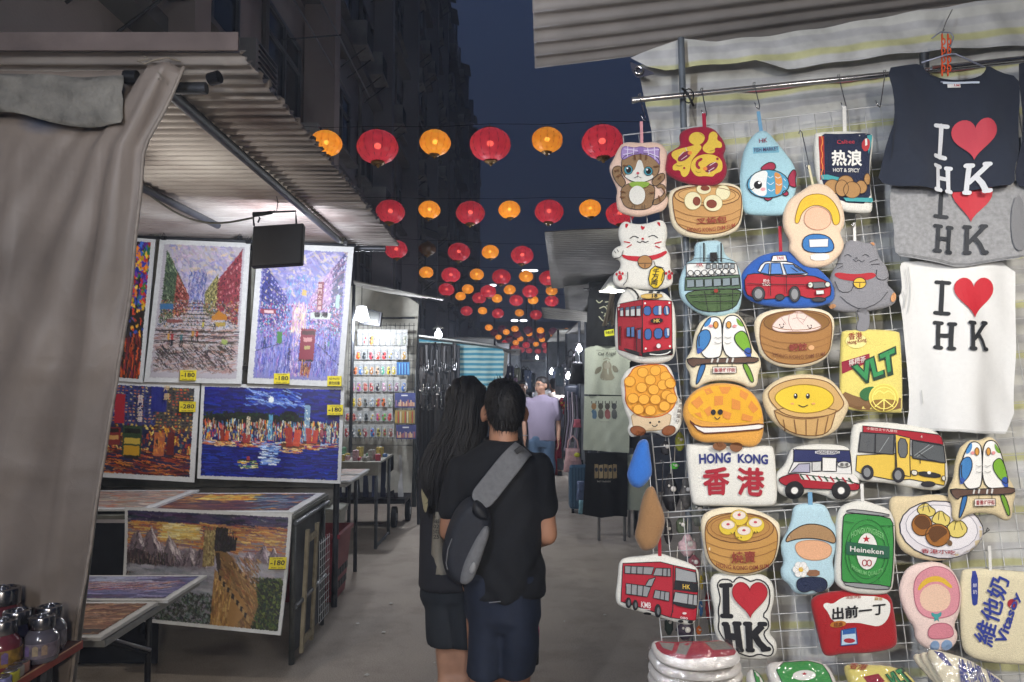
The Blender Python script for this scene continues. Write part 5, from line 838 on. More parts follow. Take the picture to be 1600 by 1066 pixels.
def pic_wall():
    c = Canvas(200, 138, '#8c8890', 6); c.many(240, (0, 0, 1, .16), .14, .02, .06, ['#3c3454', '#4c4064', '#302a48', '#60506c'], .8, .15); c.many(520, (0, .1, 1, .4), .12, .01, .04, ['#b87044', '#c89850', '#d8bc70', '#a05c48', '#806474', '#b88858'], .65, .12); c.many(110, (.22, .11, .44, .25), .08, .012, 0, ['#e0d498', '#d8b860', '#e4dcb4'], .65, .15); c.many(200, (0, .34, 1, .6), .14, .03, 0, ['#a09ca8', '#8c8894', '#b0acb4'], .5, .2)
    for pk, dk in ((((-.02, .5), (.03, .24), (.07, .2), (.1, .27), (.15, .15), (.2, .3), (.25, .34), (.3, .52)), 0), (((.2, .55), (.26, .22), (.3, .3), (.36, .4), (.4, .32), (.43, .37), (.48, .33), (.52, .5)), 0), (((.7, .52), (.76, .34), (.8, .38), (.86, .27), (.9, .33), (.93, .3), (1.02, .5)), 0)):
        c.poly(pk, '#7c7078', .95); r = c.r
        for (x0, y0), (x1, y1) in zip(pk, pk[1:]):
            for _ in range(34):
                t = r.random(); x = x0+(x1-x0)*t; y = y0+(y1-y0)*t; d = r.random()*.2; c.st(x+(.02 if y1 > y0 else -.02)*d*4, y+d, .035, .007, PI/2+(-.35 if y1 > y0 else .35), r.choice(['#d8d0d0', '#c0b4b8', '#a89ca4'] if y1 > y0 and d < .12 else ['#5c5058', '#463c44', '#786c74', '#94888c']), .75)
    c.poly([(0, .42), (.05, .36), (.14, .4), (.2, .48), (.26, .46), (.32, .6), (.3, .64), (0, .64)], '#40363a', .85); c.many(240, (0, .4, .3, .64), .05, .007, PI/2, ['#2c2628', '#54484a', '#6c5c5c', '#8c7c78', '#1c181a'], .75, .2)
    c.many(260, (.02, .52, .56, .78), .16, .028, 0, ['#94949c', '#a8a8b0', '#7c8088', '#b4b4ba'], .35, .2); c.many(160, (.68, .44, 1, .62), .14, .028, 0, ['#9c9ca4', '#b4b4bc', '#a8a09c'], .4, .2)
    c.many(620, (.05, .74, .58, 1), .028, .014, 0, ['#1c281c', '#2c3c30', '#44543f', '#141c14', '#586854', '#7c8884'], .75, 2); c.poly([(.84, .6), (.9, .55), (1, .58), (1, 1), (.78, 1), (.82, .8)], '#1c2814', .95); c.many(420, (.8, .56, 1, 1), .026, .014, 0, ['#24341a', '#3a4c24', '#54642f', '#141e0e', '#707c3c'], .8, 2)
    c.poly([(.55, .34), (.62, .33), (.68, .42), (.74, .52), (.83, .66), (.86, .8), (.82, 1), (.57, 1), (.56, .7), (.585, .5)], '#8c7048', 1.); c.many(380, (.58, .4, .84, 1), .05, .01, .9, ['#a8885c', '#b89868', '#7c5c3c', '#94744c', '#664c34', '#a06c48'], .6, .3)
    c.poly([(.56, .5), (.6, .56), (.66, .64), (.76, .76), (.8, .86), (.72, 1), (.57, 1)], '#a88450', .9); c.many(160, (.57, .62, .68, 1), .06, .012, PI/2, ['#b89458', '#d0b078', '#7c5c34', '#94703f'], .6, .15)
    for k in range(15): t = k/14; x, y = .575+.22*t, .53+.36*t; c.poly([(x, y), (x+.02, y+.02), (x+.02, y+.065), (x, y+.045)], '#2c2628' if k % 2 else '#b09468', .95)
    c.poly([(.56, .36), (.585, .36), (.6, .46), (.59, .56), (.575, .5)], '#3c3434', .9)
    for k in range(9): t = k/8; x, y = .66+.16*t, .44+.17*t; c.rect(x, y, x+.012, y+.03, '#5c4834' if k % 2 else '#b89c70', .9)
    c.poly([(.485, .16), (.555, .15), (.56, .48), (.48, .5)], '#94845c', 1.); c.many(150, (.485, .16, .555, .48), .03, .008, PI/2, ['#b0a070', '#75664a', '#c8b888', '#84744f'], .7, .1); c.poly([(.555, .13), (.63, .125), (.632, .22), (.69, .23), (.685, .33), (.62, .35), (.555, .34)], '#2e2a2e', 1.); c.many(60, (.56, .14, .68, .34), .03, .008, PI/2, ['#403a3c', '#1c1a1e', '#54494a'], .7, .1)
    for k in range(6): c.rect(.487+.024*k, .118, .5+.024*k, .15, '#3c3430' if k > 2 else '#807050')
    for k in range(4): c.rect(.632+.016*k, .205, .642+.016*k, .232, '#28242a')
    return c
def pic_sunset():
    c = Canvas(150, 60, '#704c58', 7); c.many(300, (0, 0, 1, 1), .16, .03, .1, ['#8c5c60', '#a87858', '#604860', '#c89850', '#48506c'], .8, .3); c.many(80, (.2, .1, .6, .4), .14, .03, .15, ['#e8b840', '#e0d080', '#c87c30'], .85, .2); c.many(90, (.6, .1, 1, .9), .12, .03, 0, ['#485874', '#607c94', '#8ca0ac', '#30384c'], .8, .3); c.many(60, (0, .6, .7, 1), .2, .03, 0, ['#503848', '#6c4450', '#885c50'], .7, .2); return c
def pic_pale():
    c = Canvas(90, 60, '#b0a8a0', 8); c.many(260, (0, 0, 1, 1), .16, .04, .1, ['#c8b8a8', '#a89c98', '#c89078', '#b0aaa4', '#8c8084', '#d0c4b4', '#b87858'], .75, .4); return c
def pic_lilac():
    c = Canvas(150, 70, '#6c6c94', 9); c.many(260, (0, 0, 1, 1), .14, .03, 0, ['#6c70a0', '#8488b4', '#50547c', '#9c9cc0', '#7c6c90'], .8, .4); c.many(260, (.05, .25, .95, .65), .09, .012, -.5, ['#c8a8b0', '#a86c70', '#d8c8c0', '#58486c', '#c89870', '#b8b8d0'], .85, .3); c.many(60, (.3, .0, .8, .25), .1, .03, 0, ['#a8b4cc', '#b8c0d8'], .7, .3); return c
def pic_brown():
    c = Canvas(120, 60, '#8c6c58', 10); c.many(420, (0, 0, 1, 1), .12, .02, -.2, ['#9c7860', '#b08c70', '#7c5c4c', '#c8a888', '#684c44', '#a89080'], .8, .6); c.many(70, (0, .86, 1, 1), .2, .03, 0, ['#2c282c', '#403838'], .8, .1); return c
def painting(label, quad, cv, margin=.06, thick=.014, name='painting', cat_='painting', grp='paintings for sale', edge='#c9cbca', bend=0., ragged=.012):
    """quad: four world corners tl,tr,br,bl; white-edged canvas with the picture 2 mm proud"""
    tl, tr, br, bl = [Vector(q) for q in quad]; c = (tl+tr+br+bl)/4; n = (tr-tl).cross(bl-tl).normalized()
    if n.dot(Vector((0, 0, CAMZ))-c) < 0: n = -n
    t = thing(name, label, cat_, grp, tuple(c)); G = lambda u, v, h=0: (tl*(1-u)+tr*u)*(1-v)+(bl*(1-u)+br*u)*v+n*(h+bend*(4*v*(1-v)+.6*u*u))
    N = 8; V = [G(i/N, j/N, -s*thick) for s in (0, 1) for j in range(N+1) for i in range(N+1)]; K = (N+1)**2; Fs = []
    for j in range(N):
        for i in range(N):
            q = j*(N+1)+i; Fs += [(q, q+1, q+N+2, q+N+1), (K+q, K+q+N+1, K+q+N+2, K+q+1)]
    for i in range(N): Fs += [(i, K+i, K+i+1, i+1), (N*(N+1)+i, N*(N+1)+i+1, K+N*(N+1)+i+1, K+N*(N+1)+i), (i*(N+1), (i+1)*(N+1), K+(i+1)*(N+1), K+i*(N+1)), (i*(N+1)+N, K+i*(N+1)+N, K+(i+1)*(N+1)+N, (i+1)*(N+1)+N)]
    m = MB(); m.add(V, Fs); m.build('canvas', mat(edge, .8, ns=40, na=.08, bs=300, bd=.0006), t)
    cv.a = np.clip(cv.a, 0, 1)**1.22; w, h = cv.w, cv.h; asp = (tr-tl).length/(bl-tl).length; mu = margin/(1 if asp < 1 else asp)*1.; mv = margin*(asp if asp < 1 else 1); r = random.Random(label)
    jl = [[mu*(1+r.uniform(-.12, .12)) for _ in range(h+1)] for _ in range(2)]; jt = [[mv*(1+r.uniform(-.12, .12)) for _ in range(w+1)] for _ in range(2)]
    lum = cv.a.mean(2); lum = np.pad(lum, ((0, 1), (0, 1)), mode='edge'); V = []
    for j in range(h+1):
        for i in range(w+1):
            u, v = i/w, j/h; a0, a1 = jl[0][j], jl[1][j]; b0, b1 = jt[0][i], jt[1][i]; V.append(G(a0+u*(1-a0-a1), b0+v*(1-b0-b1), .002+.0012*lum[j, i]))
    Fs = [(j*(w+1)+i, (j+1)*(w+1)+i, (j+1)*(w+1)+i+1, j*(w+1)+i+1) for j in range(h) for i in range(w)]
    me = bpy.data.meshes.new('picture'); me.from_pydata(V, [], Fs); ca = me.color_attributes.new('Col', 'FLOAT_COLOR', 'POINT')
    big = np.concatenate([np.pad(cv.a, ((0, 1), (0, 1), (0, 0)), mode='edge'), np.ones((h+1, w+1, 1))], 2); ca.data.foreach_set('color', big.ravel().astype(np.float32)); me.update(); ob('picture', me, mat('#808080', .45, attr='Col'), t)
    t['_n'] = tuple(n); return t, G, n
TAGY = mat('#d9c81c', .55, ns=40, na=.08); INK = mat('#16161a', .6)
def flat_text(parent, s, o, ex, ey, w, h, m, part='lettering', bold=.01):
    v, f, _ = textmesh(s, bold); me = bpy.data.meshes.new(part); o = Vector(o); n = ex.cross(ey); me.from_pydata([o+ex*(x*w)+ey*(y*h)+n*(i*5//len(v)*6e-5) for i, (x, y) in enumerate(v)], [], f); me.update(); return ob(part, me, m, parent)
def price_tag(t, n, u, v, Y, text, w=.11, h=.075, small=('ALL SIZES',)):
    c = P(u, v, Y); ex = Vector((1, .02, 0)).normalized(); ex = (ex-n*ex.dot(n)).normalized(); ey = n.cross(ex); ey = ey if ey.z > 0 else -ey; c = c+n*.012
    m = MB(); m.slab([c-ex*w/2-ey*h/2, c+ex*w/2-ey*h/2, c+ex*w/2+ey*h/2, c-ex*w/2+ey*h/2], n*.003); g_ = m.build('price_tag', TAGY, t)
    def T(s, x, y, ww, hh, b=.01): flat_text(g_, s, c+ex*(x*w)+ey*(y*h)+n*.0045, ex, ey, ww*w, hh*h, INK, 'lettering', b)
    if text: T(text, -.42, -.16, .84, .42, .02); T('CAN DO MORE', -.3, .34, .6, .09); T('30x40 - 50x70', -.35, -.4, .7, .09)
    else: T('NO PHOTO', -.36, .12, .72, .22, .01); T('請勿拍攝', -.38, -.34, .76, .34, .01)
    br = MB(); br.slab([c-ex*w*.5-ey*h*.5+n*.0034, c+ex*w*.5-ey*h*.5+n*.0034, c+ex*w*.5-ey*h*.46+n*.0034, c-ex*w*.5-ey*h*.46+n*.0034], n*.0006); br.build('border', INK, t)
Yw = lambda u: 5.28+(u-390)/1155*.4
Q = lambda *p: [P(u, v, Yw(u)+dy) for u, v, dy in p]
pt, G_, n_ = painting('tall painting of a glowing path under a bright coloured tree, partly hidden', Q((150, 368, .0), (242, 374, 0), (222, 598, -.03), (140, 592, -.03)), pic_tree(), .06)
pt, G_, n_ = painting('tall painting of a stepped market street with pedestrians', Q((250, 374, 0), (391, 380, 0), (377, 600, -.03), (225, 597, -.03)), pic_steps(), .055); price_tag(pt, n_, 295, 587, Yw(295)-.03, '-180')
pt, G_, n_ = painting('tall purple painting of a rainy neon street with a tram', Q((403, 380, 0), (553, 386, 0), (535, 605, -.03), (386, 599, -.03)), pic_neon(), .06); price_tag(pt, n_, 441, 592, Yw(441)-.03, '-180'); price_tag(pt, n_, 523, 596, Yw(523)-.03, None, .1)
ex = Vector((1, .03, 0)).normalized(); ey = Vector((.03, 0, 1)).normalized()
for i, ch_ in enumerate('龍門大酒樓'): flat_text(pt, ch_, P(497.5-i*.4, 450+i*8.8, Yw(497)-.022), ex, ey, .026, .03, mat('#d8b8b8', .6), 'sign_writing', .01)
flat_text(pt, '香港', P(490, 496, Yw(497)-.024), ex, ey, .1, .04, mat('#38303c', .6), 'sign_writing', .02)
pt, G_, n_ = painting('glowing street painting with two trams under a red shop sign', Q((100, 590, -.02), (312, 600, 0), (303, 754, -.03), (95, 742, -.05)), pic_tram(), .05); price_tag(pt, n_, 294, 636, Yw(294)-.03, '-280')
for i, ch_ in enumerate('龍門大酒樓'): flat_text(pt, ch_, P(215.5-i*.3, 625+i*8.6, Yw(215)-.05), ex, ey, .034, .036, mat('#e0d0c8', .6), 'sign_writing', .015)
for i, ch_ in enumerate('海景'): flat_text(pt, ch_, P(255, 612+i*13, Yw(255)-.045), ex, ey, .045, .045, mat('#c8b080', .6), 'sign_writing', .015)
pt, G_, n_ = painting('wide deep blue painting of a moonlit harbour skyline with junks', Q((315, 599, 0), (538, 604, 0), (532, 756, -.03), (308, 748, -.03)), pic_harbour(), .035); price_tag(pt, n_, 524, 641, Yw(524)-.03, '-180')
# picture stand behind: frame, canvas sheet, clips
st = thing('picture_stand', 'metal picture stand behind the hanging paintings', 'stand', None, (-1.8, 5.5, 0))
for u in (244, 397, 532): q = MB(); q.box(P(u, 470, Yw(u)+.05), (.035, .03, 1.6)); q.build('upright', mat('#7f8076', .6, .3, ns=20, na=.3), st)
q = MB(); q.tube([P(150, 368, Yw(150)+.03), P(556, 384, Yw(556)+.03)], .012, 8); q.build('cross_bar', DARKSTEEL, st, True)
q = MB(); q.slab([P(100, 760, 5.36), P(520, 762, 5.4), P(520, 700, 5.4), P(100, 700, 5.36)], (0, .02, 0)); q.build('back_board', mat('#6a6c66', .8, ns=8, na=.3), st)
for u, v in ((256, 372), (388, 378), (375, 372), (540, 380), (383, 575), (413, 382)): q = MB(); q.box(P(u, v, Yw(u)-.01), (.03, .02, .028)); q.tube([P(u-2, v-4, Yw(u)-.02), P(u, v-8, Yw(u)-.025), P(u+2, v-4, Yw(u)-.02)], .003, 5); tag(q.build('bulldog_clip', BLACKMETAL), ['clip on the left corner of the stepped street painting', 'clip on the right corner of the stepped street painting', 'clip behind the floodlight bracket', 'clip on the right corner of the purple painting', 'clip on the lower edge between the two upper paintings', 'clip on the left corner of the purple painting'][(256, 388, 375, 540, 383, 413).index(u)], 'clip', 'clips on the picture stand')
PB = Plane((-1.8, 5.62, 2.3), (1, .02, 0), (0, 0, 1))
bf = lambda x, y: .03*np.sin(3*x+y)+.02*np.sin(8*x+5*y)+.012*np.sin(17*x-11*y)
drape('backing_sheet', 'canvas_sheet', 'pale canvas sheet behind the paintings under the roof', 'tarpaulin', None, PB, '60,300 300,338 420,345 550,360 572,376 545,392 530,600 525,780 60,770', mat('#a9a8a2', .85, ns=6, na=.25, bs=60, bd=.002), .06, bf, 0)
# floodlight hanging in front of the paintings (seen from behind)
fd = thing('floodlight', 'black floodlight panel hanging in front of the paintings', 'lamp', None, tuple(P(433, 380, 4.14)))
YF = 4.12; a, b, c, d = P(395, 353, YF), P(474, 348, YF), P(471, 411, YF), P(391, 416, YF)
q = MB(); q.slab([a, d, c, b], (0, .05, -.012)); q.build('housing', mat('#15161c', .55, .1, ns=20, na=.2), fd, bevel=.008)
q = MB(); q.slab([a.lerp(c, .06)+Vector((0, .054, -.012)), d.lerp(b, .06)+Vector((0, .054, -.012)), c.lerp(a, .06)+Vector((0, .054, -.012)), b.lerp(d, .06)+Vector((0, .054, -.012))], (0, .002, 0)); q.build('lamp_glass', mat('#ffffff', .3, emit='#f4f6ff', es=6), fd)
q = MB(); q.tube([P(397, 353, 4.14), P(395, 333, 4.14), P(462, 330, 4.14), P(463, 350, 4.14)], .006, 6); q.build('bracket', BLACKMETAL, fd, True)
q = MB(); q.tube([P(403, 348, 4.14), P(406, 341, 4.14), P(404, 337, 4.14), P(418, 333, 4.14), P(430, 330, 4.14)], .005, 6); q.tube([P(395, 337, 4.14), P(425, 332, 4.14)], .011, 6); q.build('wiring', BLACKMETAL, fd, True)
q = MB(); q.tube([P(432, 331, 4.14), P(434, 318, 4.14), P(431, 300, 4.14), P(428, 285, 4.14)], .0025, 5); q.build('hanging_wire', DARKSTEEL, fd)
lamp('flood_beam', 'AREA', tuple((a+c)/2+Vector((.0, .075, -.02))), 31, '#f2f5ff', fd, (.24, .18), tuple(P(400, 500, 5.3)))
cb = []
for i in range(15): t = i/14; u = 220+t*(397-220); v = 294+t*46+30*math.sin(PI*t)*(1-.1*t); cb.append(P(u, v, 3.95+.19*t))
q = MB(); q.tube(cb, .006, 6); tag(q.build('power_cable', mat('#55554e', .6)), 'grey power cable sagging under the roof to the floodlight', 'cable')
# ------------------------------------------------------------------ tables of the painting stall
def table(name, label, x0, x1, y0, y1, z, legs, topm, legm, group=None, r=.017, th=.025, brace=True):
    t = thing(name, label, 'table', group, ((x0+x1)/2, (y0+y1)/2, 0)); q = MB(); q.box(((x0+x1)/2, (y0+y1)/2, z-th/2), (x1-x0, y1-y0, th)); q.build('table_top', topm, t, bevel=.004)
    for x, y in legs: q = MB(); q.tube([(x, y, 0), (x, y, z-th-.002)], r, 8); q.build('leg', legm, t, True)
    return t
t1 = table('picture_table', 'metal table carrying flat paintings beside the picture stand', -3.2, -1.265, 4.34, 5.15, .87, [(-1.285, 4.40), (-1.29, 5.10), (-2.95, 4.4), (-2.95, 5.1)], mat('#73746c', .6, .2, ns=10, na=.3), mat('#5d605e', .5, .4, ns=12, na=.3))
pole(t1, 'side_bar', [(-1.27, 4.40, .33), (-1.27, 5.10, .33)], .016, mat('#6b6e70', .45, .5)); pole(t1, 'top_bar', [(-1.262, 4.36, .82), (-1.262, 5.12, .82)], .014, mat('#6b6e70', .45, .5))
def flat_painting(label, x0, x1, y0, y1, z, cv, rot=0., sl=0.):
    c = Vector(((x0+x1)/2, (y0+y1)/2, 0)); R = Matrix.Rotation(rot, 3, 'Z'); g = lambda x, y: R @ (Vector((x, y, 0))-c)+c+Vector((0, 0, z+sl*(y-y0))); return painting(label, [g(x0, y1), g(x1, y1), g(x1, y0), g(x0, y0)], cv, .07, .012)
flat_painting('sunset seascape painting lying flat on the picture table', -2.22, -1.275, 4.36, 5.1, .885, pic_sunset(), .0)
flat_painting('pale painting lying flat at the far end of the picture table', -3.1, -2.14, 4.36, 5.12, .9, pic_pale(), .03)
pt, G_, n_ = painting('large painting of the great wall at sunset leaning on the table', [P(195, 792, 4.33), P(455, 803, 4.31), P(437, 993, 4.06), P(186, 968, 4.12)], pic_wall(), .03, bend=-.02); price_tag(pt, n_, 435, 881, 4.19, '-180', .095, .066)
q = MB(); q.slab([(-3.2, 4.36, .02), (-2.05, 4.36, .02), (-2.05, 4.36, .82), (-3.2, 4.36, .82)], (0, .01, 0)); q.build('skirt', mat('#20242c', .9, ns=8, na=.3), t1)
q = MB(); q.slab([(-1.31, 4.5, .02), (-1.31, 5.12, .02), (-1.31, 5.12, .82), (-1.31, 4.5, .82)], (-.008, 0, 0)); q.build('side_sheet', mat('#5f6163', .85, ns=5, na=.35, bs=20, bd=.006), t1)
t2 = table('folding_table', 'low folding table with black legs in front of the great wall painting', -2.6, -1.435, 2.66, 3.46, .735, [(-1.62, 3.36), (-2.5, 3.36), (-2.5, 2.76)], mat('#8f918e', .7, ns=9, na=.2), BLACKMETAL, r=.014)
pole(t2, 'brace', [(-1.62, 3.36, .44), (-1.74, 3.1, .6), (-1.9, 2.9, .70)], .01, BLACKMETAL); pole(t2, 'brace', [(-1.60, 3.34, .46), (-1.72, 3.2, .56), (-1.68, 3.1, .6)], .008, STEEL); pole(t2, 'leg', [(-1.62, 2.76, .0), (-1.9, 2.8, .70)], .012, BLACKMETAL); pole(t2, 'rail', [(-1.5, 2.72, .70), (-1.5, 3.42, .70)], .012, BLACKMETAL)
flat_painting('lilac city painting lying on the folding table', -2.5, -1.41, 3.08, 3.47, .752, pic_lilac(), 0); flat_painting('brown painting lying on the folding table nearest the curtain', -2.5, -1.44, 2.64, 3.06, .752, pic_brown(), .0)
# beside the table: stretcher frames, wire grid, red crate, boxes
fr = thing('canvas_stretcher', 'bare wooden stretcher frame leaning under the picture table', 'picture frame', None, (-1.25, 4.72, 0)); WOOD = mat('#a89c80', .8, ns=25, na=.25)
for dy in (0, .22): q = MB(); q.slab([(-1.255, 4.52+dy, .02), (-1.255, 4.555+dy, .02), (-1.24, 4.60+dy, .74), (-1.24, 4.565+dy, .74)], (-.02, 0, 0)); q.build('bar', WOOD, fr)
for z in (.06, .66): q = MB(); k = z/.74*.045; q.slab([(-1.256+z*.02, 4.558+k, z), (-1.256+z*.02, 4.738+k, z), (-1.256+z*.02, 4.738+k, z+.035), (-1.256+z*.02, 4.558+k, z+.035)], (-.018, 0, 0)); q.build('bar', WOOD, fr)
gp = thing('wire_grid', 'small white wire grid standing under the picture table', 'wire grid', None, (-1.24, 4.95, 0))
for i in range(6): q = MB(); q.tube([(-1.238, 4.82+i*.05, .1), (-1.238, 4.82+i*.05, .62)], .002, 5); q.build('wire', WHITEWIRE, gp)
for i in range(11): q = MB(); q.tube([(-1.234, 4.82, .1+i*.05), (-1.234, 5.07, .1+i*.05)], .002, 5); q.build('wire', WHITEWIRE, gp)
def crate(label, x0, x1, y0, y1, z0, z1, col, tp=.03, lid=False, group=None, holes=False):
    t = thing('plastic_crate', label, 'crate', group, ((x0+x1)/2, (y0+y1)/2, z0)); m_ = mat(col, .5, ns=8, na=.15); T = tp
    def ring(e, z, o=0): return [(x0+e-o, y0+e-o, z), (x1-e+o, y0+e-o, z), (x1-e+o, y1-e+o, z), (x0+e-o, y1-e+o, z)]
    q = MB(); q.rings([[Vector(p) for p in r] for r in (ring(T, z0), ring(0, z1), ring(.012, z1), ring(T+.012, z0+.01))]); q.build('tub', m_, t)
    q = MB(); q.rings([[Vector(p) for p in r] for r in (ring(0, z1-.03, .012), ring(0, z1, .014), ring(.01, z1+.002, 0), ring(.01, z1-.028, 0))], False); q.build('rim', m_, t)
    if lid: q = MB(); q.rings([[Vector(p) for p in r] for r in (ring(0, z1+.004, .018), ring(0, z1+.03, .018), ring(.03, z1+.045, 0))]); q.build('lid', m_, t, bevel=.004)
    if holes:
        for k in range(4):
            for z in (z0+.1, z0+.2): q = MB(); yy = y0+.08+k*(y1-y0-.12)/4; q.box((x1-.0-T*(1-(z-z0)/(z1-z0))+.003, yy+.03, z), (.008, .07, .05)); q.build('slot', BLACKMETAL, t)
    return t
crate('red plastic crate standing behind the picture table leg', -1.72, -1.275, 5.5, 5.95, .02, .52, '#7c2c34', .04, holes=True); crate('tall white plastic tub with lid between the stalls', -2.06, -1.62, 7.0, 7.3, 0, .42, '#a9aaa0', .04, lid=True); crate('small white tub standing on the tall white tub', -1.98, -1.72, 7.05, 7.25, .47, .56, '#b3b3a8', .015)
t3 = table('folding_table', 'narrow white table running back behind the picture table', -2.2, -1.27, 5.72, 6.6, .86, [(-1.36, 5.8), (-1.36, 6.5)], mat('#b0b0aa', .6, ns=8, na=.15), DARKSTEEL)
flat_painting('white sheet of prints lying on the narrow white table', -2.1, -1.24, 5.74, 6.1, .876, pic_pale(), .0); flat_painting('white bordered print at the far end of the narrow table', -2.1, -1.25, 6.15, 6.55, .876, pic_pale(), .0)
# ------------------------------------------------------------------ curtain and jar shelf in the left foreground
def curtain():
    t = thing('tarpaulin_curtain', 'heavy dirty grey tarpaulin curtain hanging in the left foreground', 'curtain', None, (-1.7, 2.35, 0)); V = []; NX, NZ = 90, 110; r = random.Random(4)
    for j in range(NZ+1):
        z = 2.64*(1-j/NZ)+.02; v = j/NZ; xr = -1.17-.12*v-.2*v**1.6+.010*math.sin(9*v); 
        if v < .10: xr += (.10-v)*1.15
        for i in range(NX+1):
            u = i/NX; x = -2.75+(xr+2.75)*u; gather = u**2*(.35+.65*(1-v))
            th = (1-u)/(.12+.9*v); y = 2.36+.04*math.sin(th*9+1)*math.exp(-th*1.3)*(.5+.5*v)+.02*math.sin(th*23+.6*math.sin(v*4))*math.exp(-th*1.6)+.008*math.sin(u*11-v*3)*(1-.4*v)+.003*math.sin(u*37+5*math.sin(v*9))+.006*math.sin(v*14+u*9)-.007*math.exp(-(((z+.02*math.sin(u*9)) % .31-.15)/.012)**2)*(v > .35)-.008*math.exp(-(((u+.03*v) % .21-.1)/.006)**2)+.003*math.sin(v*57+u*43)
            y += -.05*math.exp(-((u-.97)/.05)**2)*(1-.3*v) + .02*(v > .5)*math.sin(u*33+v*22)*.35
            V.append((x, y, z+.01*math.sin(u*19)*v))
    Fs = [(j*(NX+1)+i, j*(NX+1)+i+1, (j+1)*(NX+1)+i+1, (j+1)*(NX+1)+i) for j in range(NZ) for i in range(NX)]
    m = MB(); m.add(V, Fs); mt = mat('#8b8077', .5, 0, ns=2.6, na=.26, bs=420, bd=.0007, detail=10); o = m.build('tarpaulin_sheet', mt, t, True); s = o.modifiers.new('s', 'SOLIDIFY'); s.thickness = .003
    q = MB(); q.tube([Vector(V[j*(NX+1)+NX])+Vector((0, -.004, 0)) for j in range(0, NZ+1, 2)], .006, 6); q.build('hem', mat('#9a9086', .6, ns=30, na=.25), t, True)
    # pale band of newer sheet at the top and a faded blue paint stain
    q = MB(); W_ = 40; V = []
    for j in range(9):
        for i in range(W_+1):
            u = i/W_; x = -2.75+(1.52)*u; z = 2.615-.15*(j/8)*(1+.15*math.sin(u*7)+.08*math.sin(u*23)); V.append((x, 2.292+.012*math.sin(u*22)+.004*math.sin(j*2.3+u*36)+.004*math.sin(j*1.1-u*61), z))
    q.add(V, [(j*(W_+1)+i, j*(W_+1)+i+1, (j+1)*(W_+1)+i+1, (j+1)*(W_+1)+i) for j in range(8) for i in range(W_)]); o = q.build('top_band', mat('#85827a', .7, ns=9, na=.45, bs=26, bd=.014), t, True); s = o.modifiers.new('s', 'SOLIDIFY'); s.thickness = .002
    nt = mt.node_tree; b = nt.nodes['Principled BSDF']; k0 = nt.nodes['Bump']; tc = nt.nodes.new('ShaderNodeTexCoord')
    for sc_, dd in ((3.2, .016), (10, .0045)):      # sharp tarpaulin creases
        wn = nt.nodes.new('ShaderNodeTexNoise'); wn.inputs['Scale'].default_value = sc_*.6; wn.inputs['Detail'].default_value = 3; vm = nt.nodes.new('ShaderNodeMix'); vm.data_type = 'VECTOR'; vm.inputs[0].default_value = .12; nt.links.new(tc.outputs['Object'], wn.inputs['Vector']); nt.links.new(tc.outputs['Object'], vm.inputs[4]); nt.links.new(wn.outputs['Color'], vm.inputs[5])
        vo = nt.nodes.new('ShaderNodeTexVoronoi'); vo.inputs['Scale'].default_value = sc_; nt.links.new(vm.outputs[1], vo.inputs['Vector']); kb = nt.nodes.new('ShaderNodeBump'); kb.inputs['Distance'].default_value = dd; kb.inputs['Strength'].default_value = .7; nt.links.new(vo.outputs['Distance'], kb.inputs['Height']); nt.links.new(k0.outputs[0], kb.inputs['Normal']); k0 = kb
    nt.links.new(k0.outputs[0], b.inputs['Normal']); tc = nt.nodes.new('ShaderNodeTexCoord'); mp = nt.nodes.new('ShaderNodeMapping'); mp.vector_type = 'POINT'
    gsp = nt.nodes.new('ShaderNodeTexGradient'); gsp.gradient_type = 'SPHERICAL'; st_ = P(64, 188, 2.36)-Vector((-1.7, 2.35, 0))+Vector((-1.7, 2.35, 0)); mp.inputs['Location'].default_value = (-st_.x*11, -st_.y*2, -st_.z*20); mp.inputs['Scale'].default_value = (11, 2, 20)
    nt.links.new(tc.outputs['Object'], mp.inputs[0]); nt.links.new(mp.outputs[0], gsp.inputs[0]); x = nt.nodes.new('ShaderNodeMix'); x.data_type = 'RGBA'; src = b.inputs['Base Color'].links[0].from_socket; nt.links.new(gsp.outputs['Fac'], x.inputs[0]); nt.links.new(src, x.inputs[6]); x.inputs[7].default_value = (*lin('#4c5c78'), 1); nt.links.new(x.outputs[2], b.inputs['Base Color'])
    q = MB(); q.tube([P(225, 88, 2.3), P(232, 92, 2.28), P(215, 96, 2.28), P(226, 100, 2.27), P(240, 94, 2.28), P(262, 90, 2.3), P(282, 96, 2.33)], .003, 5); q.tube([P(246, 112, 2.28), P(254, 120, 2.28), P(252, 126, 2.28), P(247, 122, 2.28)], .0018, 5); q.build('tie_string', mat('#8c8476', .9), t)
    return t
curtain()
sh = thing('display_shelf', 'red-brown shelf board in the left foreground', 'shelf', None, (-1.75, 2.05, .85)); q = MB(); q.box((-1.79, 1.98, .855), (.98, .6, .022)); q.build('shelf_board', mat('#4e2a24', .35, ns=9, na=.3, coat=.3), sh, bevel=.002)
q = MB(); q.box((-1.2985, 1.98, .855), (.004, .6, .024)); q.build('edge_strip', mat('#8c3c30', .4, ns=20, na=.2), sh); q = MB(); q.tube([(-1.297, 1.69, .8655), (-1.297, 2.27, .8655)], .0022, 5); q.build('edge_trim', mat('#b08860', .5), sh)
for x in (-1.36, -2.2): q = MB(); q.tube([(x, 2.2, 0), (x, 2.2, .843)], .02, 8); q.build('post', DARKSTEEL, sh)
q = MB(); q.slab([(-2.25, 2.1, .02), (-1.36, 2.1, .02), (-1.36, 2.1, .84), (-2.25, 2.1, .84)], (0, .004, 0)); q.build('hanging_sheet', mat('#4c5656', .8, ns=7, na=.5, bs=30, bd=.006), sh)
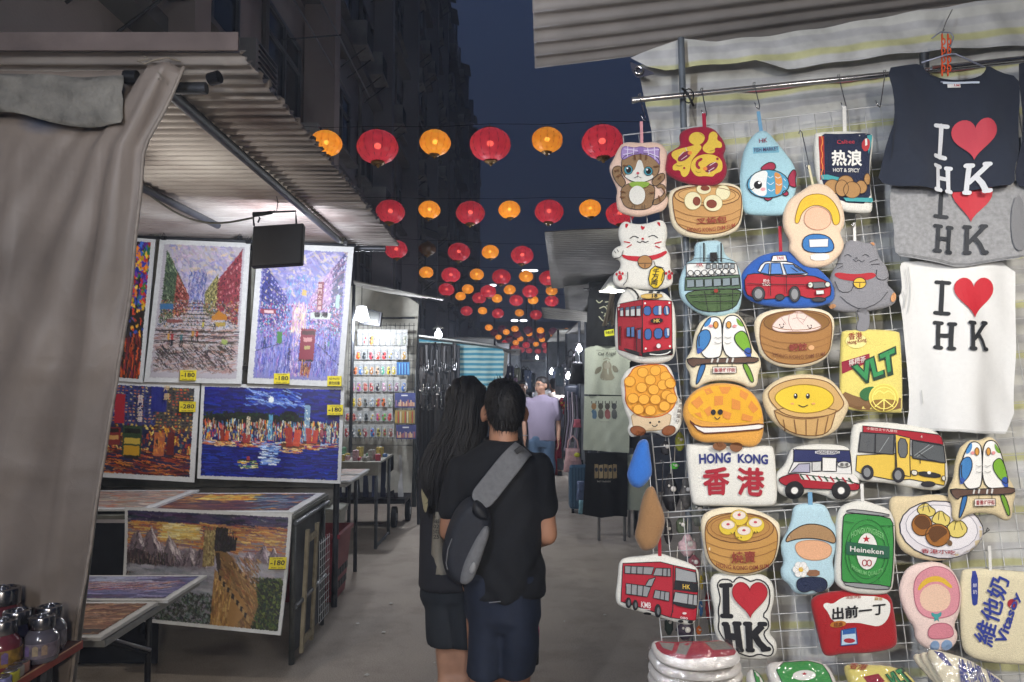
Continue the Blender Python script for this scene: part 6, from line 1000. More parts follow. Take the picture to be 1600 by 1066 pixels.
def jar(label, u, v, Y, h, body, cap, wrap, design=0):
    c = P(u, v, Y); c.z = .8665; t = thing('jar', label, 'jar', 'metal-capped jars on the shelf', tuple(c)); k = h
    q = MB(); q.lathe([(0.001, 0), (.30*k, 0), (.335*k, .03*k), (.345*k, .12*k), (.345*k, .45*k), (.33*k, .55*k), (.26*k, .65*k), (.235*k, .68*k), (.235*k, .70*k)], c, 24); q.build('jar_body', mat(body, .18, .0, ns=30, na=.25, coat=.6), t, True)
    q = MB(); q.lathe([(.25*k, .705*k), (.262*k, .71*k), (.262*k, .93*k), (.25*k, .955*k), (.2*k, .965*k), (.19*k, .94*k), (.12*k, .945*k), (.1*k, .985*k), (.001, .99*k)], c, 24); q.build('cap', mat('#8f8e90', .22, 1., ns=30, na=.15), t, 'auto')
    q = MB(); q.lathe([(.349*k, .13*k), (.35*k, .14*k), (.35*k, .43*k), (.349*k, .44*k)], c, 24); q.build('printed_band', mat(wrap, .35, ns=60, na=.55, detail=2), t, True)
    if design:
        for a0 in range(4):
            a = -PI/2+(a0-1.5)*.5; q = MB(); p_ = [c+Vector((.356*k*math.cos(a+d), .356*k*math.sin(a+d), z*k)) for d, z in ((-.16, .2), (-.16, .38), (0, .42), (.16, .38), (.16, .2))]; q.add(p_, [(0, 1, 2, 3, 4)]); q.build('label_panel', mat(('#8a7460', '#b8952c', '#6c5a84', '#9a8a70')[(a0+design) % 4], .4, ns=90, na=.3), t)
    q = MB(); q.tube([c+Vector((.06*k*math.cos(i*PI/5)*(1+.3*math.sin(i*2)), .06*k*math.sin(i*PI/5), .99*k+.02*k*math.sin(i*3))) for i in range(10)], .012*k, 6, closed=True); q.build('cap_knob', CHROME, t, True); return t
jar('silver grey jar nearest the shelf edge', 64, 1010, 2.12, .128, '#56525a', 0, '#6a6068', 1); jar('silver jar behind the silver grey jar', 76, 985, 2.2, .132, '#5b5a62', 0, '#6c6a72', 0); jar('dark blue jar with yellow floral print', 26, 985, 2.14, .138, '#2c2a44', 0, '#6c5a34', 2); jar('red and yellow jar at the picture border', 3, 1000, 2.05, .14, '#6a2c34', 0, '#8a6a2c', 3); jar('tall red jar at the back of the shelf', 3, 950, 2.22, .18, '#5c2024', 0, '#80504c', 0)
for i, (u, v, Y, cl) in enumerate(((4, 1046, 1.93, '#7c7ca8'), (17, 1038, 1.97, '#a8a42c'), (24, 1031, 2.0, '#9c9890'), (33, 1025, 2.03, '#a07468'), (2, 1028, 2.03, '#6c8c7c'))):
    c = P(u, v, Y); c.z = .8665; t = thing('tealight_cup', ['lilac tea cup', 'yellow tea cup', 'grey tea cup', 'salmon tea cup', 'green tea cup'][i]+' with foil lid on the shelf', 'cup', 'foil-lidded cups on the shelf', tuple(c)); q = MB(); r_ = .017; q.rings([[c+Vector((max(-1, min(1, 1.25*math.cos(a)))*rr, max(-1, min(1, 1.25*math.sin(a)))*rr, z)) for a in [2*PI*k/20 for k in range(20)]] for rr, z in ((r_*.9, 0), (r_, .004), (r_, .026), (r_*.97, .028))]); q.build('cup', mat(cl, .4, ns=60, na=.2), t, True)
    q = MB(); q.lathe([(r_*1.0, .0285), (r_*1.0, .031), (.0001, .032)], c, 16); q.build('foil_lid', mat('#a09890', .25, .9, ns=120, na=.4, bs=150, bd=.003), t, True)
# ------------------------------------------------------------------ lanterns
def shell_mat(col, st):
    m = bpy.data.materials.new('lantern_cloth'); m.use_nodes = True; nt = m.node_tree; b = nt.nodes['Principled BSDF']; out = nt.nodes['Material Output']
    b.inputs['Base Color'].default_value = (*lin(col), 1); b.inputs['Roughness'].default_value = .38
    # the bulb sits at the middle: cloth nearest to it glows most
    tc = nt.nodes.new('ShaderNodeTexCoord'); ln = nt.nodes.new('ShaderNodeVectorMath'); ln.operation = 'LENGTH'; nt.links.new(tc.outputs['Object'], ln.inputs[0])
    mr = nt.nodes.new('ShaderNodeMapRange'); mr.inputs[1].default_value = .68; mr.inputs[2].default_value = 1.0; mr.inputs[3].default_value = st*1.5; mr.inputs[4].default_value = st*.8
    ns = nt.nodes.new('ShaderNodeTexNoise'); ns.inputs['Scale'].default_value = 3; nt.links.new(tc.outputs['Object'], ns.inputs['Vector']); mm = nt.nodes.new('ShaderNodeMath'); mm.operation = 'MULTIPLY'; m2 = nt.nodes.new('ShaderNodeMapRange'); m2.inputs[3].default_value = .55; m2.inputs[4].default_value = 1.45; m2.clamp = False; oi = nt.nodes.new('ShaderNodeObjectInfo'); ov = nt.nodes.new('ShaderNodeMath'); ov.operation = 'MULTIPLY_ADD'; ov.inputs[1].default_value = .55; ov.inputs[2].default_value = -.27; nt.links.new(oi.outputs['Random'], ov.inputs[0]); oa = nt.nodes.new('ShaderNodeMath'); nt.links.new(ns.outputs['Fac'], oa.inputs[0]); nt.links.new(ov.outputs[0], oa.inputs[1]); nt.links.new(oa.outputs[0], m2.inputs[0])
    nt.links.new(ln.outputs['Value'], mr.inputs[0]); nt.links.new(mr.outputs[0], mm.inputs[0]); nt.links.new(m2.outputs[0], mm.inputs[1])
    b.inputs['Emission Color'].default_value = (*lin(col), 1); nt.links.new(mm.outputs[0], b.inputs['Emission Strength'])
    tr = nt.nodes.new('ShaderNodeBsdfTransparent'); tr.inputs[0].default_value = (*[min(1, x*1.2+.1) for x in lin(col)], 1); mx = nt.nodes.new('ShaderNodeMixShader'); mx.inputs[0].default_value = .86
    nt.links.new(tr.outputs[0], mx.inputs[1]); nt.links.new(b.outputs[0], mx.inputs[2]); nt.links.new(mx.outputs[0], out.inputs[0]); return m
LM = {'r': (shell_mat('#c83846', .52), .225), 'o': (shell_mat('#f0a030', .62), .17), 'd': (shell_mat('#7c3048', .2), .225), 'x': (shell_mat('#6a5030', .05), .17)}
def lantern_mesh(k):
    nb = 14; prof = [(math.sin(t), -.80*math.cos(t)) for t in [PI*(.1+.8*i/12) for i in range(13)]]; R = []
    for r, z in prof:
        ring = []
        for a in range(nb*3): th = 2*PI*a/(nb*3); rr = r*(1.0 if a % 3 == 0 else .968); ring.append(Vector((rr*math.cos(th), rr*math.sin(th), z)))
        R.append(ring)
    sh_ = MB(); sh_.rings(R, False); s = sh_.mesh('shade'); s.materials.append(LM[k][0]); s.polygons.foreach_set('use_smooth', [True]*len(s.polygons))
    rb = MB()
    for a in range(nb): th = 2*PI*a/nb; rb.tube([(r*1.004*math.cos(th), r*1.004*math.sin(th), z) for r, z in prof[::2]], .012, 4, caps=False)
    rb = rb.mesh('ribs'); rb.materials.append(mat({'r': '#7c1424', 'o': '#a85c10', 'd': '#3c1424', 'x': '#40301c'}[k], .6))
    cp = MB(); cp.lathe([(.2, -.9), (.33, -.82), (.33, -.74)], (0, 0, 0), 12); cp = cp.mesh('bottom_ring'); cp.materials.append(mat('#8a6a34', .4, .6, ns=9, na=.3)); ct_ = MB(); ct_.lathe([(.33, .74), (.33, .79), (.2, .84)], (0, 0, 0), 12); ct_ = ct_.mesh('top_ring'); ct_.materials.append(mat('#8a6a34', .4, .6, ns=9, na=.3))
    ts = MB(); ts.lathe([(.06, -1.02), (.09, -.9), (.05, -.88)], (0, 0, 0), 8); ts.tube([(0, 0, .84), (0, 0, 1.0)], .02, 5); ts = ts.mesh('tassel'); ts.materials.append(mat('#a88038', .6))
    bl = MB(); bl.ell((0, 0, .05), (.17, .17, .14), 10, 8); bl = bl.mesh('bulb'); bl.materials.append(mat('#ffffff', .4, emit='#ffd9a0', es=9 if k in 'ro' else 0.)); return s, rb, cp, ct_, ts, bl
LMS = {k: lantern_mesh(k) for k in LM}
NAMES = ('shade', 'ribs', 'bottom_ring', 'top_ring', 'tassel', 'bulb')
CW = {'r': 'red', 'o': 'orange', 'd': 'dim purple-red', 'x': 'unlit brown'}
def lantern(k, u, v, pr, label, group, full=True):
    R_ = LM[k][1]; Y = R_*F/pr; o = bpy.data.objects.new('paper_lantern', None); COL.objects.link(o); o.location = P(u, v, Y); o.scale = (R_,)*3; o.rotation_euler = (random.uniform(-.09, .09), random.uniform(-.09, .09), random.uniform(0, 6)); tag(o, label, 'lantern', group)
    for n_, me in zip(NAMES, LMS[k]):
        if not full and n_ in ('ribs', 'tassel'): continue
        c = bpy.data.objects.new(n_, me); COL.objects.link(c); c.parent = o
    return o
def ordw(i): return ['first', 'second', 'third', 'fourth', 'fifth', 'sixth', 'seventh'][i]
ROWS = [('nearest row', 'o510,224,21 r590,230,33 o680,223,25 r766,226,33 o855,219,25 r941,222,33'), ('second row', 'r610,331,23 o671,328,18 r735,333,23 o796,328,18 r858,331,23 o922,326,18 r969,334,20'), ('third row', 'r619,390,18 x668,389,14 r717,394,18 o766,394,14 r816,399,18'), ('fourth row', 'o666,426,11 r704.5,430,15 o745,429,11.5 r783.5,433,15 o822,432,11.5 r857,435,13.5'),
    ('fifth row', 'r697.6,452.6,12.5 o731,452,9.5 r763,455.6,12.5 o796.4,453,9.5 r828.5,455.6,12.5 o862,454.5,9.5'), ('sixth row', 'o719.6,463,8.2 r748.7,466,11 o776.6,466.5,8.3 r806.6,469.5,11 o833,469,8.2 r862,470.6,11'), ('seventh row', 'r729,486,9.5 o754,485.7,7.2 r778,490,9.7 o811.6,489,7.3 r837.5,492,9.6')]
WIRE = mat('#1c1c20', .6)
for ri, (rn, s) in enumerate(ROWS):
    L_ = []
    for i, w in enumerate(s.split()):
        k = w[0]; u, v, pr = (float(x) for x in w[1:].split(',')); yv = LM[k][1]*F/pr
        # one string per row: use the row's common distance
        L_.append((k, u, v, pr))
    Yr = sorted(LM[k][1]*F/pr for k, u, v, pr in L_)[len(L_)//2]
    for i, (k, u, v, pr) in enumerate(L_): lantern(k, u, v, LM[k][1]*F/Yr, f'{CW[k]} lantern, {ordw(i)} from the left in the {rn} over the street', f'lanterns of the {rn}')
    pl_ = [P(L_[0][1]-120*min(1, 8/Yr), L_[0][2]-30*8/Yr, Yr)]
    for k, u, v, pr in L_: pl_.append(P(u, v-LM[k][1]*.98*F/Yr, Yr))
    pl_.append(P(L_[-1][1]+130*min(1, 8/Yr), L_[-1][2]-30*8/Yr, Yr)); q = MB(); q.tube(pl_, .0035, 5); tag(q.build('lantern_string', WIRE), f'dark cable carrying the {rn} of lanterns', 'cable', 'lantern cables over the street')
CL = 'o763.8,512,6 d784.5,514,7 o791,519,5.5 d772,519.7,6.5 o779,527,5 o804.5,514,6 d824.8,516,7.5 o827,521.6,5 d808,522.5,7 o844.5,516.5,6 d845,523.5,7 o813,529.6,5 d795.7,529.6,6.5 d829.5,531.5,6.5 o847,531,5 o806,535.6,5 r790,535.6,6 o837.4,538,4.7 r822,539.4,6 r852,540.3,6 o794,540,3.6 r806,542,5.5 r800.4,545,5 r814.5,547,5.5 r826.7,548,5.3 r840.4,549,5 r853.3,548.4,5 o885,517.5,6 d864.6,518,7.5 o865,524,5 d882.6,525.6,6.5 o881,531.6,5 d863.7,532,6.5 o867.3,539,5 r882,540.6,6 o898,524,4 r896,533,6 r865,543.6,5.5 r865.8,550.5,5 r880,549.6,5.5 d896.7,540.6,5 o823.5,567.7,2.6 o831,564,2.4 r838,572,2.8 o846.6,564,2.3 r850,575,2.8 r856,571,2.8 r842,576,2.7 o834,575,2.2 r828,571,2.6 r858,577,2.6'
for w in CL.split():
    k = w[0]; u, v, pr = (float(x) for x in w[1:].split(',')); far = v > 560
    lantern(k, u, v, pr, f'{CW[k]} lantern in the {"tiny farthest" if far else "dense far"} cluster over the street', f'{CW[k]} lanterns of the {"farthest" if far else "far"} cluster', False)
# ------------------------------------------------------------------ souvenir stall
ss = thing('market_stall', 'souvenir stall frame with canvas back and thin roof sheet', 'market stall', None, (-1.5, 8.3, 0))
q = MB(); q.slab([P(552, 440, 7.7), P(653, 462, 7.9), P(694, 469, 8.1), P(690, 470, 9.4), P(556, 452, 9.4)], (0, 0, .015)); q.build('roof_sheet', mat('#b9b8b2', .6, ns=3, na=.3), ss)
PS = Plane((-1.5, 8.5, 1.6), (1, 0, 0), (0, 0, 1))
drape(None, 'canvas_back', None, None, None, PS, '500,440 556,448 640,466 655,476 648,600 643,770 500,770', mat('#b0aea4', .85, ns=5, na=.25, bs=50, bd=.003), .06, bf, 0, parent=ss)
for a, b in (((553, 445, 7.75), (545, 770, 7.75)), ((652, 470, 8.6), (654, 800, 8.6))): q = MB(); A_, B_ = P(*a), P(*b); q.tube([A_, (B_.x, B_.y, 0)], .018, 8); q.build('post', DARKSTEEL, ss)
q = MB(); q.tube([P(560, 497, 8.42), P(648, 497, 8.42)], .012, 6); q.build('rail', DARKSTEEL, ss)
lp = thing('lamp', 'lit white lamp shade hanging in the souvenir stall', 'lamp', None, tuple(P(565, 490, 7.6))); c = P(565, 500, 7.6); q = MB(); q.rings([[c+Vector((r*math.cos(a), r*math.sin(a), z)) for a in [2*PI*i/16 for i in range(16)]] for r, z in ((.085, 0), (.05, .14), (.02, .145))], False); q.build('lamp_shade', mat('#ffffff', .5, emit='#f4f8ff', es=2.2), lp, True)
q = MB(); q.ell(c+Vector((0, 0, .03)), (.05, .05, .05)); q.build('bulb', mat('#ffffff', .5, emit='#f4f8ff', es=30), lp, True); q = MB(); q.tube([c+Vector((0, 0, .145)), c+Vector((0, 0, .35))], .004, 5); q.build('cord', BLACKMETAL, lp); lamp('bulb_light', 'POINT', tuple(c+Vector((.02, .0, -.06))), 58, '#f2f6ff', lp, .06)
f2 = thing('floodlight', 'dark framed floodlight behind the lit lamp shade', 'lamp', None, tuple(P(585, 495, 7.9))); q = MB(); q.slab([P(574, 482, 7.9), P(597, 488, 7.9), P(594, 511, 7.9), P(560, 506, 7.9)], (0, .05, 0)); q.build('housing', BLACKMETAL, f2, bevel=.006); q = MB(); q.slab([P(577, 486, 7.89), P(593, 490, 7.89), P(591, 504, 7.89), P(570, 501, 7.89)], (0, .006, 0)); q.build('lens', mat('#2c2e2c', .3, ns=80, na=.4), f2)
pg = thing('wire_grid', 'wire grid holding the keychain packs in the souvenir stall', 'wire grid', None, tuple(P(590, 690, 8.4)))
for i in range(15): q = MB(); q.tube([P(546+i*7.2, 505, 8.38), P(541+i*7.2, 690, 8.38)], .0025, 4); q.build('wire', DARKSTEEL, pg)
for i in range(18): q = MB(); q.tube([P(545, 508+i*11, 8.375), P(648, 509+i*11, 8.375)], .0025, 4); q.build('wire', DARKSTEEL, pg)
PACK = mat('#e8ecec', .12, alpha=.28); CARD = mat('#b4b4b0', .6, ns=60, na=.15)
rows = [(519, 540, 558, 637, 9, ['#c8c8c4', '#bcbcb8', '#d89040', '#c8ccc8', '#b8b8b4', '#c4c0bc', '#a8a49c', '#b0b4a0', '#8c9080'], 'white'), (545, 562, 554, 636, 8, ['#d06030', '#50585c', '#b84050', '#c04838', '#c83838', '#8c94a4', '#a8acb8', '#b8904c', '#b87850'], 'red and grey'), (568, 586, 551, 620, 8, ['#d07038', '#4878c0', '#b8a45c', '#b07848', '#c8a888', '#50a888', '#d0bc28', '#ccb430'], 'mixed bright'), (593, 612, 546, 635, 9, ['#c06880', '#a860a0', '#c88070', '#c04848', '#38303c', '#b890a8', '#a090a8', '#88607c', '#3c64a8'], 'pink and purple'), (617, 636, 548, 614, 7, ['#d0b828', '#c89048', '#707470', '#a8b4c0', '#b04840', '#c86838', '#a8b4a4'], 'yellow and grey'), (641, 658, 539, 614, 8, ['#b04858', '#c07060', '#c8ccd0', '#505858', '#b8b8b8', '#c05080', '#70a860', '#c04040'], 'pink and green'), (664, 683, 537, 616, 8, ['#a84848', '#404850', '#505450', '#984048', '#4878b8', '#b0a860', '#908858', '#a06058'], 'dark mixed')]
for ri, (v0, v1, u0, u1, n, cols, nm) in enumerate(rows):
    for i in range(n):
        u = u0+(u1-u0)*(i+.5)/n; w = (u1-u0)/n*.93; Yp = 8.3-.012*(i % 2); r = random.Random(ri*20+i); t = thing('keychain_pack', f'keychain in a clear packet, {ordw(i) if i < 7 else ("eighth" if i == 7 else "ninth")} from the left in the {nm} row', 'keychain', f'keychain packets in the {nm} row', tuple(P(u, v1, Yp)))
        q = MB(); q.slab([P(u-w/2, v0-4, Yp), P(u+w/2, v0-4, Yp), P(u+w/2, v0+1, Yp), P(u-w/2, v0+1, Yp)], (0, -.004, 0)); q.build('header_card', CARD, t); h = v1-v0-2; k = 8.3/F
        c = P(u+r.uniform(-.6, .6), (v0+v1)/2+2, Yp-.02); q = MB(); q.ell(c+Vector((0, 0, -.16*h*k)), (w*k*.46, .015, h*k*.34), 10, 6); q.ell(c+Vector((r.uniform(-.01, .01), 0, .18*h*k)), (w*k*.36, .014, h*k*.24), 10, 6); q.build('figure', mat(cols[i % len(cols)], .4, ns=45, na=.4, detail=2), t, True)
        q = MB(); q.ell(c+Vector((r.uniform(-.012, .012), -.014, .15*h*k)), (w*k*.15, .006, h*k*.1), 8, 5); q.ell(c+Vector((r.uniform(-.015, .015), -.014, -.15*h*k)), (w*k*.13, .006, h*k*.14), 8, 5); q.build('figure_trim', mat(r.choice(['#d8d4c8', '#2c2c30', '#c8b040', '#b85058', '#e0dcd8']), .4), t, True)
        q = MB(); q.tube([c+Vector((.008*math.cos(a), 0, .36*h*k+.01*math.sin(a))) for a in [2*PI*j/8 for j in range(8)]], .0016, 4, closed=True); q.build('ring', CHROME, t)
        q = MB(); q.slab([P(u-w/2, v0+1, Yp-.03), P(u+w/2, v0+1, Yp-.03), P(u+w/2, v1, Yp-.03), P(u-w/2, v1, Yp-.03)], (0, .001, 0)); q.build('clear_packet', PACK, t)
for i, (u0, v0, u1, v1, lab) in enumerate(((617, 614, 649, 637, 'upper skyline postcard pack at the right of the packets'), (617, 641, 648, 662, 'striped pencil pack between the two skyline postcards'), (619, 664, 650, 686, 'lower skyline postcard pack at the right of the packets'), (620, 566, 640, 586, 'blue magnet card at the end of the mixed bright row'))):
    t = thing('postcard_pack', lab, 'postcard', None, tuple(P((u0+u1)/2, v1, 8.22))); q = MB(); Y_ = 8.24; q.slab([P(u0, v0, Y_), P(u1, v0, Y_), P(u1, v1, Y_), P(u0, v1, Y_)], (0, .006, 0)); q.build('card', mat(('#4c5488', '#9c8c60', '#4c5080', '#3870a8')[i], .4, ns=20, na=.2), t)
    if i in (0, 2):
        r = random.Random(i)
        for j in range(13): q = MB(); a = u0+1+(u1-u0-2)*j/13; hh = r.uniform(.15, .45)*(v1-v0); q.slab([P(a, v1-2, Y_-.004), P(a+2, v1-2, Y_-.004), P(a+2, v1-2-hh, Y_-.004), P(a, v1-2-hh, Y_-.004)], (0, .002, 0)); q.build('skyline_tower', mat(r.choice(['#c89080', '#a86c70', '#d8b898', '#8c7090']), .5), t)
        q = MB(); q.slab([P(u0+10, v0+3, Y_-.004), P(u0+20, v0+3, Y_-.004), P(u0+20, v0+5, Y_-.004), P(u0+10, v0+5, Y_-.004)], (0, .002, 0)); q.build('title', mat('#d8d8e0', .5), t)
    else:
        for j in range(8): q = MB(); a = u0+1+(u1-u0-2)*j/8; q.slab([P(a, v1-1, Y_-.004), P(a+1.6, v1-1, Y_-.004), P(a+1.6, v0+2, Y_-.004), P(a, v0+2, Y_-.004)], (0, .002, 0)); q.build('pencil' if i == 1 else 'magnet', mat(('#c8a040', '#b85040', '#d8d0b0')[j % 3] if i == 1 else ('#2c4c90', '#68a8d0')[j % 2], .5), t)
t4 = table('souvenir_table', 'narrow metal table in front of the keychain packets', -2.0, -1.30, 7.32, 8.1, .855, [(-1.34, 7.36), (-1.33, 8.05)], mat('#a8a79e', .5, .3, ns=8, na=.2), mat('#5c6064', .5, .5))
pole(t4, 'foot_bar', [(-1.34, 7.36, .02), (-1.33, 8.05, .02)], .013, mat('#5c6064', .5, .5)); q = MB(); q.slab([(-1.99, 7.31, .72), (-1.31, 7.31, .72), (-1.31, 7.31, .852), (-1.99, 7.31, .852)], (0, .008, 0)); q.build('front_apron', mat('#9b9a90', .5, .3, ns=8, na=.2), t4)
for i in range(22):
    r = random.Random(50+i); x, y = -1.95+.62*((i % 11)/10.)+r.uniform(-.02, .02), 7.42+.36*(i//11)+r.uniform(-.05, .05); h = r.choice((.03, .04, .06, .1)); cl = r.choice(['#c8c4bc', '#c05060', '#5878a8', '#c8b060', '#70a080', '#d0a8b0', '#a8a8b0']); t = thing('souvenir_box', 'small boxed souvenir laid out on the narrow metal table', 'souvenir', 'boxed souvenirs on the narrow table', (x, y, .856)); q = MB(); q.box((x, y, .857+h/2), (.05, .08, h), Matrix.Rotation(r.uniform(-.4, .4), 3, 'Z')); q.build('box', mat(cl, .4, ns=50, na=.4), t, bevel=.003); q = MB(); q.box((x, y, .859+h), (.03, .05, .003), Matrix.Rotation(r.uniform(-.4, .4), 3, 'Z')); q.build('label', CARD, t)
ct = thing('hand_cart', 'black wheeled cart loaded under the souvenir stall', 'cart', None, (-1.5, 8.5, 0))
q = MB(); q.box((-1.75, 8.6, .3), (1.1, .5, .05)); q.build('platform', BLACKMETAL, ct); 
for x, y in ((-1.33, 8.45), (-1.23, 8.85)):
    q = MB(); q.rings([[Vector((x+dx, y+.115*k*math.cos(a), .115+.115*k*math.sin(a))) for a in [2*PI*i/18 for i in range(18)]] for dx, k in ((-.025, .85), (-.025, 1), (.025, 1), (.025, .85))]); q.build('wheel', mat('#1c1c1f', .8), ct, 'auto'); q = MB(); q.tube([(x-.03, y, .115), (x+.03, y, .115)], .045, 10); q.build('hub', STEEL, ct)
for x in (-1.22, -1.6, -2.0): q = MB(); q.tube([(x, 8.82, .12), (x, 8.82, .95)], .016, 8); q.build('rail', BLACKMETAL, ct)
for i in range(9): r = random.Random(i); x = -2.1+i*.1; q = MB(); q.slab([(x, 8.5, .33), (x+.06, 8.5, .33), (x+.05+r.uniform(-.02, .02), 8.5, .8), (x+.01, 8.5, .8)], (0, .05, 0)); q.build('hanging_bundle', mat(r.choice(['#202438', '#1a1a22', '#28304c', '#b8b8b8']), .8, ns=10, na=.3), ct)
# ------------------------------------------------------------------ belt stall
bs_ = thing('market_stall', 'belt stall frame with a blue striped top edge', 'market stall', None, (-1.0, 10, 0)); q = MB(); q.tube([P(649, 492, 9.8), (P(649, 492, 9.8).x, 9.8, 0)], .03, 8); q.build('post', mat('#3c4040', .6, .3, ns=10, na=.3), bs_); q = MB(); q.tube([P(716, 540, 10.6), (P(716, 540, 10.6).x, 10.6, 0)], .025, 8); q.build('post', DARKSTEEL, bs_)
STRIPE = mat('#5aa8b4', .7, ns=0)
def stripe_mat():
    m = mat('#50a4b4', .7, ns=20, na=.1); nt = m.node_tree; b = nt.nodes['Principled BSDF']; tc = nt.nodes.new('ShaderNodeTexCoord'); w = nt.nodes.new('ShaderNodeTexWave'); w.bands_direction = 'Y'; w.inputs['Scale'].default_value = 4.2; w.inputs['Distortion'].default_value = .6; nt.links.new(tc.outputs['Object'], w.inputs[0]); r = nt.nodes.new('ShaderNodeValToRGB'); r.color_ramp.interpolation = 'CONSTANT'; e = r.color_ramp.elements; e[0].color = (*lin('#3c8ca4'), 1); e[1].position = .5; e[1].color = (*lin('#a8c4c0'), 1); nt.links.new(w.outputs[0], r.inputs[0]); nt.links.new(r.outputs[0], b.inputs['Base Color']); return m
SM = stripe_mat()
PT = Plane((-.6, 10.9, 1.9), (.95, .3, 0), (0, 0, 1)); tf = lambda x, y: .02*np.sin(14*x+2*y)+.012*np.sin(31*x-4*y)
drape('striped_tarpaulin', 'tarpaulin_sheet', 'blue and white striped tarpaulin hanging beside the belts', 'tarpaulin', None, PT, '714,534 784,545 787,552 784,640 770,636 762,628 752,640 744,624 738,636 728,626 716,640', SM, .04, tf, 0)
drape(None, 'top_edge', None, None, None, PT, '652,526 720,531 722,538 652,535', SM, .05, None, .05, parent=bs_)
q = MB(); q.slab([P(714, 545, 10.95), P(756, 552, 11.2), P(756, 660, 11.2), P(714, 660, 10.95)], (0, .02, 0)); q.build('back_sheet', mat('#2c3236', .9, ns=9, na=.3), bs_); q = MB(); q.slab([P(652, 536, 10.4), P(715, 540, 10.8), P(715, 790, 10.8), P(652, 790, 10.4)], (0, .02, 0)); q.build('back_sheet', mat('#1c1e22', .9, ns=9, na=.3), bs_); q = MB(); q.slab([P(650, 525, 9.7), P(770, 541, 10.4), P(806, 551, 11.4), P(790, 553, 13), P(650, 535, 12)], (0, 0, .02)); q.build('roof_sheet', mat('#8a8c88', .7, ns=4, na=.3), bs_)
q = MB(); q.slab([P(786, 549, 11.2), P(794, 552, 11.3), P(791, 585, 11.3), P(782, 590, 11.2)], (0, .03, 0)); q.build('folded_sheet', mat('#b8b8b0', .8, ns=30, na=.3, bs=40, bd=.01), bs_)
def belt_proto():
    s = MB(); s.slab([(-.013, 0, 0), (.013, 0, 0), (.013, 0, -1), (-.013, 0, -1)], (0, .004, 0)); s = s.mesh('strap'); b = MB(); b.tube([(-.028, -.008, .03), (.028, -.008, .03), (.028, -.008, -.04), (-.028, -.008, -.04)], .007, 5, closed=True); b.tube([(0, -.012, .03), (0, -.01, -.045)], .004, 5); b.box((0, -.004, -.06), (.04, .008, .02)); b = b.mesh('buckle'); b.materials.append(mat('#b0b2b4', .25, 1.)); return s, b
BP = belt_proto(); SMT = [mat(c, .5, ns=20, na=.2) for c in ('#0f0e0f', '#16120f', '#0b0b0d', '#221d1a')]
SV = []
for m_ in SMT: me = BP[0].copy(); me.materials.append(m_); SV.append(me)
for ri, (v0, v1, n, u0, u1) in enumerate(((571, 536, 17, 655, 712), (612, 580, 18, 655, 710), (622, 590, 14, 657, 700), (628, 770, 22, 654, 706), (608, 640, 12, 656, 706))):
    for i in range(n):
        r = random.Random(ri*30+i); u = u0+(u1-u0)*(i+.5)/n+r.uniform(-.8, .8); Yb = 10.1+.45*(u-650)/65-.06*ri; vv = v0+r.uniform(-7, 7); o = bpy.data.objects.new('belt', None); COL.objects.link(o); o.location = P(u, vv, Yb); o.rotation_euler = (0, r.uniform(-.03, .03), r.uniform(-.5, .5)); tag(o, ['leather belt hanging by its tip in the top row of the belt stall', 'leather belt with bright buckle in the second row of the belt stall', 'leather belt with bright buckle in the middle cluster of the belt stall', 'long leather belt hanging to the bottom of the belt stall', 'short leather belt in the third row of the belt stall'][ri], 'belt', f'belts of row {["top", "second", "middle", "bottom", "third"][ri]}')
        c = bpy.data.objects.new('strap', SV[r.randrange(4)]); COL.objects.link(c); c.parent = o; L_ = (v1-v0)*Yb/F*r.uniform(.85, 1); c.scale = (1, 1, max(abs(L_), .1)*(1 if L_ > 0 else -1)); c = bpy.data.objects.new('buckle', BP[1]); COL.objects.link(c); c.parent = o
q = MB(); q.box(P(678, 520, 10.2), (.1, .1, .02)); 
def bulb(label, u, v, Y, pw, col='#f4f6ff', r=.05, es=14, g='bare stall bulbs'):
    c = P(u, v, Y); t = thing('light_bulb', label, 'lamp', g, tuple(c)); q = MB(); q.lathe([(.001, -r), (r*.8, -r*.6), (r, 0), (r*.7, r*.7), (r*.35, r*1.1), (r*.3, r*1.6)], c, 10); q.build('bulb', mat('#ffffff', .4, emit=col, es=es), t, True); q = MB(); q.lathe([(r*1.5, r*1.55), (r*.9, r*1.9), (r*.3, r*2.2)], c, 10); q.build('lamp_cap', mat('#9a9c98', .5), t, True)
    if pw: lamp('bulb_light', 'POINT', tuple(c-Vector((0, .0, r*1.6))), pw, col, t, r)
bulb('bare bulb above the belt stall', 685, 523, 9.3, 70)
bulb('bright bulb over the bag stall on the right', 862, 581, 16, 130, r=.05); bulb('bright bulb in the far market crowd', 824, 597, 22, 220, r=.055); bulb('small far bulb under the right awnings', 888, 588, 13, 60, r=.05); bulb('tiny far bulb beyond the lantern cluster', 839, 559, 30, 60, r=.06); bulb('warm bulb at the end of the market', 846, 602, 34, 120, '#fff0dc', r=.07); bulb('bulb hidden behind the bag stall posts', 905, 545, 9.6, 45, r=.04)  # last bulb is unseen, added for more light in the middle of the street
for i, (u, v) in enumerate(((770, 446), (821, 423), (829, 423), (835, 423), (804, 501), (818, 501))):
    c = P(u, v, 60); t = thing('street_light', ['lone white street light above the fourth lantern row', 'left lamp of the three distant lights over the market', 'middle lamp of the three distant lights over the market', 'right lamp of the three distant lights over the market', 'left lamp of the low far pair', 'right lamp of the low far pair'][i], 'street light', 'distant street lights', tuple(c)); q = MB(); q.ell(c, (.3, .15, .1), 10, 6); q.build('lamp_head', mat('#ffffff', .4, emit='#f6f8ff', es=5), t, True); q = MB(); q.tube([c+Vector((0, 0, .1)), c+Vector((.1, 1.5, .3)), (c.x+.1, c.y+1.5, 0)], .07, 6); q.build('pole', DARKSTEEL, t)
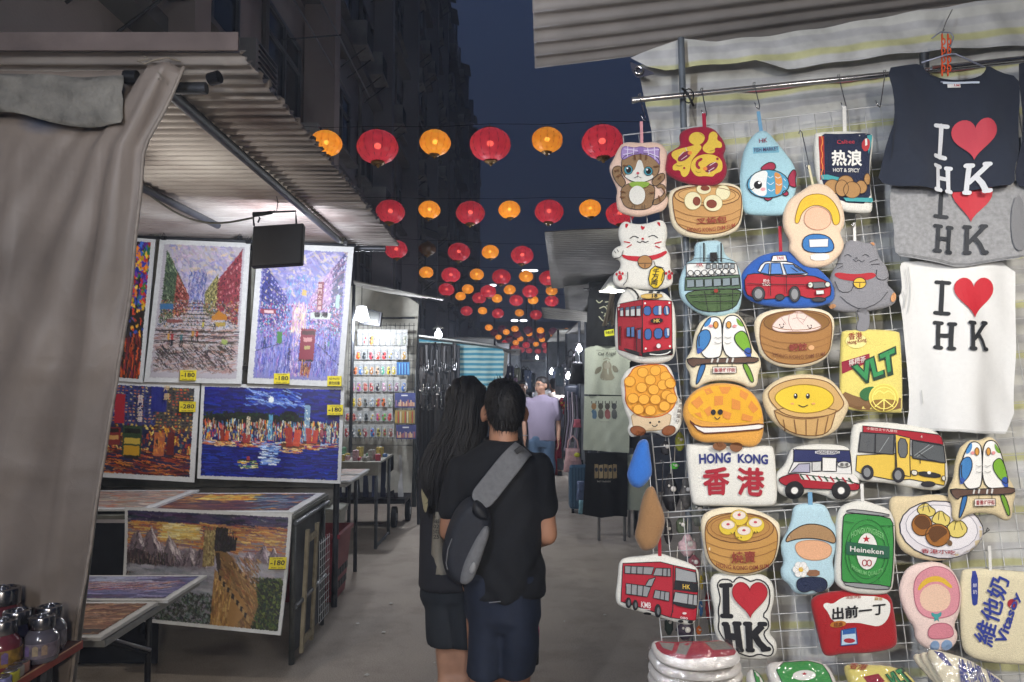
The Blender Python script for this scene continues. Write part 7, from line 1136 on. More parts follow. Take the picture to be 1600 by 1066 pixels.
# ------------------------------------------------------------------ right side: T-shirt stand, bags, suitcase
PR = Plane((1.0, 7.55, 1.2), (1, -.08, 0), (0, 0, 1)); IP = (0, 0, 1.)
def tee(label, outline, col, lift, seed): return Pad('t_shirt', label, 't-shirt', 'shirts on the T-shirt stand', IP, outline, col, lift, T=0, R=0, folds=sf(seed, .012), step=.03, smooth=0, plane=PR, material=cloth(col, .08), wave=0., part='shirt_body')
stn = thing('shirt_stand', 'metal stand carrying the column of T-shirts', 'stand', None, tuple(P(935, 840, 7.78))); 
for u, Yy in ((935, 7.75), (975, 7.72), (982, 7.9)): q = MB(); p_ = P(u, 700, Yy); q.tube([(p_.x, p_.y, 0), (p_.x, p_.y, 2.6)], .016, 8); q.build('post', STEEL, stn)
q = MB(); q.tube([P(912, 452, 7.66), P(990, 450, 7.6)], .012, 6); q.build('rail', STEEL, stn); q = MB(); q.slab([P(920, 700, 7.76), P(1000, 700, 7.7), P(1000, 440, 7.7), P(920, 440, 7.76)], (0, .02, 0)); q.build('back_sheet', mat('#3c3e40', .9, ns=9, na=.3), stn)
m = tee('black T-shirt with white lion print at the top of the stand', '918,468 922,452 945,440 960,446 975,440 995,452 996,541 916,541', '#17191f', .06, 21); m.ls('#a8a890', 1.6, ['932,470 936,474 941,470', '946,472 952,471', '948,478 953,477', '937,482 945,478 950,486 944,494', '936,495 942,502 950,506', '940,488 946,490'], part='print'); m.p('#d2d22c', '944,517 959,514 960,524 945,526', 'price_tag', 0); m.t('#26261c', '特價出售', '946,518 958,516 958,521 946,523', .01)
m = tee('pale green T-shirt printed Cat Angel on the stand', '914,545 925,540 955,541 985,545 992,560 984,566 983,618 913,616', '#c8cfc0', .05, 22); m.t('#40423e', 'Cat Angel', '934,551 962,549 962,556 934,557', .01); m.t('#6c6e68', 'heavenly little friend', '932,547 962,545 962,547 932,549', .0)
m.p('#a39e8c', '941,566 950,562 956,570 955,580 962,594 940,595 937,588 942,578', 'angel_cat', 1); m.p('#8c8878', '941,572 931,575 928,586 938,582', 'wing', 1); m.p('#8c8878', '956,570 964,573 967,582 958,582', 'wing', 1); m.p('#b8b4a4', '943,567 953,567 953,576 944,577', 'face', 1); m.l('#a8a490', 1.2, '943,562 948,559 953,562', sm=1)
m = tee('pale green T-shirt printed with a row of four cats', '913,619 984,619 988,640 984,650 983,708 911,703', '#c4ccbc', .055, 23)
for i, cl in enumerate(('#5c7c98', '#707068', '#9c6060', '#6c7070')): x = 928+i*10.5; m.p(cl, [(x-4, 654), (x-4, 640), (x+4, 640), (x+5, 655)], 'cat_print', 1); m.e(('#a8845c', '#585850', '#605c58', '#54565a')[i], x, 635, 4, 5, part='cat_head'); m.ls('#404040', 1.2, [f'{x-3},{631} {x-3.4},{627}', f'{x+3},{631} {x+3.4},{627}'], 0, 'ear')
m.t('#70726c', 'best friends', '938,658 952,658 952,660 938,660', .0)
m = tee('black T-shirt with a tan group print at the bottom of the stand', '916,708 980,708 981,740 980,808 960,806 940,810 910,803 913,760', '#15171c', .07, 24)
for i in range(5): x = 929+i*7.2; m.p(('#a08c68', '#b09c78', '#94805c', '#a89470', '#9c8864')[i], [(x, 725+i % 2*2), (x+6, 726), (x+6, 747), (x, 748)], 'print_panel', 0); m.e('#2c3444', x+3, 734, 2.4, 3.4, part='print_figure')
m.t('#b8b4a8', 'BEST FRIENDS', '933,751 954,751 954,753.5 933,753.5', .02)
m = tee('pale T-shirt hanging behind the lowest black shirt', '980,712 1012,705 1016,800 978,796', '#b8c0b0', .02, 25)
lp2 = thing('lamp', 'white cone lamp half hidden behind the lucky cat mat', 'lamp', None, tuple(P(955, 447, 6.9))); c = P(958, 452, 6.9); q = MB(); q.rings([[c+Vector((r*math.cos(a), r*math.sin(a), z)) for a in [2*PI*i/16 for i in range(16)]] for r, z in ((.13, -.02), (.03, .12), (.01, .13))], False); q.build('lamp_shade', mat('#d8d8d2', .5), lp2, True); q = MB(); q.ell(c, (.04, .04, .05)); q.build('bulb', mat('#ffffff', .4, emit='#fbf4e4', es=12), lp2, True); lamp('bulb_light', 'POINT', tuple(c+Vector((-.05, -.12, -.06))), 30, '#f4f4ea', lp2, .06)
mp_ = thing('mop_head', 'beige tassel hanging beside the lucky cat mat', 'tassel', None, tuple(P(955, 490, 6.2))); r = random.Random(3)
for i in range(26): a = P(957+r.uniform(-3, 3), 458, 6.2+r.uniform(-.02, .02)); b = P(952+r.uniform(-11, 7), 506+r.uniform(-6, 4), 6.2+r.uniform(-.03, .03)); q = MB(); q.tube([a, a.lerp(b, .5)+Vector((r.uniform(-.01, .01), 0, 0)), b], .007, 5); q.build('strand', mat(r.choice(['#a09480', '#8c8270', '#b0a48e']), .9), mp_)
# bags and goods along the right
def bag(label, u0, v0, u1, v1, Y, col, strap=True, depth=.1, g='bags hanging on the right', name='handbag'):
    c = P((u0+u1)/2, (v0+v1)/2, Y); k = Y/F; w, h = (u1-u0)*k, (v1-v0)*k; t = thing(name, label, 'bag', g, tuple(c)); R_ = []; r = random.Random(label)
    for i in range(8):
        s = i/7; ww = w/2*(1.-.22*s+.06*math.sin(s*6+r.random()*3)); dd = depth/2*(.4+.6*math.sin(PI*min(1, .25+.75*(1-s)))); R_.append([c+Vector((max(-1, min(1, 1.3*math.cos(a)))*ww, max(-1, min(1, 1.3*math.sin(a)))*dd, -h/2+h*s*.98)) for a in [2*PI*j/16 for j in range(16)]])
    q = MB(); q.rings(R_); q.build('bag_body', mat(col, .55, ns=18, na=.25, bs=60, bd=.003), t, True)
    if strap: q = MB(); q.tube([c+Vector((-w*.3, -depth*.2, h*.45)), c+Vector((-w*.24, -depth*.2, h*.8)), c+Vector((0, -depth*.2, h*1.0)), c+Vector((w*.24, -depth*.2, h*.8)), c+Vector((w*.3, -depth*.2, h*.45))], .012, 6); q.build('strap', mat(col, .6), t, True)
    q = MB(); q.box(c+Vector((0, -depth*.52, h*.05)), (w*.35, .012, h*.2)); q.build('pocket', mat(col, .7, ns=30, na=.2), t, bevel=.004); return t
bag('black bag hanging highest beside the T-shirt stand', 890, 565, 912, 600, 9.6, '#17181d'); bag('dark navy bag below the black bag', 880, 602, 906, 628, 10, '#1c2230'); bag('black bucket bag at the awning edge', 884, 556, 900, 575, 11, '#15151a'); bag('red shopping bag hanging low on the right', 862, 700, 871, 742, 10.4, '#8c1c28'); bag('pink tote bag with a yellow charm', 881, 700, 909, 737, 9.4, '#c8a0a0'); bag('pink and white tag bag above the pink tote', 896, 655, 908, 668, 9.2, '#c86474', False, .04); bag('crumpled blue patterned bag by the suitcase', 901, 752, 914, 782, 8.3, '#5c6c8c', False, .1); bag('pale teal bag corner under the black shirt', 904, 782, 914, 803, 8.2, '#78a4b0', False, .08)
bag('grey strap bag behind the flowers', 866, 640, 884, 670, 11, '#4c4c58'); bag('crimson bag between the man and the stand', 868, 690, 878, 716, 10.8, '#a02040'); bag('dark brown bag over the suitcase', 880, 640, 896, 690, 10.2, '#2c2426')
for i, (u, v, cl) in enumerate(((868, 624, '#3c4450'), (878, 632, '#30363c'), (884, 646, '#6c5a5c'))): pass
c = P(905, 714, 9.2); q = MB(); q.ell(P(902, 711, 9.2), (.04, .02, .03)); tag(q.build('round_charm', mat('#b8b820', .5), None, True), 'yellow round charm on the pink tote', 'charm')
for i in range(7):
    r = random.Random(i); a = P(884+i*3.3, 616+r.uniform(-6, 6), 9.5); b = P(878+i*4, 690+r.uniform(-8, 18), 9.4); q = MB(); q.tube([a, a.lerp(b, .5)+Vector((.03, 0, 0)), b], .011, 5); tag(q.build('bag_strap', mat(r.choice(['#8c8494', '#5c4c50', '#a89ca4', '#2c2a30']), .7)), 'long bag strap hanging in the bag stall on the right', 'strap', 'straps hanging in the bag stall')
fw = thing('flower_bunch', 'bunch of red artificial flowers in the bag stall', 'flowers', None, tuple(P(878, 634, 10.3))); r = random.Random(8)
for i in range(34): c = P(880+r.gauss(0, 6), 632+r.gauss(0, 5), 10.3+r.uniform(-.08, .08)); q = MB(); q.ell(c, (.035, .03, .025), 7, 5, Matrix.Rotation(r.uniform(0, 3), 3, 'X')); q.build('flower', mat(r.choice(['#a82038', '#c02c40', '#7c1830', '#c8a040', '#b84860']), .7), fw, True)
sc_ = thing('suitcase', 'teal hard-shell suitcase standing on the road', 'suitcase', None, tuple(P(903, 782, 9.3))); a = P(890, 784, 9.4); x0, x1 = P(890, 700, 9.3).x, P(918, 700, 9.3).x; zt_ = P(900, 727, 9.3).z
q = MB(); q.box(((x0+x1)/2, 9.42, .05+(zt_-.05)/2), (x1-x0, .24, zt_-.05)); q.build('shell', mat('#3c5c74', .35, .1, ns=20, na=.15), sc_, bevel=.03)
for i in range(6): q = MB(); q.box((x0+(x1-x0)*(i+.5)/6, 9.296, .05+zt_/2-.03), (.012, .012, zt_*.8)); q.build('rib', mat('#4a6c84', .35), sc_)
q = MB(); q.tube([((x0+x1)/2-.06, 9.42, zt_), ((x0+x1)/2-.06, 9.42, zt_+.04), ((x0+x1)/2+.06, 9.42, zt_+.04), ((x0+x1)/2+.06, 9.42, zt_)], .012, 6); q.build('handle', BLACKMETAL, sc_)
for x in (x0+.04, x1-.04): q = MB(); q.tube([(x-.015, 9.34, .026), (x+.015, 9.34, .026)], .026, 8); q.build('wheel', BLACKMETAL, sc_)
# far stalls on both sides
def garment(label, u0, v0, u1, v1, Y, col, g='clothes hanging in far stalls'):
    t = thing('garment', label, 'garment', g, tuple(P((u0+u1)/2, v1, Y))); k = Y/F; w, h = (u1-u0)*k, (v1-v0)*k; c = P((u0+u1)/2, (v0+v1)/2, Y); V = []; r = random.Random(label)
    for j in range(9):
        for i in range(9): x = i/8-.5; z = .5-j/8; V.append(c+Vector((x*w*(1.05 if j == 1 else (.7 if j == 0 else .9)), .02*math.sin(i*2.1+r.random()), z*h)))
    q = MB(); q.add(V, [(j*9+i, (j+1)*9+i, (j+1)*9+i+1, j*9+i+1) for j in range(8) for i in range(8)]); o = q.build('cloth', cloth(col), t, True); s = o.modifiers.new('s', 'SOLIDIFY'); s.thickness = .02
    q = MB(); q.tube([c+Vector((-w*.3, 0, h*.5)), c+Vector((0, 0, h*.5+.06)), c+Vector((w*.3, 0, h*.5))], .008, 5); q.build('hanger', BLACKMETAL, t)
    q = MB(); q.box(c+Vector((w*.1, -.035, h*.12)), (w*.18, .01, h*.1)); q.build('tag', CARD, t)
for i, (a, b, c_, d, Y, cl) in enumerate(((790, 572, 802, 605, 13.5, '#2c2e44'), (802, 575, 812, 608, 14, '#55584c'), (812, 577, 824, 606, 14.4, '#1c2024'), (826, 580, 832, 606, 17, '#30303a'), (864, 574, 876, 600, 17, '#1c1c22'), (876, 568, 888, 590, 14, '#24242c'), (833, 584, 838, 602, 21, '#8c8c94'))): garment(['navy jacket hanging in the far left stall', 'olive jacket hanging in the far left stall', 'black coat hanging in the far left stall', 'slate shirt hanging farther down the left side', 'black garment hanging over the far right stall', 'charcoal garment hanging near the black bags', 'pale grey shirt hanging far down the street'][i], a, b, c_, d, Y, cl)
r_ = random.Random(77)
for i in range(34):
    u = r_.choice((r_.uniform(792, 832), r_.uniform(868, 908))); Yg = r_.uniform(12, 24); v = 598-r_.uniform(2, 9)*11/Yg*3; w = r_.uniform(5, 9)*13/Yg; garment('small hanging goods seen far off among the distant stalls', u-w, v, u+w, v+r_.uniform(18, 34)*13/Yg, Yg, r_.choice(['#26262e', '#8c8c92', '#b8b4ae', '#3a4458', '#8c3c48', '#5c6a74', '#c8c2b8', '#1c1c22', '#70586c']), 'goods hanging in distant stalls')
def far_stall(label, x0, x1, y0, y1, z, col, side):
    t = thing('market_stall', label, 'market stall', 'stalls farther down the street', ((x0+x1)/2, (y0+y1)/2, 0)); q = MB(); q.slab([(x0, y0, z), (x1, y0, z), (x1, y1, z), (x0, y1, z)], (0, 0, .03)); q.build('roof_sheet', mat(col, .7, ns=2, na=.3), t)
    for x in (x0, x1):
        for y in (y0, y1): q = MB(); q.tube([(x, y, 0), (x, y, z)], .025, 6); q.build('post', DARKSTEEL, t)
    xw = x0 if side < 0 else x1; q = MB(); q.slab([(xw, y0, 0), (xw, y1, 0), (xw, y1, z), (xw, y0, z)], (.02, 0, 0)); q.build('side_sheet', mat('#55585c', .9, ns=4, na=.3), t)
    q = MB(); q.slab([(x0, y1, 0), (x1, y1, 0), (x1, y1, z), (x0, y1, z)], (0, .02, 0)); q.build('back_sheet', mat('#707478', .9, ns=4, na=.4), t)
    r = random.Random(label)
    for i in range(14): xx = r.uniform(x0+.1, x1-.1); zz = r.uniform(.9, z-.4); q = MB(); q.box((xx, y0+.25, zz), (r.uniform(.12, .3), .1, r.uniform(.2, .5))); q.build('goods', mat(r.choice(['#8c8c90', '#b8b4ac', '#44485c', '#a05058', '#5c7080', '#c8c4bc', '#2c2c34']), .7, ns=14, na=.3), t, bevel=.02)
    q = MB(); q.box(((x0+x1)/2, y0+.4, .4), (x1-x0-.1, .6, .8)); q.build('counter', mat('#4c5058', .8, ns=5, na=.3), t)
far_stall('left market stall just past the striped tarpaulin', -2.2, -.35, 15, 18, 2.5, '#8c8e8c', -1); far_stall('next left stall with dark clothes', -2.0, -.05, 19, 23, 2.6, '#7c8084', -1); far_stall('far left stall near the end of the market', -1.6, .3, 25, 31, 2.7, '#888888', -1); far_stall('right stall behind the bags', 1.1, 3.0, 11, 15, 2.6, '#84827c', 1); far_stall('next right stall with a pale awning', 1.0, 3.0, 16, 21, 2.75, '#b0b0a8', 1); far_stall('far right stall near the end of the market', 1.4, 3.4, 23, 30, 2.7, '#9c9c98', 1); far_stall('stall across the end of the street', -.6, 3.5, 38, 41, 2.7, '#8c8c8c', 1)
# ------------------------------------------------------------------ people
def capsule(mb, p0, p1, r0, r1, n=14, m=4, flat=1., axis=None):
    """tapered limb with rounded ends"""
    p0, p1 = Vector(p0), Vector(p1); d = (p1-p0).normalized(); ref = Vector(axis) if axis else (Vector((1, 0, 0)) if abs(d.x) < .8 else Vector((0, 1, 0))); x = (ref-d*ref.dot(d)).normalized(); y = d.cross(x); R = []
    def ring(c, r): return [c+(x*math.cos(a)+y*flat*math.sin(a))*r for a in [2*PI*i/n for i in range(n)]]
    for i in range(1, m+1): t = PI/2*i/m; R.append(ring(p0-d*r0*math.cos(t), r0*math.sin(t)))
    for i in range(1, 6): R.append(ring(p0.lerp(p1, i/6), r0+(r1-r0)*i/6))
    for i in range(0, m): t = PI/2*i/m; R.append(ring(p1+d*r1*math.sin(t), max(r1*math.cos(t), 1e-4)))
    mb.rings(R)
def loft(mb, secs, n=24, sq=1.):
    """secs: (cx, cy, z, rx, ry)"""
    def f(a): c, s = math.cos(a), math.sin(a); return (math.copysign(abs(c)**sq, c), math.copysign(abs(s)**sq, s))
    mb.rings([[Vector((cx+rx*f(a)[0], cy+ry*f(a)[1], z)) for a in [2*PI*i/n for i in range(n)]] for cx, cy, z, rx, ry in secs])
def skin_mesh(name, mb, m, parent, vox=.012, smooth=6, disp=None, M=None):
    """fuse the overlapping shapes into one continuous surface"""
    me = mb.mesh(name); o = bpy.data.objects.new(name, me); TMP.collection.objects.link(o); r = o.modifiers.new('r', 'REMESH'); r.mode = 'VOXEL'; r.voxel_size = vox; r.use_smooth_shade = True
    s = o.modifiers.new('s', 'SMOOTH'); s.iterations = smooth; s.factor = .5; dg = tmp_dg(); me2 = bpy.data.meshes.new_from_object(o.evaluated_get(dg)); bpy.data.objects.remove(o)
    v = np.empty(len(me2.vertices)*3); me2.vertices.foreach_get('co', v); v = v.reshape(-1, 3)
    if disp is not None:
        nn = np.empty(len(me2.vertices)*3); me2.vertex_normals.foreach_get('vector', nn); v = v+nn.reshape(-1, 3)*disp(v)[:, None]; me2.vertices.foreach_set('co', v.ravel())
    me2.name = name; me2.materials.clear(); me2.materials.append(m); me2.polygons.foreach_set('use_smooth', [True]*len(me2.polygons)); me2.update(); o = bpy.data.objects.new(name, me2); COL.objects.link(o); o.parent = parent; return o
SKIN = mat('#a87a60', .55, ns=22, na=.1, bs=160, bd=.0006); SKIN2 = mat('#b48a72', .55, ns=22, na=.1, bs=160, bd=.0006); HAIR = mat('#0a090c', .6, ns=160, na=.4, bs=240, bd=.002)
def folds_fn(seed, a=.006, vert=1.):
    r = random.Random(seed); k = [(r.uniform(-22, 22), r.uniform(-14, 14), r.uniform(-26, 26)*vert, r.uniform(0, 6), a*r.uniform(.3, 1)) for _ in range(7)]
    return lambda v: sum(w*np.sin(p*v[:, 0]+q*v[:, 1]+s*v[:, 2]+t) for p, q, s, t, w in k)
def hand(mb, wrist, d, side, palm_n, k=1., curl=.5):
    """palm, four fingers of different lengths and a thumb"""
    w = Vector(wrist); d = Vector(d).normalized(); n = Vector(palm_n).normalized(); x = d.cross(n).normalized()*side
    capsule(mb, w, w+d*.05*k, .024*k, .030*k, 10, 3, .6, x); c = w+d*.055*k; capsule(mb, c-x*.012*k, c+d*.025*k-x*.02*k, .022*k, .014*k, 8, 3, .7, x); capsule(mb, c+x*.012*k, c+d*.025*k+x*.02*k, .022*k, .014*k, 8, 3, .7, x)
    for i, L in enumerate((.068, .078, .072, .056)):
        b = c+d*.03*k+x*(.030-.02*i)*k; d1 = (d+n*curl*.5).normalized(); m_ = b+d1*L*.5*k; d2 = (d+n*curl*1.5).normalized(); capsule(mb, b, m_, .0095*k, .009*k, 8, 2); capsule(mb, m_, m_+d2*L*.5*k, .009*k, .0072*k, 8, 2)
    b = w+d*.02*k+x*.026*k; m_ = b+(d*.6+x*.9+n*.3).normalized()*.04*k; capsule(mb, b, m_, .013*k, .0105*k, 8, 2); capsule(mb, m_, m_+(d+x*.15+n*.4).normalized()*.032*k, .0105*k, .008*k, 8, 2)
def head(mb, c, k=1., yaw=0., tilt=0.):
    """c: centre of head; face looks along +y rotated by yaw"""
    R = Matrix.Rotation(yaw, 3, 'Z') @ Matrix.Rotation(tilt, 3, 'X'); c = Vector(c)
    E_ = lambda p, r, n=16, m=12: mb.ell(c+R @ (Vector(p)*k), [q*k for q in r], n, m, R)
    E_((0, -.012, .03), (.078, .094, .088)); E_((0, .018, -.03), (.066, .078, .075)); E_((0, .045, -.075), (.042, .045, .042)); E_((0, .098, -.012), (.013, .018, .026), 10, 8); E_((0, .104, -.026), (.017, .014, .012), 10, 8); E_((0, .09, -.062), (.026, .012, .009), 10, 8); E_((0, .085, .022), (.055, .014, .014), 10, 8)
    for s in (-1, 1): E_((s*.085, -.006, -.01), (.013, .023, .035), 10, 8); E_((s*.03, .083, .006), (.017, .012, .011), 10, 8); E_((s*.04, .06, -.035), (.026, .03, .028), 10, 8)
    return R
def face_parts(t, c, R, k, m_dark):
    c = Vector(c)
    for s in (-1, 1): q = MB(); q.ell(c+R @ (Vector((s*.03, .092, .008))*k), (.011*k, .006*k, .006*k), 8, 6, R); q.build('eye', mat('#1c1512', .3), t, True); q = MB(); q.tube([c+R @ (Vector((s*.014, .1, .026))*k), c+R @ (Vector((s*.032, .098, .032))*k), c+R @ (Vector((s*.05, .086, .026))*k)], .0035*k, 5); q.build('eyebrow', m_dark, t)
    q = MB(); q.ell(c+R @ (Vector((0, .1, -.062))*k), (.022*k, .005*k, .006*k), 8, 6, R); q.build('mouth', mat('#8c5048', .5), t, True)
def torso_secs(cx, cy, z0, z1, hip, waist, chest, sh, dep, lean=0.):
    L = z1-z0; return [(cx, cy, z0, hip, dep*1.0), (cx, cy+lean*.2*L, z0+.2*L, hip*.98, dep), (cx, cy+lean*.45*L, z0+.45*L, waist, dep*.95), (cx, cy+lean*.7*L, z0+.7*L, chest, dep*1.08), (cx, cy+lean*.86*L, z0+.86*L, sh*1.0, dep*1.02), (cx, cy+lean*.94*L, z0+.94*L, sh*.82, dep*.86), (cx, cy+lean*L, z1, sh*.42, dep*.6), (cx, cy+lean*L, z1+.012, sh*.36, dep*.52)]
# young man with sling bag (seen from behind), standing at 2.97 m
YB = 2.97; bx = P(781, 800, YB).x
def zv(v, Y=YB): return P(800, v, Y).z
def xv(u, Y=YB): return P(u, 800, Y).x
boy = thing('person', 'person in black T-shirt and dark shorts with a grey sling bag, seen from behind', 'person', 'people walking in the market', (bx, YB, 0)); w_ = Vector(boy['_w'])
def LB(mb): mb.v = [tuple(Vector(p)-w_) for p in mb.v]; return mb
hc = Vector((xv(788), YB+.03, zv(644))); q = MB(); Rb = head(q, hc, 1.02, .12, .12)
capsule(q, (xv(786), YB-.005, zv(712)), (xv(787), YB+.012, zv(668)), .062, .058)           # neck
sL = Vector((xv(717), YB, zv(734))); sR = Vector((xv(841), YB, zv(728)))
eL = Vector((xv(703), YB-.02, zv(828))); eR = Vector((xv(854), YB-.02, zv(834))); hL = Vector((xv(722), YB+.16, zv(852))); hR = Vector((xv(830), YB+.2, zv(868)))
for s_, e_, h_2, sd in ((sL, eL, hL, -1), (sR, eR, hR, 1)): capsule(q, s_, e_, .052, .042); capsule(q, e_, h_2, .041, .029); hand(q, h_2, Vector((-sd*.5, .7, -.1)), sd, (0, .2, 1), 1., .7)
loft(q, [(bx+.01, YB, zv(720), .12, .08), (bx+.01, YB, zv(760), .16, .1), (bx, YB, zv(850), .15, .1), (bx, YB, zv(920), .15, .1)])
for s_, u in ((-1, 757), (1, 806)): capsule(q, (xv(u), YB, .9), (xv(u)+s_*.0, YB+.01, .48), .085, .06); capsule(q, (xv(u), YB+.01, .48), (xv(u), YB-.02, .09), .056, .036); capsule(q, (xv(u), YB-.02, .07), (xv(u), YB+.14, .045), .036, .03)
capsule(q, (xv(757), YB-.012, .4), (xv(757), YB-.015, .26), .058, .042); capsule(q, (xv(806), YB-.012, .4), (xv(806), YB-.015, .26), .058, .042)
skin_mesh('body', LB(q), SKIN, boy, .009, 5)
face_parts(boy, hc, Rb, 1.02, HAIR)
q = MB(); k_ = 1.02
for p_, r_ in (((0, -.02, .045), (.083, .1, .088)), ((0, -.05, .01), (.076, .07, .075)), ((0, .03, .085), (.068, .07, .046)), ((0, -.062, -.03), (.06, .035, .045))): q.ell(hc+Rb @ (Vector(p_)*k_), [x*k_ for x in r_], 18, 12, Rb)
hb = skin_mesh('hair', LB(q), HAIR, boy, .008, 3, lambda v: .0012*np.sin(v[:, 0]*330+v[:, 2]*90)+.0012*np.sin(v[:, 0]*210-v[:, 1]*250))
r = random.Random(12); q = MB(); ps = hb.data.polygons
for i in range(1500):
    p_ = ps[r.randrange(len(ps))]; c = p_.center; n = p_.normal; d = (Vector((r.uniform(-.25, .25), .1 if n.z > .5 else r.uniform(-.2, .2), -1))-n*n.dot(Vector((0, 0, -1)))*.8+n*r.uniform(.15, .8)).normalized(); L_ = r.uniform(.012, .03); s_ = d.cross(n).normalized()*.0022; k = len(q.v); q.add([c-n*.002-s_, c-n*.002+s_, c+d*L_+n*.002], [(0, 1, 2)])
tag(q.build('hair_strands', HAIR, boy), kind='stuff').matrix_parent_inverse = Matrix.Identity(4)
SHIRTB = mat('#0f1219', .9, ns=50, na=.15, bs=500, bd=.0005); q = MB()
loft(q, [(bx+.012, YB, zv(930), .16, .135), (bx+.012, YB, zv(905), .16, .136), (bx+.006, YB, zv(850), .164, .126), (bx, YB, zv(790), .18, .122), (bx-.005, YB, zv(745), .192, .118), (bx-.006, YB, zv(722), .178, .102), (bx, YB, zv(706), .125, .085), (bx+.008, YB, zv(694), .085, .075), (bx+.012, YB+.004, zv(687), .07, .068)])
for s_, e_ in ((sL, eL), (sR, eR)): m_ = s_.lerp(e_, .60); capsule(q, s_, m_, .056, .063, 16, 3)
skin_mesh('t_shirt', LB(q), SHIRTB, boy, .011, 5, lambda v: (folds_fn(5, .006)(v)+.005*np.sin(v[:, 2]*46+v[:, 0]*34+3*np.sin(v[:, 0]*9))*np.clip((1.15-v[:, 2])*4, 0, 1)+.004*np.sin(v[:, 0]*60-v[:, 2]*38))*np.clip((1.45-(v[:, 2]))*2, .3, 1))
q = MB(); q.tube([(bx+.012+.072*math.cos(a), YB+.004+.07*math.sin(a), zv(689)+.012*math.sin(a)) for a in [2*PI*i/24 for i in range(24)]], .008, 6, closed=True); LB(q).build('collar', SHIRTB, boy, True).matrix_parent_inverse = Matrix.Identity(4)
SHORT = mat('#182236', .85, ns=40, na=.15, bs=400, bd=.0005); q = MB(); loft(q, [(bx+.012, YB, zv(905), .145, .118), (bx+.012, YB, zv(930), .15, .124), (bx+.012, YB, zv(960), .154, .128), (bx+.012, YB, .72, .15, .125), (bx+.012, YB, .68, .13, .1)])
for u, s_ in ((758, -1), (808, 1)): loft(q, [(xv(u), YB, .9, .078, .12), (xv(u), YB+.005, .7, .076, .115), (xv(u), YB+.005, .58, .074, .11), (xv(u), YB+.005, .505, .074, .11)])
skin_mesh('shorts', LB(q), SHORT, boy, .010, 4, folds_fn(9, .006))
q = MB(); q.tube([(xv(766), YB-.142, zv(925)), (xv(783), YB-.144, zv(923))], .002, 5); LB(q).build('pocket_zip', mat('#8c8c90', .4, .5), boy).matrix_parent_inverse = Matrix.Identity(4)
for u in (757, 806):
    q = MB(); x_ = xv(u); loft(q, [(x_, YB+.05, .0, .05, .14), (x_, YB+.05, .03, .052, .142), (x_, YB+.04, .07, .048, .12), (x_, YB, .1, .045, .06)]); LB(q).build('shoe', mat('#d0d0cc', .6, ns=30, na=.1), boy, True).matrix_parent_inverse = Matrix.Identity(4)
def wpart(mb, name, m, parent, smooth=True, bevel=0): o = mb.build(name, m, parent, smooth, bevel); return o
# sling bag on his back: things built in world coordinates, strap runs over the right shoulder
sb = thing('sling_bag', 'black and grey sling bag on the back of the person in black', 'bag', None, (xv(735), YB-.17, zv(850)))
BAGD = mat('#1d212b', .7, ns=60, na=.2, bs=300, bd=.0008); BAGG = mat('#6a6c70', .8, ns=70, na=.15, bs=300, bd=.0006)
def bagp(o, y0, y1, name, m, n=3, r=.03):
    o = chaikin(pts(o), 2); pl = Plane((0, YB-.12, 0), (1, 0, 0), (0, 0, 1)); p2 = [P(u, v, y0) for u, v in o]; p2 = [(p.x, p.z) for p in p2]
    if area2(p2) < 0: p2 = p2[::-1]
    p2 = resample(p2, .015); v, f, nn = fill(p2, .014, (r*.15, r*.5)); d = segdist(v, p2); t = np.clip(d/r, 0, 1); h = (y0-y1)*np.sqrt(np.maximum(0, 1-(1-t)**2)); N = len(v); V = [(x, y0-k, z) for (x, z), k in zip(v, h)]+[(x, y0+.01, z) for x, z in v]; q = MB(); q.add(V, [(a, b, c) for a, b, c in f]+[(a+N, c+N, b+N) for a, b, c in f]+[(i, i+N, (i+1) % nn+N, (i+1) % nn) for i in range(nn)]); return q.build(name, m, sb, True)
bagp('737,772 756,784 768,806 768,828 752,870 738,906 722,913 704,906 692,884 690,858 700,820 714,790', YB-.135, YB-.215, 'bag_body', BAGD, r=.04)
bagp('760,818 766,830 760,850 748,884 740,906 728,914 716,908 722,880 738,846 750,826', YB-.190, YB-.222, 'front_panel', BAGG, r=.012); bagp('736,880 743,876 744,890 737,897 731,894', YB-.218, YB-.226, 'port_patch', mat('#8a8c8e', .5), r=.006)
bagp('742,778 756,788 766,804 764,812 748,812 734,798', YB-.185, YB-.232, 'top_flap', mat('#15181f', .6, ns=60, na=.2), r=.02)
q = MB(); q.tube([P(706, 842, YB-.215), P(700, 858, YB-.214), P(697, 880, YB-.21), P(699, 890, YB-.21)], .0022, 5); q.build('zip', mat('#9a9ca0', .4, .6), sb)
stp = [(744, 790, .19), (762, 768, .165), (782, 742, .15), (800, 720, .135), (812, 706, .105), (819, 700, .05), (820, 702, -.02), (812, 730, -.1)]
V = []
for i, (u, v, d) in enumerate(stp): p_ = P(u, v, YB-d); a = Vector((.77, 0, -.64))*(.05 if i < 4 else .045); V += [p_-a, p_+a]
q = MB(); q.add(V, [(2*i, 2*i+1, 2*i+3, 2*i+2) for i in range(len(stp)-1)]); o = q.build('strap', BAGG, sb, True); s_ = o.modifiers.new('s', 'SOLIDIFY'); s_.thickness = .007; s_.offset = 0; ss_ = o.modifiers.new('u', 'SUBSURF'); ss_.levels = ss_.render_levels = 2
q = MB(); p_ = P(811, 703, YB-.117); q.box(p_, (.034, .012, .02), Matrix.Rotation(-.6, 3, 'Y')); q.build('strap_buckle', BLACKMETAL, sb, bevel=.002)
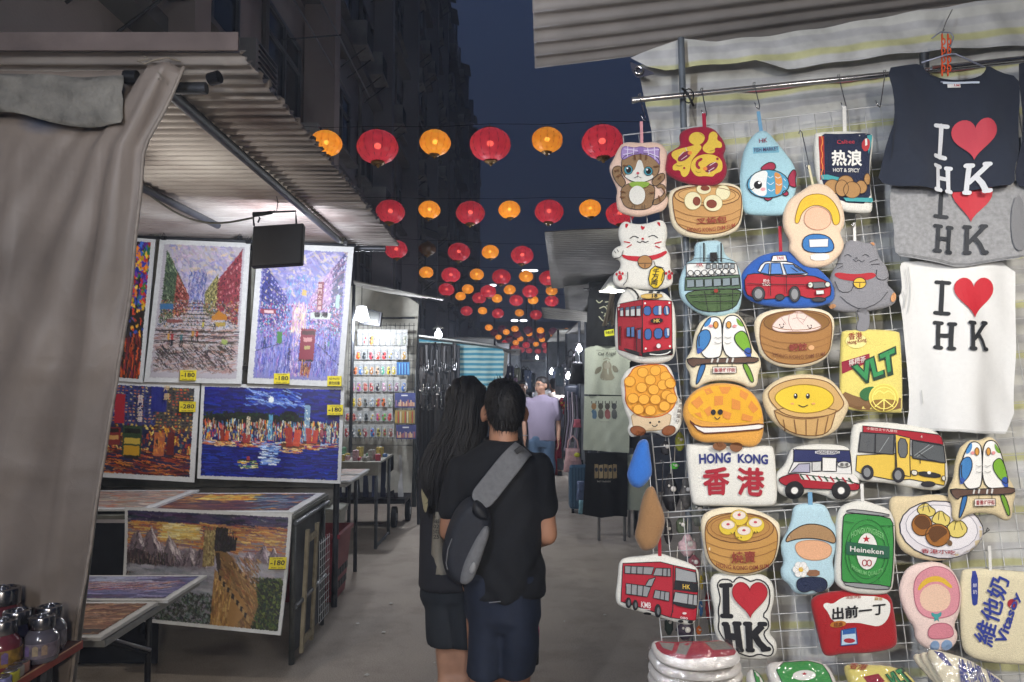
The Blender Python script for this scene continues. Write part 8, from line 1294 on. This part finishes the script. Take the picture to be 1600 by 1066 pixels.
# woman with long hair, beside him
YG = 3.16; zg = lambda v: P(800, v, YG).z; xg = lambda u: P(u, 800, YG).x; gx = xg(708); girl = thing('person', 'person with very long dark hair and dark shorts, carrying a pale tote bag', 'person', 'people walking in the market', (gx, YG, 0)); w_ = Vector(girl['_w'])
gc = Vector((xg(731), YG+.02, zg(634))); q = MB(); Rg = head(q, gc, .96, -.35, .05); capsule(q, (xg(722), YG, zg(705)), (xg(729), YG+.01, zg(662)), .05, .048)
for a, b, c, sd in (((xg(688), YG, zg(730)), (xg(682), YG+.02, zg(800)), (xg(688), YG+.14, zg(830)), -1), ((xg(745), YG, zg(730)), (xg(750), YG+.05, zg(800)), (xg(744), YG+.18, zg(830)), 1)): capsule(q, a, b, .042, .035); capsule(q, b, c, .034, .024); hand(q, c, (0, .8, -.2), sd, (0, .2, 1), .88, .7)
loft(q, [(gx, YG, zg(720), .1, .07), (gx, YG, zg(760), .14, .09), (gx, YG, zg(850), .12, .085), (gx, YG, zg(920), .14, .1)])
for u, s_ in ((703, -1), (722, 1)): capsule(q, (xg(u), YG, .85), (xg(u), YG+.01, .47), .082, .056); capsule(q, (xg(u), YG+.01, .47), (xg(u), YG-.02, .09), .052, .034); capsule(q, (xg(u), YG-.02, .065), (xg(u), YG+.12, .042), .033, .028); capsule(q, (xg(u), YG-.016, .38), (xg(u), YG-.018, .25), .054, .04)
skin_mesh('body', LB(q), SKIN2, girl, .009, 5); face_parts(girl, gc, Rg, .96, HAIR)
q = MB(); loft(q, [(gx, YG, zg(915), .146, .128), (gx, YG, zg(880), .142, .12), (gx, YG, zg(850), .14, .11), (gx+.005, YG, zg(780), .15, .108), (gx+.01, YG, zg(735), .16, .1), (gx+.02, YG, zg(712), .12, .085), (gx+.03, YG, zg(702), .07, .07)]); capsule(q, (xg(690), YG, zg(732)), (xg(684), YG+.015, zg(775)), .062, .055); capsule(q, (xg(744), YG, zg(732)), (xg(749), YG+.03, zg(775)), .062, .055); skin_mesh('top', LB(q), mat('#23242b', .85, ns=40, na=.15), girl, .011, 5, folds_fn(14, .004))
q = MB(); loft(q, [(gx, YG, zg(880), .128, .112), (gx, YG, zg(930), .138, .12), (gx, YG, .76, .14, .118), (gx, YG, .72, .13, .1)])
for u, s_ in ((699, -1), (725, 1)): loft(q, [(xg(u), YG, .85, .092, .115), (xg(u), YG+.004, .68, .092, .112), (xg(u), YG+.004, .56, .084, .112)])
skin_mesh('shorts', LB(q), mat('#1e242c', .85, ns=40, na=.15), girl, .011, 5, folds_fn(19, .005))
for u in (703, 722): q = MB(); x_ = xg(u); loft(q, [(x_, YG+.04, 0, .045, .125), (x_, YG+.04, .03, .046, .126), (x_, YG+.03, .06, .042, .1), (x_, YG, .085, .038, .055)]); LB(q).build('shoe', mat('#c8c8c4', .6), girl, True).matrix_parent_inverse = Matrix.Identity(4)
q = MB(); capsule(q, (xg(684), YG-.03, zg(712)), (xg(670), YG-.05, zg(765)), .034, .03); capsule(q, (xg(670), YG-.05, zg(765)), (xg(677), YG-.03, zg(830)), .032, .022); skin_mesh('sleeve', LB(q), cloth('#a39a78'), girl, .008, 3, folds_fn(31, .003))
# hair: scalp cap plus a long sheet that falls past the shoulders, then loose locks
q = MB()
for p_, r_ in (((0, -.02, .038), (.086, .1, .092)), ((0, -.045, -.01), (.082, .07, .095)), ((0, -.03, -.06), (.085, .06, .07))): q.ell(gc+Rg @ (Vector(p_)*.98), r_, 18, 12, Rg)
hp = [(gc.x-.006, YG-.035, zg(640), .088, .085), (gc.x-.016, YG-.05, zg(668), .098, .08), (gc.x-.045, YG-.07, zg(695), .118, .066), (gc.x-.075, YG-.09, zg(722), .118, .052), (gc.x-.095, YG-.1, zg(745), .095, .042), (gc.x-.11, YG-.104, zg(762), .062, .032), (gc.x-.12, YG-.104, zg(775), .03, .02)]
loft(q, hp); skin_mesh('hair', LB(q), HAIR, girl, .009, 4, lambda v: .0045*np.sin(v[:, 0]*150+v[:, 2]*8)+.0025*np.sin(v[:, 0]*330-v[:, 2]*14))
r = random.Random(6); q = MB()
for i in range(90):
    s = r.uniform(-1, 1); e0 = r.uniform(.0, .5); P0 = []
    for j, (cx, cy, z, rx, ry) in enumerate(hp): P0.append(Vector((cx+s*rx*1.02+r.uniform(-.003, .003), cy-ry*math.sqrt(max(0, 1-s*s))*1.03-.002, z)))
    P0 = [Vector((gc.x+s*.025, YG-.01, gc.z+.126)), Vector((gc.x+s*.07, YG-.05*math.sqrt(max(.05, 1-s*s))-.03, gc.z+.085)), Vector((gc.x+s*.086, YG-.09*math.sqrt(max(.05, 1-s*s))-.02, gc.z+.03))]+P0
    P0.append(P0[-1]+Vector((r.uniform(-.02, .01), r.uniform(-.01, .01), -r.uniform(.01, .07)))); q.tube(P0, [.0028]*(len(P0)-2)+[.002, .0008], 4)
LB(q); tag(q.build('hair_strands', HAIR, girl, True), kind='stuff').matrix_parent_inverse = Matrix.Identity(4)
tt = thing('tote_bag', 'pale cotton tote bag with dark lettering hanging at the left side of the long-haired person', 'bag', None, (xg(684), YG-.1, zg(860))); V = []
for j in range(9):
    v = j/8; vv = 800+v*98
    for i in range(5): u = i/4; ul = 677-v*5; ur = 694+v*8; V.append(P(ul+(ur-ul)*u, vv, YG-.1-.04*math.sin(u*PI)-.02*math.sin(v*5+u*2)))
q = MB(); q.add(V, [(j*5+i, (j+1)*5+i, (j+1)*5+i+1, j*5+i+1) for j in range(8) for i in range(4)]); o = q.build('bag_body', mat('#8f8a7e', .9, ns=30, na=.15, bs=400, bd=.0006), tt, True); s_ = o.modifiers.new('s', 'SOLIDIFY'); s_.thickness = .03
q = MB(); q.tube([P(684, 804, YG-.13), P(683, 760, YG-.15), P(690, 720, YG-.16), P(694, 690, YG-.12)], .009, 6); q.build('strap', mat('#1c1c20', .8), tt)
for i, tx in enumerate(('985', '02', '502', '25')): flat_text(tt, tx, P(677, 818+i*8, YG-.18), Vector((1, 0, 0)), Vector((0, 0, 1)), .024, .016, mat('#30302c', .8), 'lettering', .02)
# magenta bag seen between them and the camera side of the shorts
mb_ = thing('shopping_bag', 'black and magenta bag hanging beyond the dark shorts', 'bag', None, tuple(P(836, 1010, 3.15))); q = MB(); q.slab([P(826, 992, 3.15), P(842, 990, 3.15), P(842, 1040, 3.15), P(826, 1044, 3.15)], (0, .05, 0)); q.build('bag_body', mat('#17181d', .7, ns=20, na=.2), mb_, bevel=.008); q = MB(); q.slab([P(831, 990, 3.145), P(843, 984, 3.145), P(842.5, 1004, 3.145), P(832, 1008, 3.145)], (0, .06, 0)); q.build('top_band', mat('#a81c5c', .6, ns=20, na=.2), mb_, bevel=.006)
q = MB(); q.tube([P(838, 990, 3.17), P(840, 940, 3.14), P(842, 900, 3.1)], .004, 5); q.build('strap', mat('#c0b8b8', .7), mb_)
# man in the lilac shirt, facing us and looking to the left
def standing(name_label, u, Y, k, shirt, trouser, yaw, face_yaw, hairc='#17151a', group='people walking in the market', glasses=False, belly=1., skin=SKIN2, arms=True):
    """whole person facing the camera (yaw=pi) or away"""
    x0 = P(u, 700, Y).x; t = thing('person', name_label, 'person', group, (x0, Y, 0)); t['_w'] = (0, 0, 0); t.rotation_euler = (0, 0, yaw); q = MB(); H = 1.70*k; s = H/1.70
    hcn = Vector((0, .02, 1.585*s)); R_ = head(q, hcn, .98*s, face_yaw, 0); capsule(q, (0, 0, 1.40*s), (0, .01, 1.51*s), .055*s, .052*s)
    for sd in (-1, 1):
        S = Vector((sd*.185, 0, 1.37))*s; E_ = Vector((sd*.235, -.02, 1.10))*s; Hh = Vector((sd*.23, .07, .86))*s; capsule(q, S, E_, .05*s, .04*s); capsule(q, E_, Hh, .039*s, .027*s); hand(q, Hh, (0, .15, -1), sd, (-sd, 0, 0), s, .4)
        capsule(q, (sd*.09*s, 0, .85*s), (sd*.1*s, .01, .47*s), .088*s, .06*s); capsule(q, (sd*.1*s, .01, .47*s), (sd*.1*s, -.02, .08*s), .056*s, .036*s)
    loft(q, [(0, 0, .88*s, .15*s, .1*s), (0, 0, 1.1*s, .15*s, .1*s), (0, 0, 1.3*s, .16*s, .1*s), (0, 0, 1.4*s, .1*s, .07*s)]); skin_mesh('body', q, skin, t, .012, 5)
    hm = mat(hairc, .5, ns=120, na=.4, bs=200, bd=.002); q = MB()
    for p_, r_ in (((0, -.025, .045), (.086, .098, .085)), ((0, -.05, 0), (.082, .068, .075)), ((0, .015, .08), (.066, .06, .04))): q.ell(hcn+R_ @ (Vector(p_)*s), [x*s for x in r_], 16, 10, R_)
    skin_mesh('hair', q, hm, t, .01, 3); 
    for nm in range(1):
        c = hcn
        for sd in (-1, 1):
            q = MB(); q.ell(c+R_ @ (Vector((sd*.03, .09, .008))*s), (.011*s, .006*s, .006*s), 8, 6, R_); q.build('eye', mat('#1c1512', .3), t, True); q = MB(); q.tube([c+R_ @ (Vector((sd*.014, .1, .026))*s), c+R_ @ (Vector((sd*.05, .086, .028))*s)], .0035, 5); q.build('eyebrow', hm, t)
            if glasses: q = MB(); q.tube([c+R_ @ (Vector((sd*.033+.024*math.cos(a), .108, .006+.018*math.sin(a)))*s) for a in [2*PI*i/14 for i in range(14)]], .0022, 5, closed=True); q.tube([c+R_ @ (Vector((sd*.057, .106, .01))*s), c+R_ @ (Vector((sd*.085, .0, .012))*s)], .002, 5); q.build('glasses', mat('#b8b4a8', .3, .7), t)
        q = MB(); q.ell(c+R_ @ (Vector((0, .1, -.062))*s), (.02*s, .005*s, .005*s), 8, 6, R_); q.build('mouth', mat('#8c5048', .5), t, True)
    q = MB(); loft(q, [(0, 0, .83*s, .19*s*belly, .13*s*belly), (0, .005, .95*s, .188*s*belly, .135*s*belly), (0, .005, 1.1*s, .185*s*belly, .132*s*belly), (0, 0, 1.25*s, .19*s, .122*s), (0, 0, 1.36*s, .195*s, .11*s), (0, 0, 1.42*s, .14*s, .085*s), (0, .004, 1.45*s, .075*s, .068*s)])
    for sd in (-1, 1): capsule(q, Vector((sd*.185, 0, 1.37))*s, Vector((sd*.228, -.015, 1.15))*s, .072*s, .066*s, 14, 3)
    skin_mesh('t_shirt', q, cloth(shirt), t, .013, 5, folds_fn(len(name_label), .0065))
    q = MB(); loft(q, [(0, 0, .9*s, .17*s, .115*s), (0, 0, .8*s, .178*s, .12*s), (0, 0, .74*s, .165*s, .11*s)])
    for sd in (-1, 1): loft(q, [(sd*.09*s, 0, .84*s, .095*s, .11*s), (sd*.1*s, 0, .5*s, .08*s, .085*s), (sd*.1*s, -.015, .1*s, .075*s, .08*s)])
    skin_mesh('trousers', q, cloth(trouser), t, .013, 5, folds_fn(3, .005))
    for sd in (-1, 1): q = MB(); loft(q, [(sd*.1*s, .05, 0, .045*s, .13*s), (sd*.1*s, .05, .04, .046*s, .13*s), (sd*.1*s, .03, .08, .04*s, .09*s)]); q.build('shoe', mat('#2a2a2c', .6), t, True)
    return t
lm = standing('person in a lilac T-shirt and blue jeans walking toward us, looking aside', 846, 10.2, 1.0, '#9c92a8', '#56708c', PI, -.75, '#2a2626', glasses=True, belly=1.02)
q = MB(); q.tube([(.226+.034*math.cos(a)-.0, .055+.034*math.sin(a), .905) for a in [2*PI*i/14 for i in range(14)]], .007, 6, closed=True); q.build('wrist_watch', STEEL, lm, True); q = MB(); q.slab([(.05, -.0, 1.2), (.1, 0, 1.2), (.1, 0, 1.26), (.05, 0, 1.26)], (0, .001, 0))
standing('distant person in a pale top behind the person in lilac, facing away', 866, 13, .99, '#b8aca4', '#3c4048', .3, .2); standing('distant person in dark clothes behind the shoulder of the person in black', 817, 12.5, .97, '#26262c', '#20242c', PI-.4, .3); standing('distant person in a white shirt among the far stalls', 852, 18, 1.0, '#b8b8b8', '#2c3038', PI, .3); standing('distant person in a black shirt by the right far stalls', 872, 16, .98, '#1c1c22', '#3c4454', .5, .2); standing('tiny person in grey far down the market street', 835, 24, 1.0, '#70747c', '#30343c', .2, 0)
# flood lamp of the mat stall, clamped under its roof out of the picture on the right
fl_ = thing('floodlight', 'black floodlight clamped under the roof of the mat stall', 'lamp', None, (1.28, .35, 2.62))
m_ = MB(); m_.box((1.28, .35, 2.62), (.3, .06, .24), Matrix.Rotation(math.radians(-35), 3, 'X')); m_.build('housing', BLACKMETAL, fl_, bevel=.008)
m_ = MB(); m_.tube([(1.28, .3, 2.7), (1.28, .25, 2.95)], .012, 6); m_.build('bracket', BLACKMETAL, fl_)
lamp('flood_beam', 'SPOT', (1.28, .42, 2.52), 140, '#fff6ea', fl_, .15, (1.05, 2.3, 1.2), 82, .8)
# added fill tube lamp behind the camera at left, brightening rack and tarpaulin
tl_ = thing('added_fill_lamp', 'white tube lamp under the roof edge of the jar stall', 'lamp', None, (-.95, -.5, 2.5)); m_ = MB(); m_.box((-.95, -.5, 2.53), (.1, 1.25, .05)); m_.build('fixture', mat('#c8c8c4', .5), tl_, bevel=.006)
m_ = MB(); m_.tube([(-.93, -1.1, 2.495), (-.93, .1, 2.495)], .014, 8); m_.build('tube', mat('#ffffff', .4, emit='#f2f6ff', es=8), tl_, True)
lamp('fill_light', 'AREA', (-.92, -.5, 2.47), 62, '#eef3ff', tl_, (.08, 1.2), (1.1, 2.4, 1.5))
c_ = Vector((.35, -1.3, 2.15)); bt_ = thing('light_bulb', 'bare bulb hanging in the aisle behind the viewer', 'lamp', None, tuple(c_)); m_ = MB(); m_.ell(c_, (.05, .05, .065), 12, 8); m_.build('bulb', mat('#ffffff', .4, emit='#fff4e4', es=14), bt_, True); m_ = MB(); m_.tube([c_+Vector((0, 0, .06)), c_+Vector((0, 0, .5))], .006, 6); m_.build('cord', BLACKMETAL, bt_); lamp('bulb_light', 'POINT', tuple(c_-Vector((0, 0, .08))), 165, '#fff2e2', bt_, .06)  # added fill bulb, lifts road, curtain and roof underside
bulb('bulb hanging over the folding table behind the curtain', 150, 430, 3.3, 20, '#fff6ea', .04)  # out of sight behind the curtain, put in to brighten the roof from below
for _o in list(TMP.collection.objects): bpy.data.objects.remove(_o)
bpy.data.scenes.remove(TMP)
hz = MB(); hz.box((0, 45, 19), (60, 130, 42)); ho = hz.build('haze', None); ho['kind'] = 'stuff'
hm_ = bpy.data.materials.new('haze_air'); hm_.use_nodes = True; nt = hm_.node_tree; nt.nodes.clear(); o_ = nt.nodes.new('ShaderNodeOutputMaterial'); v_ = nt.nodes.new('ShaderNodeVolumePrincipled'); v_.inputs['Color'].default_value = (.74, .84, 1, 1); v_.inputs['Density'].default_value = .0048; nt.links.new(v_.outputs[0], o_.inputs['Volume']); ho.data.materials.append(hm_)
